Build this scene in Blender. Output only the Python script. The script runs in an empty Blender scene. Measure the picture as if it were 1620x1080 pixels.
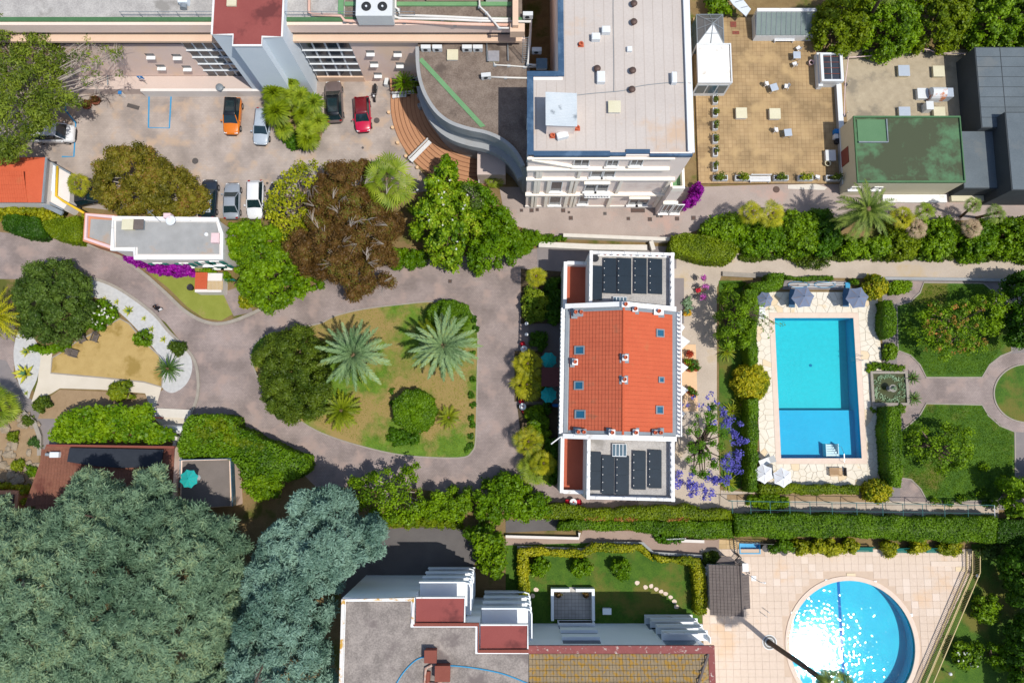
import bpy, bmesh, math, random
import numpy as np
from mathutils import Vector, Matrix
sc = bpy.context.scene
COL = sc.collection
RD = random.Random(11)
rng = np.random.default_rng(11)
rad = math.radians
# ---------------------------------------------------------------- camera, sky, sun, exposure
CAM_H, CAM_F = 76.0,1160.0                      # drone height in metres, focal length in photo pixels
TILT = math.atan(150 / CAM_F)
cd = bpy.data.cameras.new('drone_camera'); cd.sensor_width = 36; cd.lens = 36 * CAM_F / 1620; cd.clip_end = 2000
cam = bpy.data.objects.new('drone_camera', cd); COL.objects.link(cam)
cam.location = (0,0,CAM_H); cam.rotation_euler = (TILT, 0,0); sc.camera = cam
SUN = Vector((0.395,-0.275,1.0)).normalized()
w = bpy.data.worlds.new('World'); sc.world = w; w.use_nodes = True
nt = w.node_tree; sky = nt.nodes.new('ShaderNodeTexSky'); sky.sky_type = 'NISHITA'; sky.sun_disc = False
sky.sun_elevation = math.asin(SUN.z); sky.sun_rotation = math.atan2(SUN.x, SUN.y)
nt.links.new(sky.outputs[0], nt.nodes['Background'].inputs[0]); nt.nodes['Background'].inputs[1].default_value = 0.145
sl = bpy.data.lights.new('sun', 'SUN'); sl.energy = 4.2; sl.angle = rad(0.53); sl.color = (1.0,0.95,0.87)
so = bpy.data.objects.new('sun', sl); COL.objects.link(so); so.rotation_euler = SUN.to_track_quat('Z', 'Y').to_euler()
sc.view_settings.view_transform = 'Standard'; sc.view_settings.look = 'None'
sc.view_settings.exposure = 0.04; sc.view_settings.gamma = 1.0
sc.cycles.max_bounces = 6; sc.cycles.transparent_max_bounces = 12
# ---------------------------------------------------------------- survey: map position of a point seen in the drone picture at a known height
_c, _s = math.cos(TILT), math.sin(TILT)
def P(px, py, z=0.0):
    u, v = px - 810,540 - py
    t = (z - CAM_H) / (v * _s - CAM_F * _c)
    return (u * t, (v * _c + CAM_F * _s) * t)
def PP(pts, z=0.0): return [P(x, y, z) for x, y in pts]
def RC(x0,y0,x1,y1,z=0.0):                    # rectangle seen in the picture -> map rectangle (xmin, ymin, xmax, ymax)
    a, b = P(x0,y1,z), P(x1,y0,z)
    c, d = P(x0,y0,z), P(x1,y1,z)
    return ((a[0] + c[0]) / 2,(a[1] + d[1]) / 2,(b[0] + d[0]) / 2,(b[1] + c[1]) / 2)
def spline(pts, n=5,closed=True):
    q = [Vector(p) for p in pts]; out = []; m = len(q)
    for i in range(m if closed else m - 1):
        g = (lambda k: q[k % m]) if closed else (lambda k: q[max(0,min(m - 1,k))])
        a, b, c, d = g(i - 1), g(i), g(i + 1), g(i + 2)
        for k in range(n):
            t = k / n
            out.append(tuple(0.5 * (2 * b + (c - a) * t + (2 * a - 5 * b + 4 * c - d) * t * t + (3 * b - a - 3 * c + d) * t ** 3)))
    if not closed: out.append(tuple(q[-1]))
    return out
# ---------------------------------------------------------------- materials
def S(r, g, b, k=0.8):                            # colour as it looks in full sun (0-255) -> base colour
    f = lambda c: ((c / 255 + .055) / 1.055) ** 2.4 if c > 10 else c / 255 / 12.92
    return (f(r) * k, f(g) * k, f(b) * k, 1)
MATS = {}
def _nodes(name):
    m = bpy.data.materials.new(name); m.use_nodes = True; t = m.node_tree; MATS[name] = m
    return m, t, t.nodes['Principled BSDF'], t.nodes.new, t.links.new
def mat(name, c1,c2=None, scale=1.5,fine=14.0,rough=0.85,bump=0.0,bscale=30.0,metal=0.0,spec=0.3,contrast=1.0,c3=None, c3s=0.25,c3t=0.58,coat=0,emit=None):
    m, t, b, N, L = _nodes(name)
    b.inputs['Roughness'].default_value = rough; b.inputs['Metallic'].default_value = metal
    b.inputs['Specular IOR Level'].default_value = spec; b.inputs['Coat Weight'].default_value = coat
    if c2 is None:
        b.inputs['Base Color'].default_value = c1
        c2 = c1
    geo = N('ShaderNodeNewGeometry')
    n1 = N('ShaderNodeTexNoise'); n1.inputs['Scale'].default_value = scale; n1.inputs['Detail'].default_value = 5
    n2 = N('ShaderNodeTexNoise'); n2.inputs['Scale'].default_value = fine; n2.inputs['Detail'].default_value = 3
    L(geo.outputs['Position'], n1.inputs['Vector']); L(geo.outputs['Position'], n2.inputs['Vector'])
    ad = N('ShaderNodeMath'); ad.operation = 'MULTIPLY_ADD'; ad.inputs[1].default_value = 0.5
    ml = N('ShaderNodeMath'); ml.operation = 'MULTIPLY'; ml.inputs[1].default_value = 0.5
    L(n2.outputs['Fac'], ml.inputs[0]); L(n1.outputs['Fac'], ad.inputs[0]); L(ml.outputs[0], ad.inputs[2])
    mr = N('ShaderNodeMapRange'); h = 0.17 / contrast
    mr.inputs['From Min'].default_value = .5 - h; mr.inputs['From Max'].default_value = .5 + h; L(ad.outputs[0], mr.inputs['Value'])
    mx = N('ShaderNodeMix'); mx.data_type = 'RGBA'; mx.inputs[6].default_value = c1; mx.inputs[7].default_value = c2
    L(mr.outputs[0], mx.inputs[0]); out = mx.outputs[2]
    if c3 is not None:
        n3 = N('ShaderNodeTexNoise'); n3.inputs['Scale'].default_value = c3s; n3.inputs['Detail'].default_value = 9; n3.inputs['Roughness'].default_value = .62; L(geo.outputs['Position'], n3.inputs['Vector'])
        r3 = N('ShaderNodeMapRange'); r3.inputs['From Min'].default_value = c3t - .035; r3.inputs['From Max'].default_value = c3t + .055; L(n3.outputs['Fac'], r3.inputs['Value'])
        m3 = N('ShaderNodeMix'); m3.data_type = 'RGBA'; m3.inputs[7].default_value = c3
        L(r3.outputs[0], m3.inputs[0]); L(out, m3.inputs[6]); out = m3.outputs[2]
    L(out, b.inputs['Base Color'])
    if bump:
        nb = N('ShaderNodeTexNoise'); nb.inputs['Scale'].default_value = bscale; nb.inputs['Detail'].default_value = 4; L(geo.outputs['Position'], nb.inputs['Vector'])
        bp = N('ShaderNodeBump'); bp.inputs['Strength'].default_value = bump; bp.inputs['Distance'].default_value = 0.05
        L(nb.outputs['Fac'], bp.inputs['Height']); L(bp.outputs[0], b.inputs['Normal'])
    return m
def leafmat(name, dark, light, third=None, trans=0.25,patch=0.35,rough=0.5,gain=1.5):
    m, t, b, N, L = _nodes(name)
    dark, light, third = [None if c is None else tuple(min(.9,v * gain) for v in c[:3]) + (1,) for c in (dark, light, third)]
    if light[1] > light[0] * 1.02 and light[1] > 2.6 * light[2]: dark, light, third = [None if c is None else (c[0] * 1.14,c[1], c[2] * .55,1) for c in (dark, light, third)]
    at = N('ShaderNodeAttribute'); at.attribute_name = 'tint'
    geo = N('ShaderNodeNewGeometry'); n1 = N('ShaderNodeTexNoise'); n1.inputs['Scale'].default_value = patch; n1.inputs['Detail'].default_value = 4
    L(geo.outputs['Position'], n1.inputs['Vector'])
    ad = N('ShaderNodeMath'); ad.operation = 'MULTIPLY_ADD'; ad.inputs[1].default_value = 1.6; ad.inputs[2].default_value = -0.8
    L(n1.outputs['Fac'], ad.inputs[0])
    a2 = N('ShaderNodeMath'); a2.operation = 'ADD'; a2.use_clamp = True; L(ad.outputs[0], a2.inputs[0]); L(at.outputs['Fac'], a2.inputs[1])
    cr = N('ShaderNodeValToRGB'); e = cr.color_ramp.elements; e[0].position = .1; e[0].color = dark; e[1].position = .8; e[1].color = light
    if third is not None: e[1].position = .6; q = cr.color_ramp.elements.new(.86); q.color = third
    L(a2.outputs[0], cr.inputs[0]); L(cr.outputs[0], b.inputs['Base Color'])
    b.inputs['Roughness'].default_value = rough; b.inputs['Specular IOR Level'].default_value = 0.25
    tr = N('ShaderNodeBsdfTranslucent'); L(cr.outputs[0], tr.inputs[0]); ms = N('ShaderNodeMixShader'); ms.inputs[0].default_value = trans
    L(b.outputs[0], ms.inputs[1]); L(tr.outputs[0], ms.inputs[2]); L(ms.outputs[0], t.nodes['Material Output'].inputs[0])
    return m
def brickmat(name, c1,c2,cm, bw, bh, mortar=0.02,offset=0.5,rough=0.8,rot=0.0,blotch=None, freq=2,bump=0.3,stain=None):
    m, t, b, N, L = _nodes(name)
    geo = N('ShaderNodeNewGeometry'); mp = N('ShaderNodeMapping'); mp.inputs['Rotation'].default_value = (0,0,rot); L(geo.outputs['Position'], mp.inputs['Vector'])
    br = N('ShaderNodeTexBrick'); br.inputs['Color1'].default_value = c1; br.inputs['Color2'].default_value = c2; br.inputs['Mortar'].default_value = cm
    br.inputs['Scale'].default_value = 1; br.inputs['Brick Width'].default_value = bw; br.inputs['Row Height'].default_value = bh
    br.inputs['Mortar Size'].default_value = mortar; br.inputs['Mortar Smooth'].default_value = .3; br.offset = offset; br.offset_frequency = freq
    L(mp.outputs[0], br.inputs['Vector']); out = br.outputs['Color']
    nz = N('ShaderNodeTexNoise'); nz.inputs['Scale'].default_value = .35; nz.inputs['Detail'].default_value = 7; L(geo.outputs['Position'], nz.inputs['Vector'])
    mr = N('ShaderNodeMapRange'); mr.inputs['From Min'].default_value = .35; mr.inputs['From Max'].default_value = .65; mr.inputs['To Min'].default_value = .72; mr.inputs['To Max'].default_value = 1.12
    L(nz.outputs['Fac'], mr.inputs['Value'])
    mm = N('ShaderNodeMix'); mm.data_type = 'RGBA'; mm.blend_type = 'MULTIPLY'; mm.inputs[0].default_value = 1
    L(out, mm.inputs[6]); L(mr.outputs[0], mm.inputs[7]); out = mm.outputs[2]
    if blotch is not None:
        n3 = N('ShaderNodeTexNoise'); n3.inputs['Scale'].default_value = .55; n3.inputs['Detail'].default_value = 6; L(geo.outputs['Position'], n3.inputs['Vector'])
        r3 = N('ShaderNodeMapRange'); r3.inputs['From Min'].default_value = .52; r3.inputs['From Max'].default_value = .68; L(n3.outputs['Fac'], r3.inputs['Value'])
        m3 = N('ShaderNodeMix'); m3.data_type = 'RGBA'; m3.inputs[7].default_value = blotch; L(r3.outputs[0], m3.inputs[0]); L(out, m3.inputs[6]); out = m3.outputs[2]
    if stain is not None:
        for sc_, th, cc in ((1.3,.63,stain),(.42,.66,stain)):
            n4 = N('ShaderNodeTexNoise'); n4.inputs['Scale'].default_value = sc_; n4.inputs['Detail'].default_value = 8; n4.inputs['Roughness'].default_value = .7; L(geo.outputs['Position'], n4.inputs['Vector'])
            r4 = N('ShaderNodeMapRange'); r4.inputs['From Min'].default_value = th; r4.inputs['From Max'].default_value = th + .07; r4.inputs['To Max'].default_value = .55; L(n4.outputs['Fac'], r4.inputs['Value'])
            m4 = N('ShaderNodeMix'); m4.data_type = 'RGBA'; m4.inputs[7].default_value = cc; L(r4.outputs[0], m4.inputs[0]); L(out, m4.inputs[6]); out = m4.outputs[2]
    L(out, b.inputs['Base Color']); b.inputs['Roughness'].default_value = rough; b.inputs['Specular IOR Level'].default_value = .25
    if bump:
        bp = N('ShaderNodeBump'); bp.inputs['Strength'].default_value = bump; bp.inputs['Distance'].default_value = .03; bp.invert = True
        L(br.outputs['Fac'], bp.inputs['Height']); L(bp.outputs[0], b.inputs['Normal'])
    return m
def glassmat(name, c, rough=0.05,spec=0.8):
    m, t, b, N, L = _nodes(name); b.inputs['Base Color'].default_value = c; b.inputs['Roughness'].default_value = rough; b.inputs['Specular IOR Level'].default_value = spec
    return m
def watermat(name, tint, wave=9.0,strength=0.25,rough=0.04,detail=3):
    m, t, b, N, L = _nodes(name)
    geo = N('ShaderNodeNewGeometry'); nz = N('ShaderNodeTexNoise'); nz.inputs['Scale'].default_value = wave; nz.inputs['Detail'].default_value = detail; nz.inputs['Distortion'].default_value = .6 if detail else 0
    L(geo.outputs['Position'], nz.inputs['Vector']); bp = N('ShaderNodeBump'); bp.inputs['Strength'].default_value = strength; bp.inputs['Distance'].default_value = .04
    L(nz.outputs['Fac'], bp.inputs['Height'])
    gl = N('ShaderNodeBsdfGlossy'); gl.inputs['Roughness'].default_value = rough; L(bp.outputs[0], gl.inputs['Normal'])
    tp = N('ShaderNodeBsdfTransparent'); tp.inputs[0].default_value = tint
    fr = N('ShaderNodeFresnel'); fr.inputs[0].default_value = 1.33; L(bp.outputs[0], fr.inputs['Normal'])
    ms = N('ShaderNodeMixShader'); L(fr.outputs[0], ms.inputs[0]); L(tp.outputs[0], ms.inputs[1]); L(gl.outputs[0], ms.inputs[2])
    L(ms.outputs[0], t.nodes['Material Output'].inputs[0])
    return m
# ---------------------------------------------------------------- mesh building
def tag(o, label=None, cat=None, group=None, kind=None):
    if label: o['label'] = label
    if cat: o['category'] = cat
    if group: o['group'] = group
    if kind: o['kind'] = kind
    return o
WL = {}
def thing(name, label, cat, loc=(0,0,0), rz=0.0,group=None):
    o = bpy.data.objects.new(name, None); COL.objects.link(o); o.empty_display_size = .3
    o.location = loc if len(loc) == 3 else (loc[0], loc[1], 0); o.rotation_euler = (0,0,rz)
    WL[o.name] = Vector(o.location); return tag(o, label, cat, group)
class MB:
    def __init__(s): s.v = []; s.f = []
    def add(s, vs, fs):
        b = len(s.v); s.v += [tuple(p) for p in vs]; s.f += [tuple(b + i for i in f) for f in fs]; return s
    def box(s, x0,y0,z0,x1,y1,z1):
        return s.add([(x0,y0,z0),(x1,y0,z0),(x1,y1,z0),(x0,y1,z0),(x0,y0,z1),(x1,y0,z1),(x1,y1,z1),(x0,y1,z1)],
                     [(3,2,1,0),(4,5,6,7),(0,1,5,4),(1,2,6,5),(2,3,7,6),(3,0,4,7)])
    def obox(s, cx, cy, z0,sx, sy, h, rz=0.0,top=1.0):
        c, n = math.cos(rz), math.sin(rz); v = []
        for z, k in ((z0,1.0),(z0 + h, top)):
            for a, b in ((-1,-1),(1,-1),(1,1),(-1,1)):
                x, y = a * sx / 2 * k, b * sy / 2 * k; v.append((cx + x * c - y * n, cy + x * n + y * c, z))
        return s.add(v, [(3,2,1,0),(4,5,6,7),(0,1,5,4),(1,2,6,5),(2,3,7,6),(3,0,4,7)])
    def prism(s, pts, z0,z1):
        a = sum(pts[i][0] * pts[(i + 1) % len(pts)][1] - pts[(i + 1) % len(pts)][0] * pts[i][1] for i in range(len(pts)))
        if a < 0: pts = pts[::-1]
        n = len(pts)
        return s.add([(p[0], p[1], z0) for p in pts] + [(p[0], p[1], z1) for p in pts],
                     [tuple(range(n - 1,-1,-1)), tuple(range(n, 2 * n))] + [(i, (i + 1) % n, n + (i + 1) % n, n + i) for i in range(n)])
    def sheet(s, pts, z):
        a = sum(pts[i][0] * pts[(i + 1) % len(pts)][1] - pts[(i + 1) % len(pts)][0] * pts[i][1] for i in range(len(pts)))
        if a < 0: pts = pts[::-1]
        return s.add([(p[0], p[1], z) for p in pts], [tuple(range(len(pts)))])
    def ribbon(s, path, wd, z0,z1,closed=False):
        n = len(path); L, R2 = [], []
        for i in range(n):
            a = path[(i - 1) % n] if closed or i else path[0]; b = path[(i + 1) % n] if closed or i < n - 1 else path[-1]
            d = Vector((b[0] - a[0], b[1] - a[1])); d = d.normalized() if d.length else Vector((1,0)); nx, ny = -d.y * wd / 2,d.x * wd / 2
            L.append((path[i][0] + nx, path[i][1] + ny)); R2.append((path[i][0] - nx, path[i][1] - ny))
        v = []
        for i in range(n): v += [(*R2[i], z0),(*R2[i], z1),(*L[i], z1),(*L[i], z0)]
        f = []
        for i in range(n if closed else n - 1):
            j = (i + 1) % n
            for k in range(4): f.append((4 * i + k, 4 * j + k, 4 * j + (k + 1) % 4,4 * i + (k + 1) % 4))
        if not closed: f += [(0,1,2,3), tuple(4 * (n - 1) + k for k in (3,2,1,0))]
        return s.add(v, f)
    def tube(s, pts, r, n=6,r1=None, caps=True):
        pts = [Vector(p) for p in pts]; m = len(pts); v = []; r1 = r if r1 is None else r1
        for i, p in enumerate(pts):
            d = (pts[min(i + 1,m - 1)] - pts[max(i - 1,0)]); d = d.normalized() if d.length > 1e-6 else Vector((0,0,1))
            a = d.cross(Vector((0,0,1)) if abs(d.z) < .95 else Vector((1,0,0))).normalized(); b = d.cross(a); q = r + (r1 - r) * i / max(1,m - 1)
            v += [p + (a * math.cos(k * 2 * math.pi / n) + b * math.sin(k * 2 * math.pi / n)) * q for k in range(n)]
        f = [(i * n + k, i * n + (k + 1) % n, (i + 1) * n + (k + 1) % n, (i + 1) * n + k) for i in range(m - 1) for k in range(n)]
        if caps: f += [tuple(range(n - 1,-1,-1)), tuple((m - 1) * n + k for k in range(n))]
        return s.add(v, f)
    def lathe(s, prof, cx=0,cy=0,z=0,n=12,sx=1,sy=1):
        v = [(cx + r * sx * math.cos(k * 2 * math.pi / n), cy + r * sy * math.sin(k * 2 * math.pi / n), z + h) for r, h in prof for k in range(n)]
        m = len(prof); f = [(i * n + k, i * n + (k + 1) % n, (i + 1) * n + (k + 1) % n, (i + 1) * n + k) for i in range(m - 1) for k in range(n)]
        return s.add(v, f + [tuple(range(n - 1,-1,-1)), tuple((m - 1) * n + k for k in range(n))])
    def cyl(s, cx, cy, z0,z1,r, n=12,r1=None): return s.lathe([(r, z0),(r if r1 is None else r1,z1)], cx, cy, 0,n)
    def loft(s, rings, cap=True):
        n = len(rings[0]); v = [p for r in rings for p in r]
        f = [(i * n + k, i * n + (k + 1) % n, (i + 1) * n + (k + 1) % n, (i + 1) * n + k) for i in range(len(rings) - 1) for k in range(n)]
        if cap: f += [tuple(range(n - 1,-1,-1)), tuple((len(rings) - 1) * n + k for k in range(n))]
        return s.add(v, f)
    def mk(s, name, m, parent=None, local=False, smooth=False, label=None, cat=None, group=None, kind=None, bevel=0.0,center=False):
        off = Vector((0,0,0))
        if parent is not None and not local: off = WL.get(parent.name, Vector((0,0,0)))
        elif parent is None and center:
            xs = [p[0] for p in s.v]; ys = [p[1] for p in s.v]; off = Vector(((min(xs) + max(xs)) / 2,(min(ys) + max(ys)) / 2,min(p[2] for p in s.v)))
        me = bpy.data.meshes.new(name); me.from_pydata([(p[0] - off.x, p[1] - off.y, p[2] - off.z) for p in s.v], [], s.f)
        if smooth: me.polygons.foreach_set('use_smooth', [True] * len(me.polygons))
        me.materials.append(MATS[m] if isinstance(m, str) else m)
        o = bpy.data.objects.new(name, me); COL.objects.link(o)
        if parent is not None: o.parent = parent; WL[o.name] = WL.get(parent.name, Vector((0,0,0))) if not local else Vector((0,0,0))
        elif center: o.location = off; WL[o.name] = off
        if bevel:
            b = o.modifiers.new('edge', 'BEVEL'); b.width = bevel; b.segments = 2; b.limit_method = 'ANGLE'; b.angle_limit = rad(40)
        return tag(o, label, cat, group, kind)
MB.bl = lambda s, n, m, p, **k: s.mk(n, m, p, True, **k)
def share(name, me, parent, loc, rot=(0,0,0), scale=1.0):
    o = bpy.data.objects.new(name, me); COL.objects.link(o); o.parent = parent; o.location = loc; o.rotation_euler = rot
    o.scale = (scale,) * 3 if not isinstance(scale, tuple) else scale; return o
def copy_tree(o, loc=None, rz=None, label=None, parent=None):
    c = o.copy(); COL.objects.link(c)
    if parent is not None: c.parent = parent
    if loc is not None: c.location = loc
    if rz is not None: c.rotation_euler = (0,0,rz)
    if label: c['label'] = label
    for ch in list(o.children): copy_tree(ch, parent=c)
    return c
def mesh_np(name, V, F4,m, tint=None, tris=None):
    me = bpy.data.meshes.new(name); nq = len(F4); nt3 = 0 if tris is None else len(tris)
    me.vertices.add(len(V)); me.vertices.foreach_set('co', np.asarray(V, np.float32).ravel())
    me.loops.add(nq * 4 + nt3 * 3); me.polygons.add(nq + nt3)
    li = np.concatenate([np.asarray(F4,np.int32).ravel()] + ([np.asarray(tris, np.int32).ravel()] if nt3 else []))
    me.loops.foreach_set('vertex_index', li)
    ls = np.concatenate([np.arange(nq) * 4] + ([nq * 4 + np.arange(nt3) * 3] if nt3 else [])).astype(np.int32)
    me.polygons.foreach_set('loop_start', ls)
    me.update(calc_edges=True)
    if tint is not None:
        a = me.attributes.new('tint', 'FLOAT', 'POINT'); a.data.foreach_set('value', np.asarray(tint, np.float32))
    me.materials.append(MATS[m] if isinstance(m, str) else m); return me
# ---------------------------------------------------------------- foliage
_g = (1 + 5 ** .5) / 2
ICO_V = np.array([(-1,_g, 0),(1,_g, 0),(-1,-_g, 0),(1,-_g, 0),(0,-1,_g),(0,1,_g),(0,-1,-_g),(0,1,-_g),(_g, 0,-1),(_g, 0,1),(-_g, 0,-1),(-_g, 0,1)]) / math.sqrt(1 + _g * _g)
ICO_F = np.array([(0,11,5),(0,5,1),(0,1,7),(0,7,10),(0,10,11),(1,5,9),(5,11,4),(11,10,2),(10,7,6),(7,1,8),(3,9,4),(3,4,2),(3,2,6),(3,6,8),(3,8,9),(4,9,5),(2,4,11),(6,2,10),(8,6,7),(9,8,1)])
def inpoly(pts, poly):
    x, y = pts[:, 0], pts[:, 1]; r = np.zeros(len(pts), bool); n = len(poly)
    for i in range(n):
        x0,y0 = poly[i]; x1,y1 = poly[(i + 1) % n]
        c = ((y0 > y) != (y1 > y)) & (x < (x1 - x0) * (y - y0) / ((y1 - y0) or 1e-9) + x0); r ^= c
    return r
def edgedist(pts, poly):
    d = np.full(len(pts),1e9); n = len(poly)
    for i in range(n):
        a = np.array(poly[i][:2]); b = np.array(poly[(i + 1) % n][:2]); ab = b - a; L2 = max(1e-9,ab @ ab)
        t = np.clip(((pts - a) @ ab) / L2,0,1)[:, None]; d = np.minimum(d, np.linalg.norm(pts - a - t * ab, axis=1))
    return d
def clumps(poly, zt, zb, r, shape='dome', jit=.12,sp=1.0,fill=True, hn=.16,drop=.4):
    poly = [tuple(p[:2]) for p in poly]
    A = np.array(poly); lo, hi = A.min(0), A.max(0); st = r * sp
    gx, gy = np.meshgrid(np.arange(lo[0], hi[0] + st, st), np.arange(lo[1], hi[1] + st, st)); g = np.stack([gx.ravel(), gy.ravel()], 1)
    g += rng.uniform(-.5,.5,g.shape) * st; g = g[inpoly(g, poly)]
    if not len(g): g = np.array([A.mean(0)])
    d = edgedist(g, poly); k = d > r * .55
    if k.sum() >= 1: g, d = g[k], d[k]
    if len(g) > 12 and drop: k = (d > r * 1.5) | (rng.random(len(g)) > drop); g, d = g[k], d[k]
    dm = max(d.max(), r); u = np.clip(d / dm, 0,1)
    if shape == 'dome': h = np.sqrt(1 - (1 - u) ** 2 * .92)
    elif shape == 'flat': h = np.clip(.8 + u * 1.2,0,1)
    elif shape == 'cone': h = .25 + .75 * u
    else: h = .55 + .45 * np.sqrt(u)
    ph = rng.uniform(0,6.28,6); kk = 6.28 / (5.5 * r); lw_ = (np.sin(g[:, 0] * kk + ph[0] + np.sin(g[:, 1] * kk * .6 + ph[4])) * np.sin(g[:, 1] * kk + ph[1] + np.sin(g[:, 0] * kk * .7 + ph[5])) + .5 * np.sin(g[:, 0] * kk * .43 + ph[2]) * np.sin(g[:, 1] * kk * .47 + ph[3]))
    z = zb + (zt - zb) * (h * rng.uniform(1 - jit * 2,1,len(g)) + hn * (lw_ - .5)) - r * .8
    out = [np.column_stack([g, np.maximum(z, zb + r * .3)])]
    if fill:
        e = d < max(1.6 * r, .35 * dm); q = g[e]; top = z[e]; zz = zb + r * .5
        lv = 1
        while len(q) and lv < 7:
            nz = top - lv * r * 1.15; k2 = nz > zz
            if not k2.any(): break
            out.append(np.column_stack([q[k2] + rng.normal(0,r * .15,(k2.sum(),2)), nz[k2]])); lv += 1
    c = np.vstack(out); return c, r * rng.uniform(.75,1.2,len(c))
def leafmesh(name, c, rr, m, ll=.28,lw=.16,dens=1.0,core=.72,squash=.85,outw=.75,upb=.25,zmin=-.5,lay=.0,floor=None):
    n = np.maximum(6,(dens * 4 * math.pi * rr ** 2 / (ll * lw) * .55)).astype(int); idx = np.repeat(np.arange(len(c)), n); M = len(idx)
    d = rng.normal(size=(M, 3)); d /= np.linalg.norm(d, axis=1)[:, None]; d[:, 2] = np.where(d[:, 2] < zmin, -d[:, 2], d[:, 2])
    p = c[idx] + d * np.array([1,1,squash]) * (rr[idx] * rng.uniform(.7,1.12,M))[:, None]
    nr = d * outw + rng.normal(0,.55,(M, 3)) + np.array([0,0,upb]); nr /= np.linalg.norm(nr, axis=1)[:, None]
    t = rng.normal(size=(M, 3)) + d * lay * 2; t[:, 2] *= (1 - min(.9,lay)); t -= nr * (t * nr).sum(1)[:, None]; t /= np.linalg.norm(t, axis=1)[:, None] + 1e-9
    b = np.cross(nr, t); s = rng.uniform(.5,1.55,M)[:, None]
    V = np.stack([p - t * ll / 2 * s, p + b * lw / 2 * s + t * ll * .08,p + t * ll / 2 * s, p - b * lw / 2 * s + t * ll * .08], 1).reshape(-1,3)
    if floor is not None: V[:, 2] = np.maximum(V[:, 2], floor)
    F = np.arange(M * 4).reshape(-1,4)
    ct = rng.uniform(-.16,.16,len(c)); tn = np.repeat(np.clip(.45 + ct[idx] + rng.normal(0,.17,M),0,1),4); T3 = None
    if core:
        iv = (c[:, None, :] + ICO_V[None] * (rr * core)[:, None, None] * np.array([1,1,squash])).reshape(-1,3)
        T3 = (np.arange(len(c)) * 12)[:, None, None] + ICO_F[None]; T3 = T3.reshape(-1,3) + len(V)
        V = np.vstack([V, iv]); tn = np.concatenate([tn, np.full(len(iv),.35)])
    return mesh_np(name, V, F, m, tn, T3)
def outline(poly_px, z, rough=0.0,n=3):
    return spline(PP(poly_px, z), n)
def centroid(poly):
    A = np.array([p[:2] for p in poly]); return A.mean(0)
def woody(mb, base, tips, r0,seed=1,lift=.35):
    R2 = random.Random(seed); b = Vector(base)
    for t in tips:
        t = Vector(t); mid = b.lerp(t, .5) + Vector((R2.uniform(-.4,.4), R2.uniform(-.4,.4),(t.z - b.z) * lift * .3))
        mb.tube([b, b.lerp(mid, .5) + Vector((R2.uniform(-.2,.2), R2.uniform(-.2,.2),0)), mid, mid.lerp(t, .6), t], r0,5,r0 * .2)
def tree(name, label, poly_px, zt, zb, m, r=.7,leaf=(.28,.16), dens=1.0,shape='dome', core=.72,base=None, tr=.22,bark='bark', zref=None, sp=1.0,hn=.2,drop=.4,group=None, nbr=9,cat='tree', **kw):
    zr = zb + (zt - zb) * .55 if zref is None else zref
    poly = outline(poly_px, zr); ce = centroid(poly); bx = P(*base) if base else ce
    t = thing(name, label, cat, (bx[0], bx[1], 0), group=group)
    c, rr = clumps(poly, zt, zb, r, shape, sp=sp, hn=hn, drop=drop)
    me = leafmesh('crown', c - np.array([bx[0], bx[1], 0]), rr, m, leaf[0], leaf[1], dens, core, **kw)
    share('crown', me, t, (0,0,0))
    mb = MB(); fork = (bx[0] * .5 + ce[0] * .5,bx[1] * .5 + ce[1] * .5,max(.6,zb * .85))
    mb.tube([(bx[0], bx[1], -.1),((bx[0] * .8 + ce[0] * .2),(bx[1] * .8 + ce[1] * .2), fork[2] * .5), fork], tr * 1.3,8,tr)
    k = rng.permutation(len(c))[:nbr]; woody(mb, fork, [tuple(c[i]) for i in k], tr * .6,seed=len(label))
    mb.mk('trunk', bark, t, smooth=True)
    return t
def bush(name, label, poly_px, zt, m, r=.45,leaf=(.2,.12), dens=1.0,shape='dome', zb=0.0,zref=None, group=None, cat='bush', core=.8,hn=.08,drop=.12,jit=.08, **kw):
    poly = outline(poly_px, zt * .5 if zref is None else zref); ce = centroid(poly)
    c, rr = clumps(poly, zt, zb, r, shape, hn=hn, drop=drop, jit=jit)
    me = leafmesh(name, c - np.array([ce[0], ce[1], 0]), rr, m, leaf[0], leaf[1], dens, core, floor=.01, **kw)
    o = bpy.data.objects.new(name, me); COL.objects.link(o); o.location = (ce[0], ce[1], 0)
    return tag(o, label, cat, group)
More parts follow.
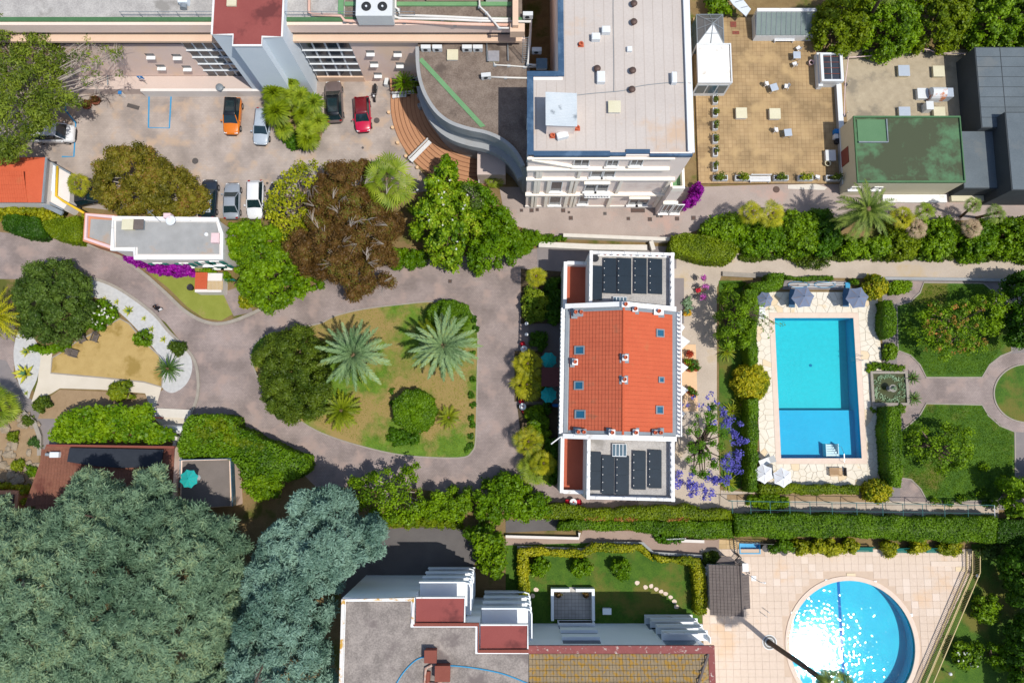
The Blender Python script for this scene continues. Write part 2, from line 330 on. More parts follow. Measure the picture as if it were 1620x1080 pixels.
def hedge(name, label, poly_px, zt, m, leaf=(.16,.1), dens=2.6,group=None, cat='hedge', sm=True, lump=.05,inset=.06,zb=0.0):
    # clipped hedge: solid leafy body with leaves all over its top and sides
    poly = (spline(PP(poly_px, zt * .8),3) if sm else PP(poly_px, zt * .8)); poly = [tuple(p[:2]) for p in poly]; q = []
    for i in range(len(poly)):
        a, b = Vector(poly[i]), Vector(poly[(i + 1) % len(poly)]); k = max(1,int((b - a).length / .7)); nn = Vector(((b - a).y, -(b - a).x)).normalized()
        q += [tuple(a.lerp(b, j / k) + nn * (RD.uniform(-.11,.11) + .07 * math.sin(a.lerp(b, j / k).x * 1.7 + i))) for j in range(k)]
    poly = q; ce = centroid(poly)
    A = np.array(poly); lo, hi = A.min(0), A.max(0); area = abs(sum(poly[i][0] * poly[i - 1][1] - poly[i - 1][0] * poly[i][1] for i in range(len(poly)))) / 2
    n = int(area * dens / (leaf[0] * leaf[1]) * .7) * 2; g = rng.uniform(lo, hi, (int(n * (np.prod(hi - lo) / max(area, .1)) * .7) + 10,2)); g = g[inpoly(g, poly)]
    d = edgedist(g, poly); rd = .3
    ph = rng.uniform(0,6,4); wv = np.sin(g[:, 0] * 1.1 + ph[0]) * np.sin(g[:, 1] * 1.3 + ph[1]) + .6 * np.sin(g[:, 0] * 2.7 + ph[2]) * np.sin(g[:, 1] * 2.9 + ph[3])
    z = zt - np.where(d < rd, (1 - np.sqrt(np.clip(1 - (1 - d / rd) ** 2,0,1))) * .3,0) + wv * lump + rng.normal(0,.03,len(g))
    top = np.column_stack([g, z]); tn = np.tile([0,0,1.0], (len(g),1))
    per = []; pn = []
    for i in range(len(poly)):
        a, b = A[i], A[(i + 1) % len(poly)]; L = np.linalg.norm(b - a); k = int(L * (zt - zb) * dens / (leaf[0] * leaf[1]) * .7)
        if k < 1: continue
        t = rng.uniform(0,1,k)[:, None]; q = a + (b - a) * t; nn = np.array([(b - a)[1], -(b - a)[0]]) / max(L, 1e-6)
        if inpoly((((a + b) / 2) + nn * .05)[None], poly)[0]: nn = -nn
        zz = zb + (zt - zb) * rng.uniform(0,.97,k); per.append(np.column_stack([q + nn * rng.normal(-.02,.05,(k, 1)), zz])); pn.append(np.tile([nn[0], nn[1], .2], (k, 1)))
    p = np.vstack([top] + per); nr = np.vstack([tn] + pn) + rng.normal(0,.5,(len(top) + sum(map(len, per)),3)); nr /= np.linalg.norm(nr, axis=1)[:, None]; M = len(p)
    t = rng.normal(size=(M, 3)); t -= nr * (t * nr).sum(1)[:, None]; t /= np.linalg.norm(t, axis=1)[:, None] + 1e-9; b = np.cross(nr, t); s = rng.uniform(.7,1.3,M)[:, None]
    ll, lw = leaf; V = np.stack([p - t * ll / 2 * s, p + b * lw / 2 * s, p + t * ll / 2 * s, p - b * lw / 2 * s], 1).reshape(-1,3)
    tint = np.repeat(np.clip(.45 + rng.normal(0,.17,M) + np.concatenate([wv * .06,np.zeros(M - len(wv))]),0,1),4)
    F = np.arange(M * 4).reshape(-1,4)
    # body
    cx, cy = ce; sg = 1 if sum(poly[i - 1][0] * poly[i][1] - poly[i][0] * poly[i - 1][1] for i in range(len(poly))) > 0 else -1; ins = []
    for i in range(len(poly)):
        d = Vector(poly[(i + 1) % len(poly)]) - Vector(poly[i - 1]); d.normalize(); ins.append((poly[i][0] - d.y * inset * sg, poly[i][1] + d.x * inset * sg))
    mb = MB(); mb.prism([tuple(q) for q in ins], zb + .02,zt - .1 - lump * 1.3)
    bm = bmesh.new(); vs = [bm.verts.new(q) for q in mb.v]
    for f in mb.f: bm.faces.new([vs[i] for i in f])
    bm.normal_update(); bmesh.ops.triangulate(bm, faces=bm.faces[:]); bm.verts.index_update(); tv = np.array([q.co[:] for q in bm.verts]); tf = np.array([[q.index for q in f.verts] for f in bm.faces]); bm.free()
    T3 = tf + len(V); V = np.vstack([V, tv]); tint = np.concatenate([tint, np.full(len(tv),.4)])
    V[:, 2] = np.maximum(V[:, 2], .01); V = V - np.array([cx, cy, 0])
    me = mesh_np(name, V, F, m, tint, T3); o = bpy.data.objects.new(name, me); COL.objects.link(o); o.location = (cx, cy, 0)
    return tag(o, label, cat, group)
# ================================================================ materials
mat('soil', S(120,98,62), S(150,128,88),1.2,12,bump=.5,c3=S(92,96,36), c3s=.3,c3t=.55)
brickmat('drive', S(156,142,137), S(168,153,147), S(143,129,124),.22,.14,.016,.5,blotch=S(170,150,141), bump=.3,stain=S(120,108,104))
brickmat('carpark', S(176,164,156), S(184,171,162), S(168,156,148),.3,.2,.012,.5,blotch=S(192,168,146), bump=.2,stain=S(140,128,120))
mat('lane', S(158,144,136), S(188,173,164),.35,16,contrast=1.1,bump=.4,bscale=14,c3=S(188,160,148), c3s=.2,c3t=.6)
mat('sandpath', S(180,166,150), S(204,190,174),.4,16,contrast=1.1,bump=.35,bscale=16,c3=S(192,172,142), c3s=.2,c3t=.6)
mat('palepath', S(208,198,180), S(222,212,196),.8,26,bump=.2)
mat('asphalt', S(96,92,92), S(112,108,106),.8,30,bump=.3)
mat('greypath', S(128,122,122), S(146,138,136),.8,24,bump=.3)
mat('kerb', S(150,142,132), S(172,164,152),2,16,bump=.2)
mat('kerbwhite', S(214,208,196), S(228,222,212),2,14,bump=.2)
mat('lawn', S(78,112,26), S(110,142,44),.9,9,contrast=1.4,bump=1,bscale=14,c3=S(160,138,84), c3s=.14,c3t=.5)
mat('lawnlush', S(56,92,20), S(84,118,30),1.0,9,contrast=1.4,bump=1,bscale=14,c3=S(112,110,46), c3s=.16,c3t=.56)
mat('lawndry', S(178,150,92), S(200,172,112),1.1,16,bump=.7,bscale=30,c3=S(160,134,72), c3s=.35,c3t=.57)
mat('lawnyard', S(130,138,52), S(150,156,70),1.0,16,bump=.7,bscale=40,c3=S(164,146,92), c3s=.3,c3t=.56)
mat('grassblade', S(88,128,24), S(122,152,44),.5,9,rough=.7)
mat('earth', S(150,126,96), S(172,146,114),1.5,16,bump=.6)
mat('darkearth', S(70,60,44), S(92,78,56),1.5,16,bump=.6)
mat('whitegravel', S(190,190,190), S(216,216,214),3,40,bump=.8,bscale=45)
mat('rock', S(140,126,106), S(178,162,140),1.5,9,bump=.6,bscale=12)
mat('crazy', S(228,218,198), S(240,232,216),.7,5,rough=.75,bump=.15,c3=S(230,208,172), c3s=.6,c3t=.62)
mat('crazy_joint', S(192,178,156), S(204,190,168),2,20,bump=.3)
mat('coping', S(224,202,184), S(236,216,198),2,10,bump=.1)
mat('decktile', S(214,194,174), S(226,206,188),.35,6,rough=.75,bump=.1,c3=S(222,192,162), c3s=.18,c3t=.6)
mat('decktile_pale', S(224,206,188), S(232,214,198),.6,8)
mat('deck_joint', S(206,182,160), S(214,192,170),2,20)
mat('poolblue', S(0,180,190,.88), S(0,196,204,.88),.15,3,rough=.6)
mat('poolshallow', S(0,164,202,.88), S(0,176,212,.88),.15,3,rough=.6)
mat('poolround', S(0,168,202,.88), S(6,194,216,.88),.5,7,rough=.6)
mat('poolline', S(0,104,176), S(0,112,186),1,8)
mat('paddle', S(96,176,222), S(112,190,230),1,8)
watermat('water', (.84,.97,1,1),5,.10,.05)
watermat('water_glint', (.84,.97,1,1),4.2,.25,.02,0)
mat('pondwater', S(58,66,30), S(72,78,36),1,8,rough=.25)
mat('stepbrick', S(178,130,96), S(196,146,110),.8,14,bump=.2)
mat('stepedge', S(140,98,72), S(150,106,78),.8,14)
brickmat('brownterrace', S(170,143,104), S(181,154,114), S(148,122,88),.44,.44,.02,0,blotch=S(188,160,116))
mat('gravelroof', S(168,154,130), S(194,180,154),1.6,30,bump=.6,bscale=30,c3=S(148,138,120), c3s=.3,c3t=.57)
mat('bluepaint', S(44,142,196), S(60,156,206),2,12)
mat('iron', S(92,74,68), S(108,88,80),3,20,rough=.6,metal=.3)
mat('castiron', S(84,80,78), S(98,92,90),3,20,rough=.6)
# ================================================================ ground
RECT_POOL = RC(1230,503,1356,724.5)
RPC = P(1348,1020); RPR = (P(1447,1020)[0] - P(1249,1020)[0]) / 2
PAD = RC(1171,860,1201,874)
ROUND_BOX = (RPC[0] - RPR - .05,RPC[1] - RPR - .05,RPC[0] + RPR + .05,RPC[1] + RPR + .05)
holes = [RECT_POOL, ROUND_BOX, PAD]
xs = sorted({-400,400} | {h[0] for h in holes} | {h[2] for h in holes}); ys = sorted({-400,400} | {h[1] for h in holes} | {h[3] for h in holes})
mb = MB()
for i in range(len(xs) - 1):
    for j in range(len(ys) - 1):
        cx, cy = (xs[i] + xs[i + 1]) / 2,(ys[j] + ys[j + 1]) / 2
        if any(h[0] < cx < h[2] and h[1] < cy < h[3] for h in holes): continue
        mb.add([(xs[i], ys[j], 0),(xs[i + 1], ys[j], 0),(xs[i + 1], ys[j + 1], 0),(xs[i], ys[j + 1], 0)], [(0,1,2,3)])
mb.mk('ground', 'soil', kind='structure')
def sheet(name, m, px, z, sm=False, n=4):
    p = PP(px); p = spline(p, n) if sm else p
    return MB().sheet(p, z).mk(name, m, kind='structure')
sheet('driveway', 'drive', [(-60,360),(60,374),(130,385),(180,402),(225,432),(262,464),(292,492),(322,509),(352,513),(385,503),(440,476),(520,440),(630,415),(740,405),(820,396),(880,390),(1010,390),(1010,830),(880,830),(780,790),(640,770),(500,770),(480,750),(285,661),(245,655),(252,620),(300,590),(296,552),(262,510),(205,470),(160,446),(100,436),(40,442),(-60,440)], .02)
sheet('car_park', 'carpark', [(-70,90),(110,90),(330,130),(400,110),(660,110),(640,240),(690,300),(560,320),(440,345),(300,345),(100,325),(-70,250)], .012)
sheet('lane', 'lane', [(790,296),(1100,296),(1330,288),(1700,305),(1700,352),(1340,345),(1180,345),(1110,362),(1060,379),(880,378),(800,352)], .016)
sheet('sand_path', 'sandpath', [(1010,392),(1060,398),(1700,415),(1700,444),(1420,441),(1141,437),(1134,455),(1134,640),(1140,800),(1140,815),(1010,815)], .024)
sheet('long_path', 'sandpath', [(1140,775),(1400,792),(1580,797),(1580,818),(1140,815)], .018)
sheet('garden_path', 'greypath', [(1396,442),(1700,444),(1700,810),(1396,800)], .008)
for nm, px in (('garden_walk', [(1418,552),(1452,565),(1466,595),(1556,597),(1566,574),(1590,560),(1700,552),(1700,690),(1600,682),(1575,668),(1552,640),(1466,638),(1452,662),(1424,682)]),('garden_walk', [(1405,482),(1440,475),(1457,460),(1461,446),(1440,444),(1428,460),(1402,470)]),('garden_walk', [(1424,755),(1442,757),(1457,772),(1466,795),(1424,795)])):
    sheet(nm, 'drive', px, .014)
def lawn(name, m, px, z=.06,sm=True, kerb='kerb', kw=.14,blades=True):
    p = [tuple(q[:2]) for q in (spline(PP(px),4) if sm else PP(px))]
    o = MB().prism(p, .0,z).mk(name, m, kind='structure')
    if kerb: MB().ribbon(p, kw, -.02,z + .035,True).mk('kerb', kerb, o, kind='structure')
    return p
OVAL = lawn('oval_lawn', 'lawn', [(505,512),(530,500),(575,489),(630,482),(690,477),(732,484),(750,500),(756,530),(755,600),(753,690),(747,714),(725,724),(640,720),(570,705),(510,685),(470,662),(430,630),(405,590),(398,555),(420,530),(460,520)], .07)
lawn('garden_lawn', 'lawnlush', [(1461,447),(1555,448),(1566,457),(1601,525),(1600,556),(1583,563),(1565,577),(1553,597),(1465,597),(1455,577),(1440,562),(1420,554),(1418,484),(1440,477),(1455,463)], .05,False)
lawn('garden_lawn', 'lawnlush', [(1465,638),(1553,640),(1563,657),(1581,673),(1605,683),(1606,760),(1578,792),(1466,792),(1456,773),(1441,758),(1424,755),(1424,682),(1441,669),(1455,656)], .05,False)
c0 = P(1624,622); lawn('round_lawn', 'lawnlush', [(1624 + 52 * math.cos(a),622 + 46 * math.sin(a)) for a in np.linspace(0,2 * math.pi, 20)[:-1]], .05)
lawn('dry_lawn', 'lawndry', [(190,504),(205,512),(228,540),(252,562),(258,590),(256,612),(228,604),(160,597),(81,590),(83,566),(100,556),(122,540),(150,526)], .05,False)
sheet('gravel_bed', 'whitegravel', [(128,438),(150,443),(178,453),(212,474),(245,500),(267,526),(288,546),(302,565),(304,585),(296,606),(280,619),(266,620),(254,606),(256,570),(225,530),(190,495),(150,470),(100,470)], .034,True)
sheet('gravel_bed', 'whitegravel', [(30,524),(48,528),(64,556),(60,595),(50,618),(44,630),(30,606),(22,568),(24,540)], .034,True)
sheet('gravel_path', 'palepath', [(64,558),(83,558),(80,590),(160,597),(228,604),(256,612),(244,654),(236,640),(230,622),(160,616),(95,614),(82,622),(50,636),(60,604)], .03)
sheet('flower_bed', 'earth', [(95,616),(160,619),(229,624),(240,642),(240,662),(60,662),(72,632)], .026)
sheet('garden_path', 'greypath', [(-60,560),(10,570),(40,625),(62,640),(95,650),(92,700),(70,720),(66,680),(40,655),(0,610),(-60,590)], .022)
sheet('rockery_bed', 'earth', [(-60,600),(0,615),(40,660),(64,690),(58,780),(-60,800)], .014)
sheet('house_yard', 'lawnyard', [(180,400),(320,420),(372,470),(368,497),(350,507),(322,503),(296,485),(266,455),(228,425)], .036)
sheet('house_path', 'drive', [(352,462),(392,450),(400,494),(370,500)], .042)
MB().ribbon([tuple(q[:2]) for q in spline(PP([(130,384),(178,400),(224,430),(262,463),(292,491),(322,508),(352,512),(388,501),(440,476)]),4,False)], .35,-.02,.16).mk('kerb', 'kerb', kind='structure')
MB().ribbon([tuple(q[:2]) for q in spline(PP([(60,420),(130,436),(175,450),(212,472),(245,498),(268,525),(290,546),(308,570),(314,600),(312,630),(302,655)]),4,False)], .3,-.02,.12).mk('kerb', 'kerb', kind='structure')
MB().ribbon(PP([(245,652),(302,655)]),.9,-.02,.14).mk('kerb', 'kerbwhite', kind='structure')
sheet('gate_court', 'palepath', [(240,656),(302,659),(296,705),(276,706),(270,690)], .028)
sheet('service_road', 'asphalt', [(540,838),(725,832),(760,870),(720,960),(540,960)], .016)
sheet('service_road', 'asphalt', [(330,960),(430,960),(430,1150),(330,1150)], .014)
sheet('side_strip', 'asphalt', [(800,822),(885,822),(890,838),(800,842)], .03)
mat('rampstone', S(158,136,124), S(176,154,140),.5,16,bump=.3)
sheet('garden_ramp', 'rampstone', [(800,846),(918,848),(922,838),(1030,840),(1060,852),(1130,854),(1138,852),(1138,882),(1030,873),(1010,860),(935,858),(920,866),(800,864)], .02)
sheet('apartment_garden', 'lawnlush', [(800,862),(935,858),(1018,860),(1036,874),(1112,880),(1120,985),(800,990)], .024)
sheet('hillside_lawn', 'lawnlush', [(1536,860),(1700,850),(1700,1150),(1420,1150),(1455,1080),(1535,905),(1537,870)], .085)
brickmat('yellowpave', S(214,184,136), S(222,192,146), S(176,150,108),.9,.9,.02,0)
sheet('landing', 'yellowpave', [(1138,853),(1170,855),(1166,872),(1150,890),(1136,890)], .026)
sheet('red_path', 'drive', [(-60,470),(24,500),(22,590),(0,600),(-60,590)], .012)
sheet('villa_front_court', 'greypath', [(850,388),(1070,390),(1070,425),(850,440)], .028)
mat('flag', S(112,104,100), S(132,122,116),1,14,bump=.2)
sheet('villa_front_court', 'flag', [(836,500),(895,500),(895,700),(836,700)], .03)
sheet('stone_apron', 'greypath', [(1066,440),(1082,440),(1082,512),(1066,512)], .03)
mat('peachslab', S(224,188,148), S(236,200,160),1,10)
MB().box(*(lambda r: (r[0], r[1], .0,r[2], r[3], .12))(RC(1066,545,1102,650))).mk('patio_slab', 'peachslab', kind='structure')
mat('driveold', S(196,162,142), S(206,174,154),1,14,bump=.2)
# strip beds either side of the east path, villa beds
for nm, m, px, z in (('bed', 'lawnlush', [(1137,444),(1175,444),(1172,770),(1158,778),(1141,768),(1138,700)], .03),('bed', 'darkearth', [(824,425),(893,430),(893,512),(824,512)], .04),('bed', 'darkearth', [(818,640),(893,640),(888,770),(830,740)], .04),('bed', 'darkearth', [(814,555),(858,555),(858,635),(814,635)], .044),('bed', 'earth', [(1150,782),(1400,770),(1400,794),(1150,790)], .022),('bed', 'earth', [(440,205),(450,226),(470,236),(490,236),(508,222),(512,200),(505,160),(440,160)], .03)):
    sheet(nm, m, px, z)
for px in ([(1137,462),(1137,640)], [(1137,640),(1137,768)]): pass
# ================================================================ rectangular pool and its crazy paving terrace
x0,y0,x1,y1 = RECT_POOL; TX0,TY0,TX1,TY1 = RC(1197,462,1397,768)
pool = thing('swimming_pool', 'long rectangular turquoise swimming pool with a shallow end nearest the parasols lying closed', 'swimming pool', ((x0 + x1) / 2,(y0 + y1) / 2,0))
pool['label'] = 'rectangular turquoise swimming pool in the crazy-paved terrace'
ym = P(1290,648)[1]; DP, SH = -2.1,-1.15
m1 = MB()
m1.add([(x0,ym, DP),(x1,ym, DP),(x1,y1,DP + .3),(x0,y1,DP + .3)], [(0,1,2,3)])
m1.mk('deep_floor', 'poolblue', pool)
MB().box(x0,y0,SH - .1,x1,ym, SH).mk('shallow_floor', 'poolshallow', pool)
m2 = MB(); t_ = .2
for a in ((x0 - t_, y0 - t_, x0,y1 + t_),(x1,y0 - t_, x1 + t_, y1 + t_),(x0,y0 - t_, x1,y0),(x0,y1,x1,y1 + t_)): m2.box(a[0], a[1], DP - .3,a[2], a[3], .0)
m2.box(x0,ym - .12,DP - .2,x1,ym, SH - .002)
m2.mk('pool_wall', 'poolshallow', pool)
MB().add([(x0,y0,-.14),(x1,y0,-.14),(x1,y1,-.14),(x0,y1,-.14)], [(0,1,2,3)]).mk('water', 'water', pool)
mat('drain', S(0,130,170), S(0,136,176),1,8)
g_ = P(1282,578,-2); MB().cyl(g_[0], g_[1], DP + .13,DP + .2,.16).mk('drain', 'drain', pool)
cw = .55
m3 = MB()
for a in ((x0 - cw, y0 - cw, x0,y1 + cw),(x1,y0 - cw, x1 + cw, y1 + cw),(x0,y0 - cw, x1,y0),(x0,y1,x1,y1 + cw)): m3.box(a[0], a[1], .0,a[2], a[3], .10)
m3.mk('coping', 'coping', pool)
mat('steel', S(190,196,200), S(206,210,214),3,12,rough=.25,metal=.8)
mat('whiteplastic', S(232,234,236), S(240,240,240),3,12,rough=.5)
def ladder(px, py, dx, dy, label, rungs=4,z0=.1):
    gx, gy = P(px, py); t = thing('pool_ladder', label, 'ladder', (gx, gy, 0), math.atan2(dy, dx))
    for s in (-.24,.24):
        MB().tube([(.35,s, z0),(.35,s, z0 + .55),(.2,s, z0 + .75),(-.05,s, z0 + .7),(-.12,s, .2),(-.12,s, -1.0)], .025,6).bl('rail', 'steel', t)
    for k in range(rungs): MB().box(-.2,-.24,-.3 - .22 * k, -.06,.24,-.27 - .22 * k).bl('rung', 'whiteplastic', t)
ladder(1356,567,1,0,'steel ladder on the long east side of the rectangular pool')
# wide step ladder at the shallow end
gx, gy = P(1319,722); t = thing('pool_steps', 'white pool steps with curved handrail in the shallow end of the rectangular pool', 'pool steps', (gx, gy, 0))
for k in range(5): MB().box(-.6,.05 + .24 * k, -.3 - .17 * k, .6,.27 + .24 * k, -.26 - .17 * k).bl('tread', 'whiteplastic', t)
for s in (-.63,.63): MB().box(s - .03,.02,-1.1,s + .03,1.3,-.22).bl('side_panel', 'whiteplastic', t)
MB().tube([(.75,-.5,.1),(.75,-.5,.7),(.75,.3,.75),(.75,1.0,.2),(.75,1.15,-.9)], .025,6).bl('handrail', 'steel', t)
# terrace: bedding with individual irregular flagstones
terr = MB()
for a in ((TX0,TY0,x0 - cw, TY1),(x1 + cw, TY0,TX1,TY1),(x0 - cw, y1 + cw, x1 + cw, TY1),(x0 - cw, TY0,x1 + cw, y0 - cw)): terr.box(a[0], a[1], .0,a[2], a[3], .05)
terr = terr.mk('pool_terrace', 'crazy_joint', kind='structure')
def clip_half(poly, a, b, c):                     # keep a*x+b*y<=c
    out = []
    for i in range(len(poly)):
        p, q = poly[i], poly[(i + 1) % len(poly)]; dp, dq = a * p[0] + b * p[1] - c, a * q[0] + b * q[1] - c
        if dp <= 0: out.append(p)
        if dp * dq < 0: k = dp / (dp - dq); out.append((p[0] + (q[0] - p[0]) * k, p[1] + (q[1] - p[1]) * k))
    return out
def flagstones(rect, spc, parent, m, gap=.035):
    bx0,by0,bx1,by1 = rect; nx, ny = max(1,round((bx1 - bx0) / spc)), max(1,round((by1 - by0) / spc)); seeds = []
    for i in range(nx):
        for j in range(ny):
            seeds.append((bx0 + (i + .5 + RD.uniform(-.42,.42)) * (bx1 - bx0) / nx, by0 + (j + .5 + RD.uniform(-.42,.42)) * (by1 - by0) / ny))
    for s in seeds:
        poly = [(bx0 + .02,by0 + .02),(bx1 - .02,by0 + .02),(bx1 - .02,by1 - .02),(bx0 + .02,by1 - .02)]
        for q in sorted(seeds, key=lambda q: (q[0] - s[0]) ** 2 + (q[1] - s[1]) ** 2)[1:14]:
            a, b = q[0] - s[0], q[1] - s[1]; L = math.hypot(a, b); a /= L; b /= L
            poly = clip_half(poly, a, b, a * (s[0] + q[0]) / 2 + b * (s[1] + q[1]) / 2 - gap / 2)
            if len(poly) < 3: break
        if len(poly) < 3: continue
        MB().prism(poly, .05,.075 + RD.uniform(0,.02)).mk('stone', m if RD.random() < .9 else 'crazy_b', parent)
mat('crazy_b', S(230,208,172), S(236,216,184),1.2,8,bump=.15)
for a in ((TX0,TY0,x0 - cw, TY1),(x1 + cw, TY0,TX1,TY1),(x0 - cw, y1 + cw, x1 + cw, TY1),(x0 - cw, TY0,x1 + cw, y0 - cw)): flagstones(a, .72,terr, 'crazy')
# ================================================================ round pool and tiled deck
rp = thing('round_pool', 'large round blue swimming pool glittering in the sun', 'swimming pool', (RPC[0], RPC[1], 0)); NS = 72
m1 = MB(); ring = lambda r, z: [(RPC[0] + r * math.cos(k * 2 * math.pi / NS), RPC[1] + r * math.sin(k * 2 * math.pi / NS), z) for k in range(NS)]
m1.loft([ring(RPR, .0), ring(RPR, -1.6)], cap=False).mk('pool_wall', 'poolround', rp)
MB().add(ring(RPR, -1.6), [tuple(range(NS))]).mk('floor', 'poolround', rp)
xl = P(1341.5,1000)[0]; MB().box(xl - .14,RPC[1] - RPR * .99,-1.6,xl + .14,RPC[1] + RPR * .99,-1.59).mk('lane_line', 'poolline', rp)
MB().add(ring(RPR, -.12), [tuple(range(NS))]).mk('water', 'water_glint', rp)
mc = MB(); mc.loft([ring(RPR, -.3), ring(RPR, .115), ring(RPR + .45,.115), ring(RPR + .45,.0)], cap=False); mc.mk('coping', 'coping', rp)
ladder(1211,969,-.75,.6,'steel ladder at the rim of the round pool'); 
deck = MB(); B = (P(1112,1000)[0], P(1300,1150)[1], P(1540,900)[0], P(1300,868)[1])
pts = []
for k in range(NS):
    a = k * 2 * math.pi / NS; dx, dy = math.cos(a), math.sin(a); ts = []
    if dx > 1e-6: ts.append((B[2] - RPC[0]) / dx)
    if dx < -1e-6: ts.append((B[0] - RPC[0]) / dx)
    if dy > 1e-6: ts.append((B[3] - RPC[1]) / dy)
    if dy < -1e-6: ts.append((B[1] - RPC[1]) / dy)
    tt = min(ts); pts.append((RPC[0] + dx * tt, RPC[1] + dy * tt, .04))
corner = [(B[0], B[1]),(B[2], B[1]),(B[2], B[3]),(B[0], B[3])]
iv = ring(RPR, .04); deck.add(iv + pts, [(k, NS + k, NS + (k + 1) % NS, (k + 1) % NS) for k in range(NS)])
for cx, cy in corner:
    ac = math.atan2(cy - RPC[1], cx - RPC[0]) % (2 * math.pi); k = int(ac / (2 * math.pi) * NS); a, b = pts[k], pts[(k + 1) % NS]
    deck.add([a, (cx, cy, .04), b], [(0,1,2)])
deck = deck.mk('pool_deck', 'deck_joint', kind='structure')
# deck cut along the sloping railing on the garden side: kept tiles only
E0,E1 = P(1533,905), P(1450,1085)
tile_me = {}
for nm in ('decktile', 'decktile_pale'):
    q = MB().box(-.352,-.352,0,.352,.352,.02); me = bpy.data.meshes.new('tile'); me.from_pydata(q.v, [], q.f); me.materials.append(MATS[nm]); tile_me[nm] = me
cells = []
for i in range(int((B[2] - B[0]) / .72)):
    for j in range(int((B[3] - B[1]) / .72)):
        cx, cy = B[0] + .36 + i * .72,B[3] - .36 - j * .72
        if math.hypot(cx - RPC[0], cy - RPC[1]) < RPR + .45 + .36 * 1.25: continue
        if PAD[0] - .3 < cx < PAD[2] + .3 and PAD[1] - .3 < cy < PAD[3] + .3: continue
        if (E1[0] - E0[0]) * (cy - E0[1]) - (E1[1] - E0[1]) * (cx - E0[0]) > 0 and cy < E0[1]: continue
        cells.append((cx, cy))
cen = Vector((P(1330,930)[0], P(1330,930)[1]))
cells.sort(key=lambda q: -q[1]); rest = MB()
for k, (cx, cy) in enumerate(cells):
    if k < 300: share('tile', tile_me['decktile_pale' if RD.random() < .1 else 'decktile'], deck, (cx, cy, .042 + RD.uniform(0,.006)))
    else: rest.box(cx - .352,cy - .352,.042,cx + .352,cy + .352,.062 + RD.uniform(0,.006))
rest.mk('tiles', 'decktile', deck, kind='stuff')
pd = thing('paddling_pool', 'small rectangular pale blue paddling pool beside the round table', 'paddling pool', ((PAD[0] + PAD[2]) / 2,(PAD[1] + PAD[3]) / 2,0)); pd['label'] = 'small rectangular pale blue paddling pool by the deck gate'
m1 = MB().box(PAD[0], PAD[1], -.5,PAD[2], PAD[3], -.4)
for a in ((PAD[0] - .1,PAD[1] - .1,PAD[0], PAD[3] + .1),(PAD[2], PAD[1] - .1,PAD[2] + .1,PAD[3] + .1),(PAD[0], PAD[1] - .1,PAD[2], PAD[1]),(PAD[0], PAD[3], PAD[2], PAD[3] + .1)): m1.box(a[0], a[1], -.5,a[2], a[3], .10)
m1.mk('basin', 'paddle', pd); MB().add([(PAD[0], PAD[1], -.05),(PAD[2], PAD[1], -.05),(PAD[2], PAD[3], -.05),(PAD[0], PAD[3], -.05)], [(0,1,2,3)]).mk('water', 'water', pd)
# ================================================================ entrance steps: arcs of brick steps
st = thing('entrance_steps', 'wide curved flight of terracotta brick steps before the round entrance', 'steps', (*P(700,240),0))
cx, cy = P(765,160); rr0 = 148 / 14.6
for k in range(9):
    r = rr0 - k * .44; arc = [(cx + r * math.cos(a), cy + r * math.sin(a)) for a in np.linspace(rad(176), rad(272),22)]
    inner = [(cx + (r - .47) * math.cos(a), cy + (r - .47) * math.sin(a)) for a in np.linspace(rad(272), rad(176),22)]
    if k == 8: inner = [(cx + 2,cy - 2)]
    MB().prism(arc + inner, 0,.10 * (k + 1)).mk('step', 'stepbrick', st)
    MB().ribbon([tuple(q) for q in [(cx + (r - .02) * math.cos(a), cy + (r - .02) * math.sin(a)) for a in np.linspace(rad(176), rad(272),22)]], .05,.10 * (k + 1) - .06,.10 * (k + 1) + .004).mk('nosing', 'stepedge', st)
# painted parking bays
for nm, px in (('bay_marking', [(236,150),(235,202),(268,203),(271,150)]),('bay_marking', [(103,140),(104,175),(120,195),(117,248),(98,248)])):
    MB().ribbon(PP(px),.16,.008,.024).mk(nm, 'bluepaint', kind='structure')
# raised deck terraces top right
TB = RC(1101,28,1338,290,.3); MB().box(TB[0], TB[1], 0,TB[2], TB[3], .3).mk('roof_terrace', 'brownterrace', kind='structure')
GB = RC(1337,78,1560,300,.25); MB().box(TB[2] + .002,GB[1], 0,GB[2], GB[3], .25).mk('gravel_roof', 'gravelroof', kind='structure')
MB().box(*(lambda r: (r[0], r[1], .3,r[2], r[3], .30))(RC(1199,300,1283,310))) if False else None
p = PP([(1246,293),(1290,291),(1308,297),(1304,301),(1246,299)], 0); MB().prism(p, .0,.06).mk('loading_kerb', 'kerbwhite', kind='structure')
# ================================================================ building materials
mat('whitewall', S(226,220,214), S(236,230,224),.8,8,bump=.08)
mat('creamwall', S(240,224,214,.93), S(245,231,221,.93),.5,8,bump=.08,c3=S(230,212,202,.93), c3s=.4,c3t=.6)
mat('creamtrim', S(250,240,224,.9), S(252,244,230,.9),1,8)
mat('whitetrim', S(238,238,236), S(246,246,244),1.5,10,c3=S(214,210,200), c3s=1.2,c3t=.62)
mat('bluetrim', S(52,82,112), S(64,94,124),1,8,rough=.5,c3=S(84,112,140), c3s=.5,c3t=.55)
mat('hotelroof', S(194,184,176), S(206,197,189),.3,6,bump=.1,c3=S(204,178,154), c3s=.12,c3t=.6)
mat('pinkwall', S(232,206,192,.92), S(238,214,200,.92),.5,8,c3=S(240,210,184,.92), c3s=.15,c3t=.56)
mat('hotelseam', S(178,166,156), S(190,178,168),.3,6)
mat('pinkbright', S(226,194,168), S(234,204,178),.6,8)
mat('terracefloor', S(204,186,176), S(212,194,184),.5,9,bump=.2)
mat('greyroof', S(164,160,156), S(196,192,186),.8,9,contrast=1.4,bump=.5,bscale=12,c3=S(150,146,140), c3s=.35,c3t=.6)
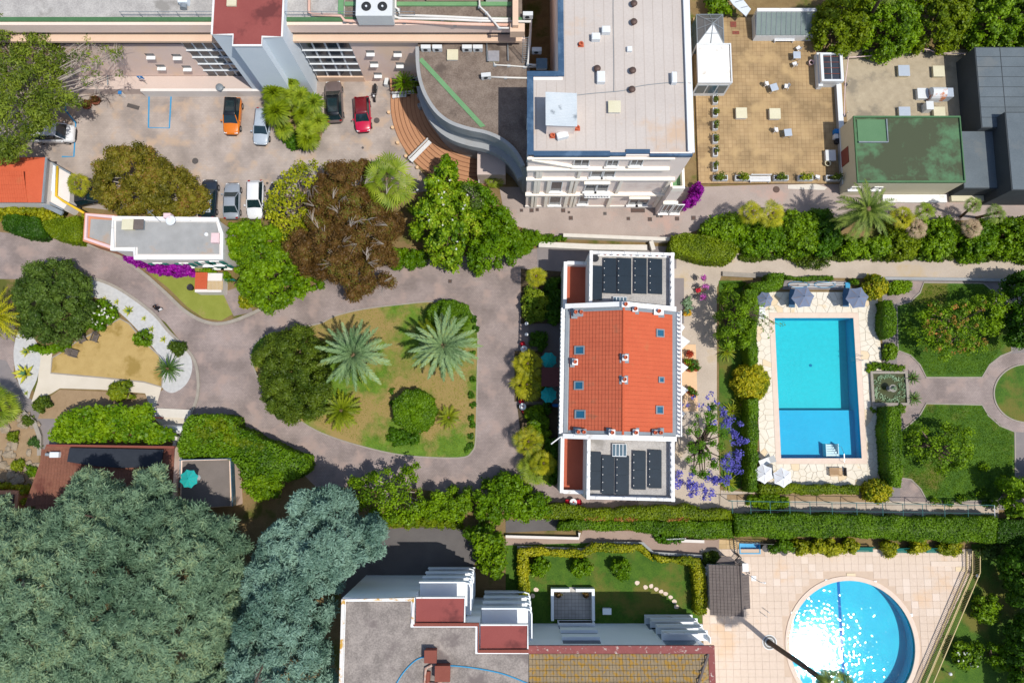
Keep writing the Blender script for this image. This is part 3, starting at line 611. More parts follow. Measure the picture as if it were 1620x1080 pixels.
mat('greyroof2', S(152,152,150), S(178,178,176),.8,26,bump=.4,c3=S(176,160,146), c3s=.4,c3t=.62)
mat('brownroof', S(112,98,88), S(144,130,118),.9,8,contrast=1.4,bump=.4,bscale=12,c3=S(100,88,80), c3s=.3,c3t=.58)
mat('aptroof', S(128,120,114), S(168,158,150),.9,8,contrast=1.4,bump=.6,bscale=12,c3=S(124,114,110), c3s=.3,c3t=.57)
mat('greentrim', S(104,150,104), S(118,164,116),1,10,rough=.6)
mat('darkgreentrim', S(70,110,72), S(84,126,84),1,10,rough=.6)
mat('redroof', S(142,72,68), S(156,84,78),.5,14,bump=.2,c3=S(112,58,56), c3s=.3,c3t=.6)
mat('towerwall', S(222,234,244), S(232,242,250),.4,8)
mat('darkglass', S(52,58,66), S(66,70,78),.8,3,rough=.12,spec=.8)
mat('glass', S(70,96,110), S(96,120,132),.8,3,rough=.08,spec=.8)
mat('skyglass', S(28,92,124), S(40,104,134),.8,3,rough=.1,spec=.8)
mat('terracotta', S(178,92,68), S(192,104,78),.8,12,bump=.15,c3=S(160,80,62), c3s=.4,c3t=.6)
mat('redtile', S(196,90,56), S(208,100,64),.9,9,rough=.75,bump=.2,c3=S(198,104,66), c3s=.8,c3t=.64)
mat('redtile2', S(182,88,60), S(198,102,70),.9,9,rough=.75,bump=.2,c3=S(168,98,70), c3s=.9,c3t=.63)
mat('pottile', S(188,92,62), S(202,108,76),2,10)
mat('leadgrey', S(126,136,144), S(146,154,160),1,10,rough=.5)
mat('solar', S(28,42,54), S(34,50,64),1,6,rough=.55,spec=.15)
mat('solarframe', S(48,62,74), S(56,70,82),1,6,rough=.35)
mat('chalk', S(214,212,208), S(228,226,222),3,12)
mat('oldtile', S(140,122,96), S(160,142,112),1.2,6,bump=.3,c3=S(170,132,58), c3s=2.6,c3t=.53)
mat('greytile', S(104,94,90), S(122,112,106),1.2,8,bump=.3)
mat('rustbrown', S(132,72,60), S(144,82,68),1,12)
mat('gutterred', S(134,74,72), S(150,88,84),2,14,c3=S(206,196,186), c3s=3.5,c3t=.63)
mat('concrete', S(154,157,158), S(170,172,173),.8,14,bump=.2,c3=S(160,160,158), c3s=.5,c3t=.6)
mat('greenroof', S(84,120,86), S(94,132,94),.5,10,bump=.2,c3=S(76,84,62), c3s=.22,c3t=.46)
mat('greenraised', S(90,128,92), S(100,138,100),.5,10)
mat('darkroof', S(94,104,110), S(110,120,126),.5,10,bump=.2,c3=S(112,118,120), c3s=.3,c3t=.58)
mat('darkwall', S(62,68,72), S(72,78,82),.6,10)
mat('beigewall', S(214,206,176), S(222,214,186),.6,8)
mat('corrugated', S(206,216,222), S(224,230,234),.7,10,rough=.45,c3=S(150,160,168), c3s=.9,c3t=.62)
mat('whitemetal', S(222,228,232), S(232,236,238),1,10,rough=.45)
mat('acunit', S(214,218,220), S(224,228,228),1,10,rough=.5)
mat('fan', S(44,46,50), S(54,56,60),1,10)
mat('pipewhite', S(224,222,216), S(234,232,228),1,10,rough=.4)
mat('pipepink', S(228,178,156), S(236,200,182),.5,6,rough=.5)
mat('greenshutter', S(36,118,108), S(44,130,118),1,10)
mat('skydome', S(214,208,176), S(224,218,190),1,8,rough=.4)
mat('yellowpaint', S(232,188,40), S(238,198,54),1,8)
mat('brickred', S(198,132,96), S(212,150,114),1,10,bump=.2)
mat('pinkcoping', S(226,194,196), S(234,208,208),1.5,10)
mat('bluehose', S(66,152,196), S(76,164,206),1,8)
mat('teal', S(24,128,128), S(30,138,138),.8,10,rough=.8)
def FX(px, yw, z): return (px - 810) * (yw * _s + (CAM_H - z) * _c) / CAM_F
def FZ(py, yw):
    v = 540 - py; t = yw / (v * _c + CAM_F * _s); return CAM_H + t * (v * _s - CAM_F * _c)
def window(parent, x0,x1,z0,z1,y, d=-1,frame='whitetrim', pane='darkglass', sill=True, local=False, mull=1,name='window'):
    # window in a wall facing d along y
    f = MB(); a, b = sorted((y, y + d * .1)); w = .1
    f.box(x0 - w, a, z0 - w, x0,b, z1 + w).box(x1,a, z0 - w, x1 + w, b, z1 + w).box(x0,a, z1,x1,b, z1 + w).box(x0,a, z0 - w, x1,b, z0)
    for k in range(1,mull + 1): xm = x0 + (x1 - x0) * k / (mull + 1); a2,b2 = sorted((y, y + d * .06)); f.box(xm - .035,a2,z0,xm + .035,b2,z1)
    o = f.mk(name, frame, parent, local); a, b = sorted((y - d * .02,y + d * .03)); MB().box(x0,a, z0,x1,b, z1).mk('pane', pane, o, local)
    if sill: a, b = sorted((y, y + d * .28)); MB().box(x0 - .2,a, z0 - .2,x1 + .2,b, z0 - .102).mk('sill', frame, o, local)
    return o
def box_part(parent, name, m, x0,y0,z0,x1,y1,z1,local=False, **k): return MB().box(x0,y0,z0,x1,y1,z1).mk(name, m, parent, local, **k)
def flat_tiles(mb, x0,y0,z0,x1,y1,z1,ex, wy, th=.05,axis='x', skip=None):
    # courses of roof tiles climbing from (x0,z0) to (x1,z1); tile width runs along y
    n = max(1,round(abs(x1 - x0) / ex)); m = max(1,round((y1 - y0) / wy)); sl = (z1 - z0) / (x1 - x0); dx = (x1 - x0) / n; dy = (y1 - y0) / m
    for i in range(n):
        xa = x0 + i * dx; xb = xa + dx * 1.12
        for j in range(m):
            ya = y0 + j * dy + .008; yb = ya + dy - .016; e = RD.uniform(0,.014); za = z0 + sl * (xa - x0) + th + e; zb_ = z0 + sl * (xb - x0) + .012
            v = [(xa, ya, za),(xa, yb, za),(xb, yb, zb_),(xb, ya, zb_),(xa, ya, za - th),(xa, yb, za - th)]
            if axis == 'y': v = [(b, a, c) for a, b, c in v]
            mb.add(v, [(0,1,2,3),(0,4,5,1),(0,3,4),(1,5,2)])
# ================================================================ VILLA
vil = thing('villa', 'three-part white villa with orange tiled roof between two balustraded flat wings', 'villa', (9.9,5.75,0), rad(-1.5))
XW, XE, XT, YN, YS, YNN, YSS = -5.05,5.08,-2.9,6.05,-5.86,11.5,-11.45
box_part(vil, 'wall', 'whitewall', XW, YS, 0,XE, YN, 9.0,True)
for nm, a, b, tb in (('north', YN, YNN, 11.08),('south', YSS, YS, -11.15)):
    wing = box_part(vil, 'wing', 'whitewall', XT, a, 0,XE, b, 7.9,True)
    ya, yb = (a, tb) if nm == 'north' else (tb, b)
    ter = box_part(vil, 'terrace', 'whitewall', XW, ya, 0,XT, yb, 4.9,True)
    box_part(ter, 'terrace_floor', 'terracotta', XW + .3,ya + .3 * (nm == 'south'),4.9,XT, yb - .3 * (nm == 'north'),4.96,True)
    pm = MB().box(XW - .06,ya, 4.9,XW + .28,yb, 5.8)
    if nm == 'north': pm.box(XW + .28,yb - .28,4.9,XT, yb + .06,5.8)
    else: pm.box(XW + .28,ya - .06,4.9,XT, ya + .28,5.8)
    pm.bl('parapet', 'whitetrim', ter)
    box_part(wing, 'roof_gravel', 'greyroof', XT + .35,a + .2,7.9,XE - .35,b - .2,7.97,True)
    # balustrade: plinth, rail, balusters
    bl = MB(); bal = MB(); rl = MB()
    sides = [((XT + .17,a),(XT + .17,b)),((XE - .17,a),(XE - .17,b)),((XT, (b - .17) if nm == 'north' else a + .17),(XE, (b - .17) if nm == 'north' else a + .17))]
    for (ax, ay),(bx_, by_) in sides:
        L = math.hypot(bx_ - ax, by_ - ay); n = int(L / .62); hz = abs(bx_ - ax) > .1
        sx, sy = (L / 2,.17) if hz else (.17,L / 2); mx, my = (ax + bx_) / 2,(ay + by_) / 2
        z_ = 7.9; rl.box(mx - sx, my - sy, z_, mx + sx, my + sy, z_ + .16)
        rl.box(mx - sx * (1 if not hz else .999), my - sy * (.78 if hz else 1), z_ + .72,mx + sx * (.78 if not hz else .999), my + sy * (.78 if hz else .999), z_ + .84 + (.004 if hz else 0))
        for k in range(n + 1):
            x = ax + (bx_ - ax) * (k + .5) / (n + 1); y = ay + (by_ - ay) * (k + .5) / (n + 1)
            (bl if k % 2 else bal).lathe([(.06,.16),(.12,.3),(.07,.5),(.1,.7),(.1,.73)], x, y, z_, 6)
            if k % 2: rl.obox(x, y, z_ + .16,.2,.2,.75,0)
    rb = rl.bl('balustrade', 'whitetrim', wing); bal.bl('balusters', 'pottile', wing, kind='stuff')
# glass rooflights on wings
for (gx, gy, sx, sy, nm) in ((.05,6.95,1.3,.55,'n'),(.1,-7.0,1.3,1.15,'s')):
    o = MB().box(gx - sx / 2,gy - sy / 2,7.97,gx + sx / 2,gy + sy / 2,8.3).bl('rooflight', 'whitemetal', vil)
    for k in range(4): MB().box(gx - sx / 2 + sx * (k + .12) / 4,gy - sy / 2 + .06,8.3,gx - sx / 2 + sx * (k + .88) / 4,gy + sy / 2 - .06,8.33).bl('pane', 'glass', o)
# main roof
EV = 9.05; RG = 10.9; rx0,rx1 = XW + .38,XE - .3
roof = MB().add([(rx0,YS, EV),(0,YS, RG),(rx1,YS, EV),(rx0,YN, EV),(0,YN, RG),(rx1,YN, EV)], [(0,1,4,3),(1,2,5,4),(0,2,1),(3,4,5),(0,3,5,2)]).bl('roof', 'redtile2', vil)
tl = MB(); flat_tiles(tl, rx0,YS + .25,EV + .01,-.06,YN - .25,RG + .01,.29,.40,.055); tl.bl('roof_tiles', 'redtile2', roof, kind='stuff')
tl = MB(); flat_tiles(tl, rx1,YS + .25,EV + .01,.06,YN - .25,RG + .01,.29,.40,.04); tl.bl('roof_tiles', 'redtile', roof, kind='stuff')
rt = MB()
for k in range(26):
    y = YS + .25 + k * (YN - YS - .5) / 26; rt.tube([(0,y, RG + .02),(0,y + .47,RG + .04)], .13,8)
rt.bl('ridge_tiles', 'redtile', roof, kind='stuff')
for y in (YS, YN):                                # gable copings
    s = 1 if y > 0 else -1; g = MB()
    for a, b in ((XW - .1,0.0),(XE + .05,0.0)):
        zA, zB = EV + .12,RG + .22; v = []
        for (x, z) in ((a, zA),(b, zB)): v += [(x, y - .22,z - .5),(x, y + .22,z - .5),(x, y + .22,z),(x, y - .22,z)]
        g.add(v, [(0,1,5,4),(1,2,6,5),(2,3,7,6),(3,0,4,7),(0,3,2,1),(4,5,6,7)])
    g.bl('gable_coping', 'whitetrim', vil)
    f = MB()
    for a, b in ((rx0,-.1),(rx1,.1)):
        z0_, z1_ = EV + .07,RG + .07; f.add([(a, y - s * .24,z0_),(b, y - s * .24,z1_),(b, y - s * .55,z1_ + .02),(a, y - s * .55,z0_ + .02)], [(0,1,2,3)])
    f.bl('flashing', 'leadgrey', roof)
def vloc(px, py, z):                              # picture point at height z -> villa coordinates
    gx, gy = P(px, py, z); dx, dy = gx - 9.9,gy - 5.75; a = rad(1.5); return dx * math.cos(a) - dy * math.sin(a), dx * math.sin(a) + dy * math.cos(a)
def rz_at(x): return EV + (RG - EV) * (1 - abs(x) / (4.7))
for px, py, sx, sy, n, h in ((916,492,1.0,.75,2,.7),(987.6,484,.75,.5,1,.6),(1004,490,.55,.5,1,.6),(1044,491,1.0,.7,1,.6),(911,571,.55,.6,1,.7),(987,567,.55,.6,1,.7),(986,601,.5,.5,1,.45),(920,683,1.1,.6,2,.8),(967,684,.6,.6,1,.8),(1004.5,684,.55,.6,1,.7),(1042,684,1.15,.6,2,.7)):
    x, y = vloc(px, py, 10.6); z = rz_at(x); h *= .75; sx *= .85; sy *= .85
    c = MB().obox(x, y, z - .3,sx, sy, h + .3).bl('chimney', 'chalk', vil)
    MB().obox(x, y, z + h, sx + .04,sy + .04,.07).mk('cap', 'leadgrey' if n == 2 else 'whitetrim', c, True)
    for k in range(n): MB().lathe([(.17,0),(.14,.3),(.16,.34),(.1,.34),(.1,.2)], x + (k - (n - 1) / 2) * .5,y, z + h + .09,10).bl('chimney_pot', 'pottile', c)
    MB().obox(x, y, z - .1 - .06,sx + .35,sy + .35,.2).bl('flashing', 'leadgrey', c)
for px, py, sx, sy in ((918,553,.95,.8),(917,609,.9,.8),(919,655,1.0,.8),(1045,526,.85,.75),(1047,600,.6,.55),(1044,648,.8,.75)):
    x, y = vloc(px, py, 10); z = rz_at(x); sl = math.atan((RG - EV) / 4.7) * (-1 if x < 0 else 1)
    fr = MB()
    for a, b, c, d in ((-sx / 2,-sy / 2,sx / 2,-sy / 2 + .1),(-sx / 2,sy / 2 - .1,sx / 2,sy / 2),(-sx / 2,-sy / 2 + .1,-sx / 2 + .13,sy / 2 - .1),(sx / 2 - .1,-sy / 2 + .1,sx / 2,sy / 2 - .1)): fr.box(a, b, 0,c, d, .16)
    o = fr.bl('roof_window', 'leadgrey', vil); o.location = (x, y, z + .04); o.rotation_euler = (0,sl, 0)
    MB().box(-sx / 2 + .13,-sy / 2 + .1,.02,sx / 2 - .1,sy / 2 - .1,.1).bl('pane', 'skyglass', o)
# west and east cornices with consoles and flower boxes
for s, xa in ((-1,XW),(1,XE)):
    cb = MB().box(min(xa, xa + s * .45), YS + .22,8.62,max(xa, xa + s * .45), YN - .22,8.86).bl('cornice', 'whitetrim', vil)
    lt = MB().box(min(xa + s * .35,xa + s * .45), YS + .22,9.5,max(xa + s * .35,xa + s * .45), YN - .22,9.6); n = 30
    for k in range(n): y = YS + .4 + k * (YN - YS - .8) / (n - 1); lt.lathe([(.05,.0),(.1,.18),(.05,.4),(.08,.64)], xa + s * .4,y, 8.86,6)
    lt.bl('balustrade', 'whitetrim', vil)
    gm = MB().box(min(xa - s * .3,xa + s * .02), YS + .22,9.0,max(xa - s * .3,xa + s * .02), YN - .22,9.03); gm.bl('gutter', 'leadgrey', vil)
for k in range(5):
    for z in (1.2,4.4):
        for s, xx in ((-1,XW),(1,XE)):
            y = YS + 1.4 + k * 2.25; a, b = sorted((xx, xx + s * .08)); o = MB().box(a, y - .6,z - .1,b, y + .6,z + 2.3).bl('window', 'whitetrim', vil)
            a, b = sorted((xx + s * .05,xx + s * .1)); MB().box(a, y - .45,z + .05,b, y + .45,z + 2.15).bl('pane', 'glass', o)
aw = MB(); ax, ay = vloc(867,596,3); aw.add([(XW, ay - .95,3.4),(XW, ay + .95,3.4),(XW - 1.9,ay + .95,2.9),(XW - 1.9,ay - .95,2.9),(XW, ay - .95,3.34),(XW, ay + .95,3.34),(XW - 1.9,ay + .95,2.84),(XW - 1.9,ay - .95,2.84)], [(0,1,2,3),(7,6,5,4),(0,3,7,4),(1,5,6,2),(3,2,6,7)])
mat('canopyred', S(92,50,48), S(104,58,54),.8,10); aw.bl('entrance_canopy', 'canopyred', vil)
for s in (-.9,.9): MB().tube([(XW - 1.85,ay + s, 0),(XW - 1.85,ay + s, 2.85)], .05).bl('canopy_post', 'iron', vil)
MB().tube([(XW - .1,YS + .05,8.0),(XW - 1.1,YS - .75,8.1)], .06).bl('water_spout', 'whitetrim', vil)
# solar panels
def solar(px0,py0,px1,py1,label, grp):
    r = RC(px0,py0,px1,py1,8.2); cx, cy = (r[0] + r[2]) / 2,(r[1] + r[3]) / 2; L, W_ = r[3] - r[1], (r[2] - r[0]) * 1.1
    t = thing('solar_panel', label, 'solar panel', (cx, cy, 7.97), rad(-1.5), grp)
    v = lambda z, k: [(-W_ / 2 * k, -L / 2,z),(W_ / 2 * k, -L / 2,z + .0),(W_ / 2 * k, L / 2,z),(-W_ / 2 * k, L / 2,z)]
    for s in (-1,1):
        m_ = MB(); y0_, y1_ = (0.006,L / 2) if s > 0 else (-L / 2,-.006)
        m_.add([(-W_ / 2,y0_, .30),(W_ / 2,y0_, .16),(W_ / 2,y1_, .16),(-W_ / 2,y1_, .30),(-W_ / 2,y0_, .25),(W_ / 2,y0_, .11),(W_ / 2,y1_, .11),(-W_ / 2,y1_, .25)], [(0,1,2,3),(7,6,5,4),(0,4,5,1),(1,5,6,2),(2,6,7,3),(3,7,4,0)])
        m_.bl('collector', 'solar', t)
    fr = MB()
    for y in (-L * .4,-L * .1,L * .1,L * .4): fr.box(-W_ / 2,y - .03,0,-W_ / 2 + .06,y + .03,.25).box(W_ / 2 - .06,y - .03,0,W_ / 2,y + .03,.11)
    fr.bl('support', 'solarframe', t)
    nb = MB()
    for k in range(5): nb.obox(-W_ / 2 + .08,-L / 2 + L * (k + .5) / 5,.29,.07,.07,.03)
    nb.bl('clips', 'pipewhite', t)
for k, (a, b, c, d) in enumerate(((935,420,952,474),(955.5,408,974,464),(978,408,998,465),(1004,408,1022.5,464.5),(1028,409,1047,465))):
    solar(a, b, c, d, f"black solar panel on the wing beside the retaining wall, {['next to the red terrace', 'second', 'third', 'fourth', 'fifth'][k]}{' from the red terrace' if k else ''}", 'solar panels on the upper wing')
for k, (a, b, c, d) in enumerate(((933,714.5,950,775),(953,720,971,781),(975.5,720.5,994.5,782),(1002,713,1021,774),(1027,711.5,1046,772))):
    solar(a, b, c, d, f"black solar panel on the wing beside the long hedge, {['next to the red terrace', 'second', 'third', 'fourth', 'fifth'][k]}{' from the red terrace' if k else ''}", 'solar panels on the lower wing')
# satellite dish on the wing
t = thing('satellite_dish', 'black satellite dish in the roof corner beside the solar panels', 'satellite dish', (*P(940,411,8),7.97))
dm = MB(); dm.lathe([(.02,.5),(.2,.55),(.38,.68),(.36,.7),(.18,.58)], t.location.x, t.location.y, 7.97,14); dm.mk('dish', 'fan', t, smooth=True); MB().tube([(t.location.x, t.location.y, 7.97),(t.location.x, t.location.y, 8.5)], .03).mk('mast', 'steel', t)
# ================================================================ HOTEL
hot = thing('hotel', 'large cream hotel with flat roof, dark blue roof edging and ornate garden facade', 'building', (8,30,0))
HZ = 14.5; hx0,hxs, hx1,hy0,hy1,hy2 = 1.45,4.2,15.75,24.34,31.6,75
MB().prism([(hx0,hy0),(hx1,hy0),(hx1,hy2),(hxs, hy2),(hxs, hy1),(hx0,hy1)], 0,HZ).mk('wall', 'creamwall', hot)
MB().sheet([(hx0 + .3,hy0 + .3),(hx1 - .3,hy0 + .3),(hx1 - .3,hy2),(hxs + .3,hy2),(hxs + .3,hy1 - .3),(hx0 + .3,hy1 - .3)], HZ + .02).mk('roof', 'hotelroof', hot)
sm_ = MB()
for k in range(13): sm_.box(hxs + .5 + k * .88,hy0 + .6,HZ + .022,hxs + .54 + k * .88,hy2,HZ + .03)
for k in range(3): sm_.box(hx0 + .7 + k * .88,hy0 + .6,HZ + .022,hx0 + .74 + k * .88,hy1 - .5,HZ + .03)
sm_.mk('membrane_seams', 'hotelseam', hot)
cm = MB(); cw_ = .55
for a in ((hx0 - .12,hy0,hx0 + cw_ - .1,hy1),(hxs - .1,hy1,hxs + .42,hy2),(hx0 - .12,hy1 - .02,hxs - .1,hy1 + cw_ - .1),(hx0 + cw_ - .1,hy0 - .1,FX(965,hy0,HZ), hy0 + .35),(FX(965,hy0,HZ), hy0 - .05,FX(990,hy0,HZ), hy0 + .22),(FX(990,hy0,HZ), hy0 + .1,FX(1028,hy0,HZ), hy0 + .5),(FX(1028,hy0,HZ), hy0 - .1,hx1,hy0 + .12)): cm.box(a[0], a[1], HZ - .18,a[2], a[3], HZ + .18)
cm.mk('roof_edging', 'bluetrim', hot)
rm = MB().box(hx1 - .42,hy0 + .3,HZ, hx1 - .25,hy2,HZ + .35).box(hx1 - .05,hy0 + .3,HZ - .3,hx1 + .25,hy2,HZ - .05); rm.mk('east_rail', 'whitemetal', hot)
yS = hy0
for z, d, h in ((4.45,.35,.28),(8.8,.3,.26),(11.45,.32,.3),(13.9,.2,.2)):
    box_part(hot, 'string_course', 'creamtrim', hx0 - .1,yS - d, z, hx1 - .6 + (.3 if z < 10 else -.8), yS, z + h)
box_part(hot, 'plinth', 'whitewall', hx0 - .06,yS - .14,0,hx1 - .5,yS, .55)
for px in (842,846,862,893,902,906,960,1033,1042):
    x = FX(px, yS, 0); box_part(hot, 'pilaster', 'creamtrim', x - .17,yS - .22,.55,x + .17,yS, 4.45)
for px in (846,851,866,901,908,975,1048):
    x = FX(px, yS, 4.8); box_part(hot, 'pilaster', 'creamtrim', x - .15,yS - .2,4.73,x + .15,yS, 8.8)
for px in (850,855,915):
    x = FX(px, yS, 9.2); box_part(hot, 'pilaster', 'creamtrim', x - .14,yS - .18,9.06,x + .14,yS, 11.45)
mat('lilacglass', S(150,150,156), S(170,168,172),.8,4,rough=.15,spec=.6)
for (a, b, z0_, z1_, mu) in ((909,931,12.2,13.7,1),(961,977,12.2,13.5,1),(999,1016,12.3,13.8,1),(936,952,9.4,11.1,0),(956,972,9.4,11.1,0),(927,943,5.3,8.1,0),(946,962,5.3,8.1,0),(917,930,1.3,3.8,0),(997,1010,1.0,3.7,0),(1012,1026,1.0,3.7,0),(870,886,1.0,3.6,0),(872,888,5.3,8.0,0)):
    zc = (z0_ + z1_) / 2; o = window(hot, FX(a, yS, zc), FX(b, yS, zc), z0_, z1_, yS, -1,pane='darkglass', mull=mu)
for (a, b, z) in ((924,965,8.35),(995,1028,3.95)):
    box_part(hot, 'hood', 'creamtrim', FX(a, yS, z), yS - .5,z, FX(b, yS, z), yS, z + .22)
bm_ = MB().box(FX(924,yS, 5), yS - .7,4.95,FX(965,yS, 5), yS, 5.08)
for k in range(9): x = FX(926,yS, 5) + k * .28; bm_.lathe([(.05,0),(.08,.2),(.05,.5)], x, yS - .62,5.08,6)
bm_.box(FX(924,yS, 5), yS - .7,5.58,FX(965,yS, 5), yS - .55,5.68); bm_.mk('balcony', 'whitetrim', hot)
# diagonal coping of the attic and the corner bay
dg = MB(); a_, b_ = (hx0 + .3,13.85),(FX(918,yS, 12),11.8); dg.add([(a_[0], yS - .25,a_[1] - .12),(b_[0], yS - .25,b_[1] - .12),(b_[0], yS - .25,b_[1] + .12),(a_[0], yS - .25,a_[1] + .12),(a_[0], yS, a_[1] - .12),(b_[0], yS, b_[1] - .12),(b_[0], yS, b_[1] + .12),(a_[0], yS, a_[1] + .12)], [(3,2,1,0),(0,1,5,4),(1,2,6,5),(2,3,7,6),(3,0,4,7)]); dg.mk('sloping_cornice', 'creamtrim', hot)
bx0,bx1 = FX(1062,24,8), hx1 + .75
bay = box_part(hot, 'corner_bay', 'creamwall', bx0,yS - .9,0,bx1,yS + 6,7.6)
box_part(bay, 'balcony_floor', 'greentrim', bx0 + .25,yS - .65,7.6,bx1 - .2,yS + 5.8,7.63)
pr = MB().box(bx0,yS - .9,7.6,bx1,yS - .66,8.5).box(bx1 - .22,yS - .66,7.6,bx1,yS + 6,8.5); pr.mk('parapet', 'creamtrim', bay)
box_part(bay, 'ledge', 'creamtrim', bx0 - .1,yS - 1.2,4.4,bx1 + .2,yS - .9,4.7)
for k, (a, b) in enumerate(((bx0 + .3,bx0 + 1.1),(bx0 + 1.4,bx0 + 2.2))): window(hot, a, b, 1.0,3.6,yS - .9,-1)
for k in range(6): window_x = None
# west side of the hotel: a few windows
for y in (26,29.2):
    for z in (9.8,12.0): o = MB().box(hx0 - .08,y - .5,z, hx0,y + .5,z + 1.4).mk('window', 'whitetrim', hot); MB().box(hx0 - .1,y - .4,z + .1,hx0 - .05,y + .4,z + 1.3).mk('pane', 'glass', o)
# roof furniture of the hotel (each its own thing)
def roofbox(name, label, cat, px, py, z, sx, sy, h, m, lid=None, rz=0,group=None, top=1.0):
    x, y = P(px, py, z + h); t = thing(name, label, cat, (x, y, z), rz, group)
    MB().obox(0,0,0,sx, sy, h, 0,top).bl('housing', m, t, bevel=.02)
    if lid: MB().obox(0,0,h, sx + .1,sy + .1,.06).bl('lid', lid, t, bevel=.02)
    else: MB().obox(0,0,h, sx * .8,sy * .8,.03).bl('lid', m, t)
    return t
t = thing('stair_hut', 'rooftop hut with corrugated pale metal roof in the hotel roof corner', 'hut', (*P(888,174,16.5), HZ)); gx, gy = t.location.x, t.location.y
MB().obox(gx, gy, HZ, 2.45,2.7,1.9).mk('wall', 'creamwall', t)
cr = MB(); nx_ = 46; W_, L_ = 2.7,3.0; v = []
for i in range(nx_ + 1):
    y = gy - L_ / 2 + L_ * i / nx_; z = HZ + 1.95 + .05 * math.cos(i * math.pi); v += [(gx - W_ / 2,y, z + .25),(gx + W_ / 2,y, z)]
cr.add(v, [(2 * i, 2 * i + 1,2 * i + 3,2 * i + 2) for i in range(nx_)]); cr.mk('corrugated_roof', 'corrugated', t)
roofbox('skylight', 'square cream skylight dome on the hotel roof near the garden facade', 'skylight', 972,169,HZ, 1.0,1.0,.35,'chalk', 'skydome')
for k, (px, py) in enumerate(((1003,5),(1003,34),(945,108),(1001,111),(1000,141))):
    x, y = P(px, py, HZ + .4); t = thing('roof_vent', f"dark brown mushroom vent on the hotel roof, {['topmost', 'second from the top', 'left of the other four', 'between the second and the lowest', 'nearest the cream skylight'][k]}", 'vent', (x, y, HZ + .02), group='mushroom vents on the hotel roof')
    MB().lathe([(.16,0),(.16,.3)], 0,0,0,10).bl('pipe', 'rustbrown', t); MB().lathe([(.3,.3),(.32,.36),(.2,.48),(.03,.5)], 0,0,0,12).bl('cowl', 'iron', t, smooth=True)
for k, (px, py, sx, sy, lb) in enumerate(((943,57,.75,.6,'lower one of the twin vents on the hotel roof'),(959,46,.75,.6,'upper one of the twin vents on the hotel roof'),(951,121,.7,1.0,'beside the left mushroom vent'),(1067,122,.45,1.0,'tall one at the white east edge of the hotel roof'),(996,77,.45,.45,'smallest one midway along the hotel roof'),(890,213,1.0,.55,'lying by the corrugated hut'))):
    roofbox('vent_box', f'white metal vent box, {lb}', 'vent', px, py, HZ, sx, sy, .55 if k != 4 else .3,'whitemetal', rz=.25 if k == 5 else 0,group='white vent boxes on the hotel roof')
for k, (px, py) in enumerate(((919,72),(874,216),(913,204))):
    x, y = P(px, py, HZ); t = thing('clay_pot', f"small terracotta chimney pot on the hotel roof {['near the twin vents', 'left of the white box by the hut', 'at the hut corner'][k]}", 'chimney pot', (x, y, HZ + .02)); MB().lathe([(.2,0),(.16,.25),(.22,.32),(.12,.32),(.1,.15)], 0,0,0,10).bl('pot', 'pottile', t); MB().obox(0,0,0,.5,.4,.06).bl('base', 'pottile', t)
def cable(name, label, pts, z, r, m, cat='cable'):
    q = [(*P(x, y, z), z + r) for x, y in pts]; MB().tube(spline(q, 4,False), r, 5).mk(name, m, label=label, cat=cat)
cable('lightning_cable', 'thin grey cable crossing the hotel roof from hut to east edge', [(905,152),(940,148),(985,144),(1010,137),(1040,133),(1066,131),(1093,132)], HZ + .03,.03,'leadgrey')
cable('lightning_cable', 'thin grey cable running up the middle of the hotel roof', [(971,146),(971,100),(970,40),(970,-30)], HZ + .03,.025,'leadgrey')
# ================================================================ PINK WING + TOWER
pk = thing('pink_building', 'long low pink building with flat gravel roofs, green edging and small square windows', 'building', (-20,45,0))
PY = 38.67; PZ = 10.9; px0,px1 = -75.0,FX(826,PY, PZ)
MB().box(px0,PY + .35,0,px1,80,PZ).mk('wall', 'pinkwall', pk)
box_part(pk, 'roof_gravel', 'greyroof', px0,PY + .7,PZ, FX(545,PY, PZ),80,PZ + .03); box_part(pk, 'roof_felt', 'brownroof', FX(545,PY, PZ) + .002,PY + .7,PZ, px1,80,PZ + .035)
box_part(pk, 'roof_edging', 'darkgreentrim', px0,PY + .3,PZ - .05,px1,PY + .68,PZ + .16)
for x in (FX(539,PY, PZ),): box_part(pk, 'roof_edging', 'greentrim', x - .25,PY + .7,PZ + .03,x + .25,PY + 3.2,PZ + .2)
box_part(pk, 'roof_edging', 'greentrim', FX(545,PY, PZ), P(600,8,PZ)[1] - .2,PZ + .03,px1 - 1,P(600,8,PZ)[1] + .2,PZ + .2)
# tower limits
tA0,tA1 = P(335,55,12.1); tB0,tB1 = P(368,72,12.1); tC0 = P(446,62,12.1)[0]
# facade layers: fascia, slot, lower wall
for xa, xb in ((px0,tA0),(tC0,px1)):
    box_part(pk, 'fascia', 'pinkwall', xa, PY, 9.55,xb, PY + .35,PZ - .05)
    box_part(pk, 'sill_band', 'pinkbright', xa, PY - .5,8.55,xb, PY + .35,8.85)
    box_part(pk, 'slot', 'darkglass', xa, PY + .2,8.85,xb, PY + .36,9.55)
zt = 8.55; fx1 = FX(660,PY, 6)
box_part(pk, 'front_wall', 'pinkwall', FX(566,PY, 4), PY - .12,0,FX(830,PY, 8), PY + .35,zt)
box_part(pk, 'front_wall', 'pinkwall', px0,PY - .12,1.2,FX(305,PY, 5), PY + .35,7.3)
box_part(pk, 'window_band', 'darkglass', px0,PY + .1,7.3,tA0,PY + .37,8.0); box_part(pk, 'sill_band', 'pinkwall', px0,PY - .1,8.0,tA0,PY + .35,8.55)
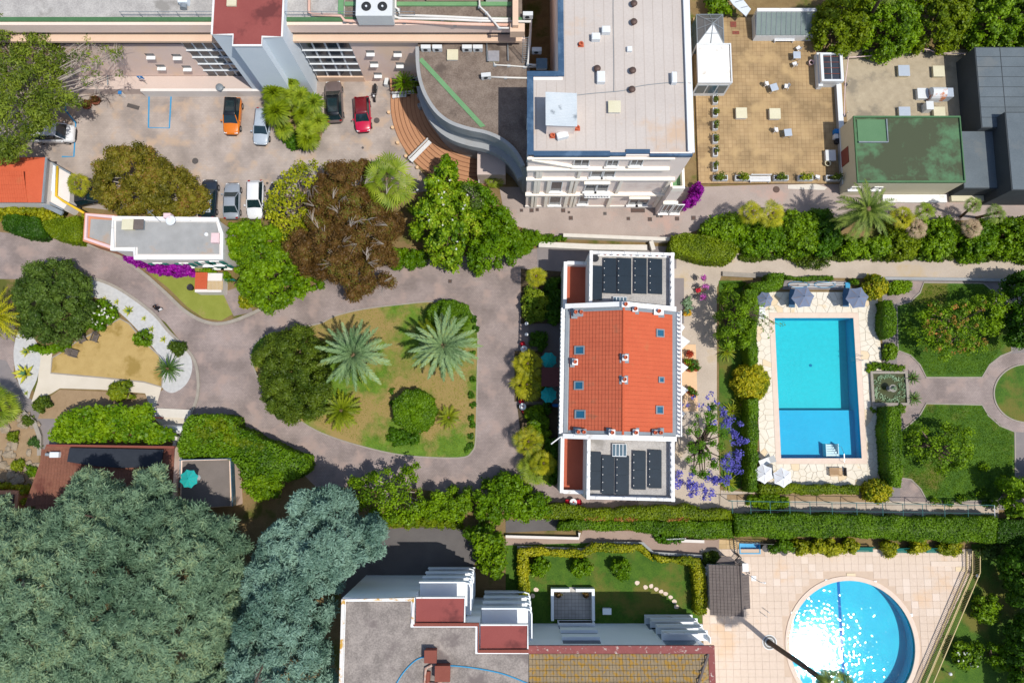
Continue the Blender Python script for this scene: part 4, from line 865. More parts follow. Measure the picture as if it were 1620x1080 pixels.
for (a, py) in ((586,81),(629,82),(592,98.5),(633,100),(598,116)):
    z = FZ(py, PY); x = FX(a, PY, z); o = box_part(pk, 'window', 'darkglass', x - .42,PY - .14,z - .1,x + .42,PY - .1,z + .35); box_part(o, 'sill', 'whitetrim', x - .42,PY - .5,z - .2,x + .42,PY - .12,z - .1)
for (a, py) in ((238,86),(280,87),(255,103.5),(296,105)):
    z = FZ(py, PY); x = FX(a, PY, z); o = box_part(pk, 'window', 'darkglass', x - .45,PY - .14,z - .1,x + .45,PY - .1,z + .35); box_part(o, 'sill', 'whitetrim', x - .45,PY - .5,z - .2,x + .45,PY - .12,z - .1)
# glazed bays beside the tower
for (xa, xb) in ((FX(305,PY, 5), FX(372,PY, 4.5)),(FX(487,PY, 4.5), FX(566,PY, 4))):
    gb = box_part(pk, 'glazed_bay', 'whitemetal', xa, PY - .02,1.0,xb, PY + .3,8.0); n = 4; mlev = 5
    for i in range(n):
        for j in range(mlev):
            MB().box(xa + (xb - xa) * i / n + .11,PY - .07,1.1 + 6.8 * j / mlev, xa + (xb - xa) * (i + 1) / n - .11,PY - .03,1.1 + 6.8 * (j + 1) / mlev - .1).mk('pane', 'darkglass', gb)
    for j in range(1,mlev): MB().box(xa, PY - .22,1.02 + 6.8 * j / mlev, xb, PY - .072,1.1 + 6.8 * j / mlev).mk('transom', 'whitemetal', gb)
    box_part(pk, 'bay_base', 'pinkbright', xa, PY - .2,0,xb, PY + .3,1.0)
ft = RC(165,113,398,141,1.2); MB().box(-62,ft[1], 0,tB0 + 2.5,PY - .12,1.15).mk('front_terrace', 'terracefloor', pk)
box_part(pk, 'terrace_wall', 'whitewall', P(222,143,1.3)[0], ft[1] - .3,0,tB0 + 3.6,ft[1], 1.3)
tw = thing('stair_tower', 'tall pale blue tower with a red flat roof above the car park', 'tower', ((tA0 + tC0) / 2,44,0))
tM0 = P(414,72,12.1)[0]; tC1 = P(430,58.5,12.1)[1]; TWP = [(tA0,tA1),(tB0,tA1),(tB0,tB1),(tM0,tB1),(tM0,tC1),(tC0,tC1)]
MB().prism(TWP + [(tC0,80),(tA0,80)], 0,12).mk('wall', 'towerwall', tw)
MB().prism(TWP + [(tC0,80),(tA0,80)], 12.0,12.05).mk('roof', 'redroof', tw)
MB().ribbon([(tA0,80)] + TWP + [(tC0,80)], .16,11.95,12.14).mk('roof_edging', 'whitetrim', tw)
roofbox('skylight', 'pale hatch on the red tower roof', 'skylight', 366,3,12.05,.9,.8,.2,'skydome')
# roof rails
for nm, xa, xb in (('long', FX(196,PY, PZ), tA0),('mid', tC0,FX(657,PY, PZ))):
    t = thing('roof_railing', 'grey metal railing along the pink roof edge ' + ('between pine and tower' if nm == 'long' else 'between tower and curved annex'), 'railing', ((xa + xb) / 2,PY, PZ))
    r_ = MB(); r_.tube([(xa, PY + .75,PZ + .95),(xb, PY + .75,PZ + .95)], .03).tube([(xa, PY + .75,PZ + .5),(xb, PY + .75,PZ + .5)], .02); r_.mk('rail', 'steel', t)
    n = int((xb - xa) / 1.7)
    for k in range(n + 1): MB().tube([(xa + (xb - xa) * k / n, PY + .25,PZ - .1),(xa + (xb - xa) * k / n, PY + .75,PZ),(xa + (xb - xa) * k / n, PY + .75,PZ + .95)], .025).mk('post', 'leadgrey', t)
# upper storey at the very top
us = thing('penthouse', 'pinkish upper storey at the top edge above the brown felt roof', 'building', (-8,50,PZ)); yb = P(700,9,PZ)[1] + .35
box_part(us, 'wall', 'pinkbright', FX(675,yb, PZ), yb, PZ + .2,FX(765,yb, PZ), yb + 12,PZ + 3); box_part(us, 'wall', 'pinkbright', FX(600,yb, PZ), yb + .2,PZ + .2,FX(655,yb, PZ), yb + 12,PZ + 3)
box_part(us, 'glass_wall', 'skyglass', FX(655,yb, PZ), yb + .3,PZ + .2,FX(675,yb, PZ), yb + 12,PZ + 2.6); box_part(us, 'bay', 'whitewall', FX(769,yb, PZ), yb - .1,PZ + .2,FX(803,yb, PZ), yb + 12,PZ + 2.8)
# ================================================================ CURVED ANNEX
an = thing('curved_annex', 'annex with a sweeping curved concrete wall and brown felt roof over the entrance', 'building', (-3,32,0)); AZ = 7.9
cv = [(660,74),(660.5,98),(664,124),(673,150),(690,176),(712,193),(740,203),(768,209),(790,218),(808,231),(820,246),(828,262)]
cw3 = [tuple(q[:2]) for q in spline(PP(cv, AZ + .5),5,False)]
body = cw3 + [(hx0 + .3,cw3[-1][1]),(hx0 + .3,PY + .4),(cw3[0][0], PY + .4)]
MB().prism(body, 0,AZ).mk('wall', 'concrete', an); MB().sheet(body, AZ + .012).mk('roof', 'brownroof', an)
MB().ribbon(cw3,.34,AZ - .9,AZ + .5).mk('parapet', 'concrete', an)
c2 = []
for i, q in enumerate(cw3):
    a, b = Vector(cw3[max(0,i - 1)]), Vector(cw3[min(len(cw3) - 1,i + 1)]); d = (b - a).normalized(); c2.append((q[0] + d.y * .2,q[1] - d.x * .2))
MB().ribbon(c2[8:], .75,4.6,5.5).mk('canopy', 'concrete', an)
gp = PP([(662,96),(668,92),(768,200),(760,202)], AZ); MB().prism(gp, AZ + .012,AZ + .09).mk('green_strip', 'greentrim', an)
MB().box(*P(757,292),0,P(800,292)[0], P(757,240)[1], 3.0).mk('porch', 'terracefloor', an)
roofbox('skylight', 'square cream skylight on the brown annex roof', 'skylight', 716,87,AZ, 1.0,1.0,.25,'chalk', 'skydome'); roofbox('skylight', 'square glassy skylight near the pipes on the annex roof', 'skylight', 781,89,AZ, 1.0,1.0,.35,'beigewall', 'lilacglass')
roofbox('skylight', 'shaded square skylight by the tall hotel wall', 'skylight', 857,101,AZ, 1.0,1.0,.3,'chalk', 'glass')
def ac(px, py, z, label, rz=0,sx=.95,sy=.4,h=.65):
    x, y = P(px, py, z + h * .5); t = thing('air_conditioner', label, 'air conditioner', (x, y, z), rz, 'outdoor air conditioning units')
    MB().obox(0,0,.06,sx, sy, h).bl('casing', 'acunit', t, bevel=.02)
    MB().add([(-.05 + .22 * math.cos(a),-sy / 2 - .012,.06 + h / 2 + .22 * math.sin(a)) for a in np.linspace(0,2 * math.pi, 15)[:-1]], [tuple(range(14))]).bl('fan_grille', 'fan', t)
    for s in (-1,1): MB().obox(s * sx * .35,0,0,.08,sy + .1,.06).bl('foot', 'leadgrey', t)
for k, px in enumerate((674,692,739,756)): ac(px, 77,AZ, f"white air conditioner against the pink wall on the annex roof, {['first', 'second', 'third', 'fourth'][k]} from the curved wall")
ac(769,121,AZ, 'white air conditioner alone in the middle of the annex roof', .1); ac(849,81,AZ, 'shaded air conditioner beside the tall hotel wall'); ac(612,130,0,'white air conditioner on the ground beside the motorcycle', 1.4); ac(655,124,.4,'shaded air conditioner under the curved wall beside the dark palm', .1)
ac(431,9,PZ, 'white air conditioner on the pink roof beside the red tower roof'); ac(835,25,PZ, 'small white unit where the roof pipes turn beside the hotel')
def pipe(name, label, pts, z, r, m, cat='pipe', ends=True):
    q = [(*P(x, y, z), z + r + .05) for x, y in pts]; t = thing(name, label, cat, q[len(q) // 2]); MB().tube(q, r, 8).mk('pipe', m, t, smooth=True)
    for a in q[1:-1]: MB().obox(a[0], a[1], z, .3,.3,r + .05).mk('bracket', 'leadgrey', t)
pipe('roof_pipe', 'long pink insulated pipe kinking along the pink roof', [(490,-20),(490,22),(495,25),(540,27),(546,35),(556,35.5),(640,36),(720,40),(812,42)], PZ + .1,.15,'pipepink')
pipe('roof_pipe', 'upper of the twin white pipes on the brown felt roof', [(626,-10),(626,14),(631,17),(633,26),(700,28),(760,31),(808,32)], PZ + .1,.12,'pipewhite')
pipe('roof_pipe', 'lower of the twin white pipes on the brown felt roof', [(620,10),(624,19),(626,29),(633,31),(700,32),(760,35),(840,36)], PZ + .1,.12,'pipewhite')
pipe('roof_pipe', 'thin cream pipe slanting across the twin white pipes', [(758,-10),(759,12),(770,22),(790,46),(808,46)], PZ + .5,.09,'pipewhite')
pipe('roof_pipe', 'white pipe pair dropping beside the hotel to the annex roof', [(840,34),(838,70),(835,103),(848,105)], AZ + .3,.12,'pipewhite')
pipe('roof_pipe', 'white pipe from the lone air conditioner towards the hotel', [(777,123),(800,124),(842,125)], AZ, .09,'pipewhite')
pipe('roof_pipe', 'crooked white pipe below the glassy skylight', [(781,99),(783,104),(805,105),(830,107),(848,107)], AZ, .07,'pipewhite')
for k, px in enumerate((770,803)): pipe('roof_pipe', f"thin upright pipe climbing the pink wall, {['left', 'right'][k]} of the pair", [(px, 62),(px + 1,98 - k)], AZ + .2,.05,'leadgrey')
t = thing('pink_duct', 'square pink duct crossing above the roof pipes', 'duct', (*P(812,30,PZ), PZ)); MB().box(*P(811,44,12)[:2], PZ + .9,P(820,44,12)[0], P(811,-20,12)[1], PZ + 1.5).mk('duct', 'pinkbright', t); MB().box(*P(807,54,11.5)[:2], PZ, P(830,54,11.5)[0], P(807,41,11.5)[1], PZ + 1.0).mk('box', 'pinkbright', t)
t = thing('roof_ladder', 'caged ladder leaning from the annex roof to the pink roof', 'ladder', (*P(828,90,AZ), AZ))
a, b = Vector((*P(830,100,AZ), AZ)), Vector((*P(832,58,PZ + .6), PZ + .6))
for s in (-.25,.25): MB().tube([a + Vector((s, 0,0)), b + Vector((s, 0,0))], .03).mk('stile', 'leadgrey', t)
for k in range(12): q = a.lerp(b, (k + .5) / 12); MB().tube([q - Vector((.25,0,0)), q + Vector((.25,0,0))], .02).mk('rung', 'leadgrey', t)
# big chiller on the pink roof
x, y = P(592,8,12.6); t = thing('roof_chiller', 'big white rooftop chiller with two round black fans', 'chiller', (x, y, PZ)); MB().box(-1.7,-1.1,.15,1.7,2.0,1.75).bl('casing', 'acunit', t, bevel=.04)
for s in (-.72,.78): o = MB().lathe([(.45,1.75),(.45,1.82),(.4,1.82),(.38,1.77)], s, -.2,0,18).bl('fan', 'fan', t); MB().lathe([(.1,1.78),(.1,1.86)], s, -.2,0,8).bl('hub', 'whitemetal', o)
for q in ((-1.5,-.9),(1.5,-.9),(-1.5,1.8),(1.5,1.8)): MB().obox(q[0], q[1], 0,.2,.2,.15).bl('foot', 'leadgrey', t)
t = thing('roof_extractor', 'blue-grey roof extractor fan on the gravel roof left of the tower', 'fan', (*P(289,3,PZ + .6), PZ)); MB().obox(0,.3,0,.9,.8,.7).bl('housing', 'towerwall', t, bevel=.03); MB().tube([(0,-.1,.35),(0,-.55,.35)], .28,12,.33).bl('nozzle', 'leadgrey', t)
# ================================================================ SMALL WHITE HOUSE + NEIGHBOURS on the left
hs = thing('white_house', 'small white house with grey gravel roof, green shutters and purple bougainvillea', 'house', (*P(270,380),0)); sz = 4.5
pp = PP([(180,346),(345,348),(351,370),(353,408),(214,408),(214,395),(179,395)], sz); MB().prism(pp, 0,sz).mk('wall', 'whitewall', hs); MB().prism([(p[0] * 1.0,p[1]) for p in PP([(184,350),(342,352),(347,370),(347,402),(218,402),(218,391),(183,391)], sz)], sz, sz + .03).mk('roof', 'greyroof2', hs)
MB().ribbon(pp, .42,sz - .15,sz + .22,True).mk('parapet', 'whitetrim', hs)
ysd = P(280,408,sz)[1]
for k, (a, py, op) in enumerate(((254,418,1),(295,418,1),(326,416,0),(343,415,0),(342,425,1),(355,426,0))):
    z = max(1.0,FZ(py, ysd)); x = FX(a, ysd, z); o = window(hs, x - .4,x + .4,z - .5,z + .6,ysd, -1,pane='darkglass')
    for s in (-1,1): MB().box(x + s * .72 - .24,ysd - .12,z - .6,x + s * .72 + .24,ysd - .06,z + .7).mk('shutter', 'greenshutter', o)
lw = PP([(133,336),(184,340),(180,396),(130,381)], 3.4); MB().prism(lw, 0,3.3).mk('side_wing', 'brickred', hs); MB().ribbon(PP([(182,344),(138,340),(136,378),(178,392)], 3.4),.3,3.3,3.55).mk('coping', 'pinkcoping', hs); MB().prism(PP([(143,346),(180,348),(177,388),(141,375)], 3.4),3.3,3.33).mk('side_roof', 'greyroof2', hs)
roofbox('rooftop_unit', 'cream and grey air handling box on the small gravel roof', 'air handler', 202,355,sz, 1.05,1.0,.5,'beigewall', 'skydome'); roofbox('rooftop_unit', 'grey louvred box joined to the cream one on the gravel roof', 'air handler', 219,355,sz, .95,.95,.4,'leadgrey', 'greytile')
t = thing('satellite_dish', 'white satellite dish with chimney stub on the gravel roof', 'satellite dish', (*P(272,350,sz + .5), sz)); MB().lathe([(.02,.6),(.3,.66),(.5,.8),(.47,.82),(.2,.7)], 0,0,0,16).bl('dish', 'whitemetal', t, smooth=True); MB().tube([(0,.1,0),(0,0,.65)], .04).bl('mast', 'steel', t); MB().obox(-.4,.5,0,.7,.5,.8).bl('chimney', 'pinkcoping', t)
roofbox('chimney', 'pinkish chimney stub at the end of the gravel roof', 'chimney', 340,376,sz, .8,1.0,.5,'pinkcoping')
t = thing('roof_vent', 'small white dome vent on the gravel roof', 'vent', (*P(327,371,sz), sz + .03)); MB().lathe([(.2,0),(.2,.12),(.12,.2),(.02,.22)], 0,0,0,12).bl('dome', 'whitetrim', t)
t = thing('tv_aerial', 'slim grey television aerial leaning over the vines on the gravel roof', 'aerial', (*P(255,352,sz), sz)); MB().tube([(0,0,0),(-.35,.6,2.2)], .03).bl('mast', 'steel', t); [MB().tube([(-.6 + .1 * k, .4,1.6 + .2 * k),(.0 + .05 * k, .7,1.7 + .2 * k)], .012,4).bl('element', 'steel', t) for k in range(3)]
sd = thing('garden_shed', 'tiny shed with orange tile roof and bamboo cover beside the white house', 'shed', (*P(330,445),0)); MB().box(*(lambda r: (r[0], r[1], 0,r[2], r[3], 1.6))(RC(309,432,351,462,1.6))).mk('wall', 'whitewall', sd)
r = RC(308,431,327,457,1.8); rf = MB().box(r[0], r[1], 1.6,r[2], r[3], 1.7).mk('roof', 'redtile', sd); tl = MB(); flat_tiles(tl, r[1], r[0], 1.71,r[3], r[2], 1.72,.3,.22,.05,'y'); tl.mk('roof_tiles', 'redtile', rf, kind='stuff')
mat('bamboo', S(196,168,122), S(212,186,140),2,10); r = RC(327,444,352,458,1.8); bb = MB()
for k in range(12): bb.tube([(r[0] + (k + .5) * (r[2] - r[0]) / 12,r[1], 1.66),(r[0] + (k + .5) * (r[2] - r[0]) / 12,r[3], 1.68)], .055,5)
bb.mk('bamboo_cover', 'bamboo', sd)
# orange house far left
oh = thing('orange_roof_house', 'house with plain orange tiled roof under the pine', 'house', (*P(30,290),0)); r = RC(-80,246,64,318,4.6)
MB().box(r[0], r[1] + .3,0,r[2] - .3,r[3], 4.0).mk('wall', 'whitewall', oh); ry = (r[1] + r[3]) / 2 + .6
rf = MB().add([(r[0], r[1], 4.1),(r[2], r[1], 4.1),(r[2], r[3], 4.1),(r[0], r[3], 4.1),(r[0], ry, 5.2),(r[2] - 3.6,ry + .4,5.2)], [(0,1,5,4),(1,2,5),(2,3,4,5),(3,0,4),(0,3,2,1)]).mk('roof', 'redtile', oh)
tl = MB(); flat_tiles(tl, r[1], r[0], 4.12,ry - .1,r[2] - 1.4,5.12,.4,.24,.05,'y'); tl.mk('roof_tiles', 'redtile', rf, kind='stuff')
MB().tube([(r[2] + .05,r[1], 4.05),(r[2] + .05,r[3], 4.05)], .12).mk('gutter', 'leadgrey', oh)
wb = thing('white_outbuilding', 'white lean-to with grey capped walls and yellow pipe beside the orange roof', 'building', (*P(90,290),0))
MB().prism(PP([(67,250),(112,275),(110,318),(100,332),(64,310)], 2.2),0,2.2).mk('wall', 'whitewall', wb)
for q in ([(62,312),(100,332)], [(57,318),(99,338)], [(68,250),(112,275)]): MB().ribbon(PP(q, 2.3),.45 if q[0][0] < 60 else .18,2.2,2.42).mk('coping', 'leadgrey', wb)
MB().tube([(*P(91,263,2.4),2.4),(*P(89,310,2.4),2.4),(*P(100,318,2.4),2.4),(*P(133,337,2.4),2.4)], .13,8).mk('yellow_pipe', 'yellowpaint', wb, smooth=True)
MB().prism(PP([(72,254),(88,263),(87,305),(68,295)], 2.25),2.21,2.3).mk('glass_roof', 'towerwall', wb)
# ================================================================ APARTMENT BLOCK at the bottom
ap = thing('apartment_block', 'apartment block with grey gravel roof, stepped balconies and mossy tiled end roof', 'building', (*P(800,1000),0)); az = 10.4
mat('aptwall', S(238,244,248,.95), S(244,248,250,.95),.5,8)
yA = P(600,945,az)[1]; yB = P(700,986,az)[1]; yC = P(800,1028,az)[1]; yD = P(980,1022,9.4)[1]
xA0,xA1 = FX(542,yA, az), FX(656,yA, az); xB1 = FX(758,yB, az); xC1 = FX(836,yC, az); xD1 = P(1130,1030,9.4)[0]
MB().prism([(xA0,yA),(xA1,yA),(xA1,yB),(xB1,yB),(xB1,yC),(xC1,yC),(xC1,-60),(xA0,-60)], 0,az).mk('wall', 'aptwall', ap)
MB().prism([(xA0 + .3,yA - .3),(xA1 - .3,yA - .3),(xA1 - .3,yB - .3),(xB1 - .3,yB - .3),(xB1 - .3,yC - .3),(xC1,yC - .3),(xC1,-60),(xA0 + .3,-60)], az, az + .03).mk('roof', 'aptroof', ap)
mat('lichencoping', S(226,222,216), S(236,232,228),2,12,c3=S(206,160,70), c3s=1.6,c3t=.56)
MB().ribbon([(xA0 + .1,-60),(xA0 + .1,yA - .1),(xA1 - .1,yA - .1),(xA1 - .1,yB)], .3,az - .1,az + .22).mk('coping', 'lichencoping', ap)
MB().ribbon([(xA1 - .05,yB - .05),(xB1 - .05,yB - .05),(xB1 - .05,yC - .05),(xC1,yC - .05)], .28,az - .1,az + .15).mk('coping', 'rustbrown', ap)
for (xa, xb, yb, yf) in ((xA1 + .12,FX(735,yB, az), yB + .1,P(700,945,az)[1]),(xB1 + .12,xC1 - .05,yC + .1,P(800,988,az)[1])):
    MB().box(xa, yb, az - .35,xb, yf, az - .1).mk('balcony_roof', 'redroof', ap)
    MB().ribbon([(xa, yf),(xb, yf),(xb, yb)], .12,az - .4,az + .02).mk('roof_edge', 'whitetrim', ap)
    for z in (0.6,2.9,5.2,7.5):
        yo = yf + .9; b_ = MB().box(xa, yb, z, xb + .4,yo, z + .18).mk('balcony', 'aptwall', ap)
        rl = MB(); pts_ = [(xa, yo),(xb - .2,yo),(xb + .25,yo - .12),(xb + .4,yo - .5),(xb + .4,yb + .3)]
        for h in (.18,.45,.72): rl.ribbon(pts_, .1,z + h, z + h + .2)
        rl.mk('railing', 'aptwall', b_)
    MB().box(xa + .01,yb - .05,.8,xb, yb + .02,az - .5).mk('window_wall', 'glass', ap)
# tiled end
MB().box(xC1 + .002,-60,0,xD1 - .4,yD - .35,9.3).mk('wall', 'aptwall', ap)
gt = MB().box(xC1 + .002,yD - .55,9.3,xD1,yD + .1,9.55).box(xD1 - .55,-60,9.3,xD1,yD - .56,9.55).mk('gutter', 'gutterred', ap)
rx_0,rx_1 = xC1 + .05,xD1 - .55; ry0 = yD - .6
rf = MB().add([(rx_0,ry0,9.4),(rx_1,ry0,9.4),(rx_1 - 4.2,ry0 - 8,12.2),(rx_0,ry0 - 8,12.2),(rx_1,-60,9.4),(rx_1 - 4.2,-60,12.2)], [(0,3,2,1),(1,2,5,4)]).mk('tiled_roof', 'oldtile', ap)
MB().box(rx_0,-60,9.3,rx_1 - 4.2,ry0 - 8,12.15).mk('flat_roof', 'aptroof', ap)
tl = MB(); n = 13
for i in range(n):
    ya = ry0 - i * .42; z = 9.42 + (ry0 - ya) * .35; xe = rx_1 - (ry0 - ya) * .525; m = int((xe - rx_0) / .3)
    for j in range(m):
        x = rx_0 + .02 + j * .3; e = RD.uniform(0,.015); tl.add([(x, ya, z + .06 + e),(x + .27,ya, z + .06 + e),(x + .27,ya - .45,z + .16),(x, ya - .45,z + .16),(x, ya, z),(x + .27,ya, z)], [(0,3,2,1),(4,0,1,5),(0,4,3),(1,2,5)])
tl.mk('roof_tiles', 'oldtile', rf, kind='stuff')
tl = MB()
for i in range(9):
    xa = rx_1 - i * .3; z = 9.42 + (rx_1 - xa) * .66; yt = ry0 - (rx_1 - xa) * 1.9
    for j in range(24):
        y = yt - .1 - j * .4
        tl.add([(xa, y, z + .06),(xa, y - .37,z + .06),(xa - .33,y - .37,z + .27),(xa - .33,y, z + .27)], [(0,1,2,3)])
tl.mk('roof_tiles', 'oldtile', rf, kind='stuff')
MB().tube([(rx_1,ry0,9.48),(rx_1 - 4.2,ry0 - 8,12.3)], .14).mk('hip_ridge', 'greytile', rf)
# garden side loggias of the tiled end
yf = yD - .35
for k, py in enumerate((979,988,998,1009)):
    z = FZ(py, yf); z = max(.3,z); xa, xb = FX(882 + k * 2,yf, z), FX(936 + k * 4,yf, z)
    o = MB().box(xa, yf, z - .2,xb, yf + .35,z + .9).mk('loggia_parapet', 'aptwall', ap); MB().box(xa + .05,yf + .002,z + .9,xb - .05,yf + .06,z + 1.75).mk('opening', 'darkglass', ap)
for k, py in enumerate((983,993,1003,1013)):
    z = max(.4,FZ(py, yf)); xa, xb = FX(1020 + k * 9,yf, z), FX(1096 + k * 8,yf, z)
    b_ = MB().box(xa, yf, z - .2,xb, yf + .9,z - .02).mk('balcony', 'aptwall', ap); rl = MB()
    for h in (.1,.4,.7): rl.ribbon([(xa, yf + .85),(xb - .3,yf + .85),(xb, yf + .5),(xb, yf)], .1,z + h, z + h + .2)
    rl.mk('railing', 'whitetrim', b_); MB().box(xa + .1,yf + .002,z, xb - 1.2,yf + .05,z + 1.9).mk('window', 'glass', ap)
# garden level patio in front of the loggias
pa = RC(874,930,938,972,.6); pt = thing('sunken_patio', 'paved patio with white walls in front of the loggias', 'patio', ((pa[0] + pa[2]) / 2,(pa[1] + pa[3]) / 2,0))
brickmat('patiopave', S(190,186,180), S(200,196,190), S(150,146,142),.35,.35,.02,0)
MB().box(pa[0], pa[1] - .5,0,pa[2], pa[3], .12).mk('floor', 'patiopave', pt)
for a in ((pa[0] - .15,pa[1] - .5,pa[0] + .12,pa[3]),(pa[2] - .12,pa[1] - .5,pa[2] + .15,pa[3]),(pa[0] + .12,pa[3] - .28,pa[0] + 1.7,pa[3]),(pa[2] - 1.7,pa[3] - .28,pa[2] - .12,pa[3])): MB().box(a[0], a[1], .0,a[2], a[3], .9).mk('wall', 'aptwall', pt)
# rooftop things on the apartment
for k, (px, py, s) in enumerate(((681,1038,.95),(700,1065,1.2))): roofbox('brown_chimney', f"{['smaller', 'larger'][k]} brown metal chimney box on the apartment roof", 'chimney', px, py, az, s, s, .9,'rustbrown', 'rustbrown')
mat('rustpipe', S(206,190,180), S(180,120,90),3,8)
q = [(*P(x, y, az), az + .2) for x, y in ((684,1050),(674,1055),(672,1078),(692,1080),(700,1074))]; MB().tube(q, .13,8).mk('flue_pipe', 'rustpipe', label='crooked rusty white pipe joining the two brown chimney boxes', cat='pipe')
MB().tube([(*P(676,1062,az + .3), az + .03),(*P(671,1150,az), az + .2)], .28,8).mk('flue_pipe', 'rustbrown', label='thick brown pipe running to the bottom edge of the apartment roof', cat='pipe')
cable('roof_hose', 'blue hose curving left from the smaller brown chimney box', [(676,1037),(660,1042),(645,1055),(632,1072),(620,1095)], az + .03,.06,'bluehose', 'hose'); cable('roof_hose', 'blue hose winding right from the larger brown chimney box', [(700,1055),(712,1052),(745,1055),(780,1061),(805,1068),(840,1082)], az + .03,.06,'bluehose', 'hose')
# ================================================================ HOUSE UNDER THE CEDAR, pergola, side terrace
ch = thing('cedar_house', 'low house with reddish tiled terrace roof half hidden by the cedar', 'house', (*P(170,750),0)); hz = 3.0
rr_ = PP([(74,703),(277,706),(272,790),(40,800)], hz); MB().prism(rr_, 0,hz).mk('wall', 'pinkwall', ch); mat('mossyred', S(122,80,64), S(148,98,78),1,8,bump=.3,c3=S(112,66,54), c3s=.5,c3t=.55)
rf = MB().prism(PP([(74,703),(277,706),(272,800),(40,800)], hz), hz, hz + .1).mk('roof', 'mossyred', ch); tl = MB(); a, b = P(60,795,hz), P(274,706,hz); flat_tiles(tl, b[1] - 6.0,a[0], hz + .3,b[1] - .3,b[0], hz + .12,.42,.3,.05,'y'); 
tl.mk('roof_tiles', 'mossyred', rf, kind='stuff')
MB().ribbon(PP([(76,704),(277,707)], hz + .2),.2,hz + .05,hz + .4).mk('ridge', 'rustbrown', ch)
mat('blackcover', S(36,42,52), S(48,54,64),.6,5,rough=.7); MB().prism(PP([(110,708),(258,711),(254,737),(196,740),(150,737),(106,730)], hz + .5), hz + .3,hz + .5).mk('black_cover', 'blackcover', ch)
t = thing('roof_vent', 'white hooded vent on the reddish roof by the black cover', 'vent', (*P(86,719,hz + .5), hz + .1)); MB().obox(0,0,0,.9,.55,.5).bl('housing', 'whitemetal', t, bevel=.05); MB().tube([(-.4,0,.3),(-.85,.05,.45)], .16,10).bl('spout', 'leadgrey', t)
st_ = thing('side_terrace', 'grey flat terrace with glass edge beside the teal parasol', 'terrace', (*P(330,770),0)); MB().prism(PP([(286,727),(366,725),(370,800),(284,805)], 2.4),0,2.3).mk('wall', 'pinkwall', st_); mat('greyterr', S(116,108,102), S(134,124,118),.8,12,bump=.2); MB().prism(PP([(288,729),(362,727),(364,800),(286,803)], 2.4),2.3,2.34).mk('floor', 'greyterr', st_); MB().ribbon(PP([(286,727),(367,725),(370,800)], 2.8),.1,2.3,3.2).mk('glass_rail', 'glass', st_)
MB().prism(PP([(270,708),(287,708),(283,770),(266,780)], 2.0),0,1.8).mk('side_passage', 'leadgrey', st_)
# bottom-left edge scraps
le = thing('edge_house', 'terracotta-edged dark pergola roof at the left edge by the cedar', 'pergola', (*P(8,792),0)); r = RC(-60,776,26,806,2.5); MB().box(r[0], r[1], 0,r[2], r[3], 2.3).mk('wall', 'brickred', le); nb = 9
MB().box(r[0], r[1] + .3,2.3,r[2] - .35,r[3] - .35,2.34).mk('deck', 'blackcover', le)
for k in range(nb): MB().box(r[0], r[1] + .3 + k * (r[3] - r[1] - .7) / nb, 2.342,r[2] - .35,r[1] + .3 + (k + .7) * (r[3] - r[1] - .7) / nb, 2.44).mk('slat', 'iron', le)
le = thing('edge_house', 'orange tiled roof corner with white window poking out below the cedar', 'house', (*P(0,920),0)); r = RC(-80,898,24,950,4); MB().box(r[0], r[1], 0,r[2], r[3], 3.6).mk('wall', 'whitewall', le); rf = MB().add([(r[0], r[1] - .3,3.6),(r[2] + .3,r[1] - .3,3.6),(r[2] + .3,r[3] + .3,3.6),(r[0], r[3] + .3,3.6),(r[0], (r[1] + r[3]) / 2,4.6),(r[2] - 1,(r[1] + r[3]) / 2,4.6)], [(0,1,5,4),(1,2,5),(2,3,4,5)]).mk('roof', 'redtile2', le); tl = MB(); flat_tiles(tl, r[1] - .3,r[0], 3.62,(r[1] + r[3]) / 2 - .1,r[2], 4.5,.4,.3,.05,'y'); tl.mk('roof_tiles', 'redtile2', rf, kind='stuff'); o = MB().box(*P(-6,927,4.2),4.0,P(6,927,4.2)[0], P(0,910,4.2)[1], 4.35).mk('roof_window', 'whitetrim', le)
# ================================================================ UPPER RIGHT BUILDINGS
gb = thing('green_roof_building', 'beige building with a mossy green flat roof at the end of the brown terrace', 'building', (*P(1430,240),0)); gz = 3.9
gr = RC(1352,185,1522,289,gz); xk = P(1405,200,gz)[0]; yk = P(1400,190,gz)[1]
MB().box(gr[0], gr[1], 0,gr[2], gr[3], gz).mk('wall', 'beigewall', gb); MB().box(gr[0] + .12,gr[1] + .12,gz, gr[2] - .12,gr[3] - .12,gz + .03).mk('roof', 'greenroof', gb)
MB().ribbon([(gr[0] + .06,gr[1] + .06),(gr[2] - .06,gr[1] + .06),(gr[2] - .06,gr[3] - .06),(gr[0] + .06,gr[3] - .06)], .2,gz - .1,gz + .2,True).mk('roof_edging', 'darkgreentrim', gb)
r = RC(1356,190,1402,226,gz); MB().box(r[0], r[1], gz + .03,r[2], r[3], gz + .12).mk('raised_roof', 'greenraised', gb); MB().ribbon([(r[0], r[1]),(r[2], r[1]),(r[2], r[3])], .12,gz + .03,gz + .26).mk('flashing', 'leadgrey', gb)
yg = gr[1]
for px in (1352,1388): z = 2.4; x = FX(px, yg, z); window(gb, x - .35,x + .35,z - .25,z + .25,yg, -1,pane='darkglass', mull=0)
o = MB().box(gr[0] - .06,P(1340,270)[1], .9,gr[0], P(1340,246)[1], 2.6).mk('door', 'rustbrown', gb)
MB().box(FX(1396,yg, .3), yg - .9,0,FX(1497,yg, .3), yg - .05,.35).mk('white_bench_wall', 'whitetrim', gb)
dk = thing('dark_roof_building', 'dark grey flat-roofed building at the upper right edge', 'building', (*P(1580,180),0))
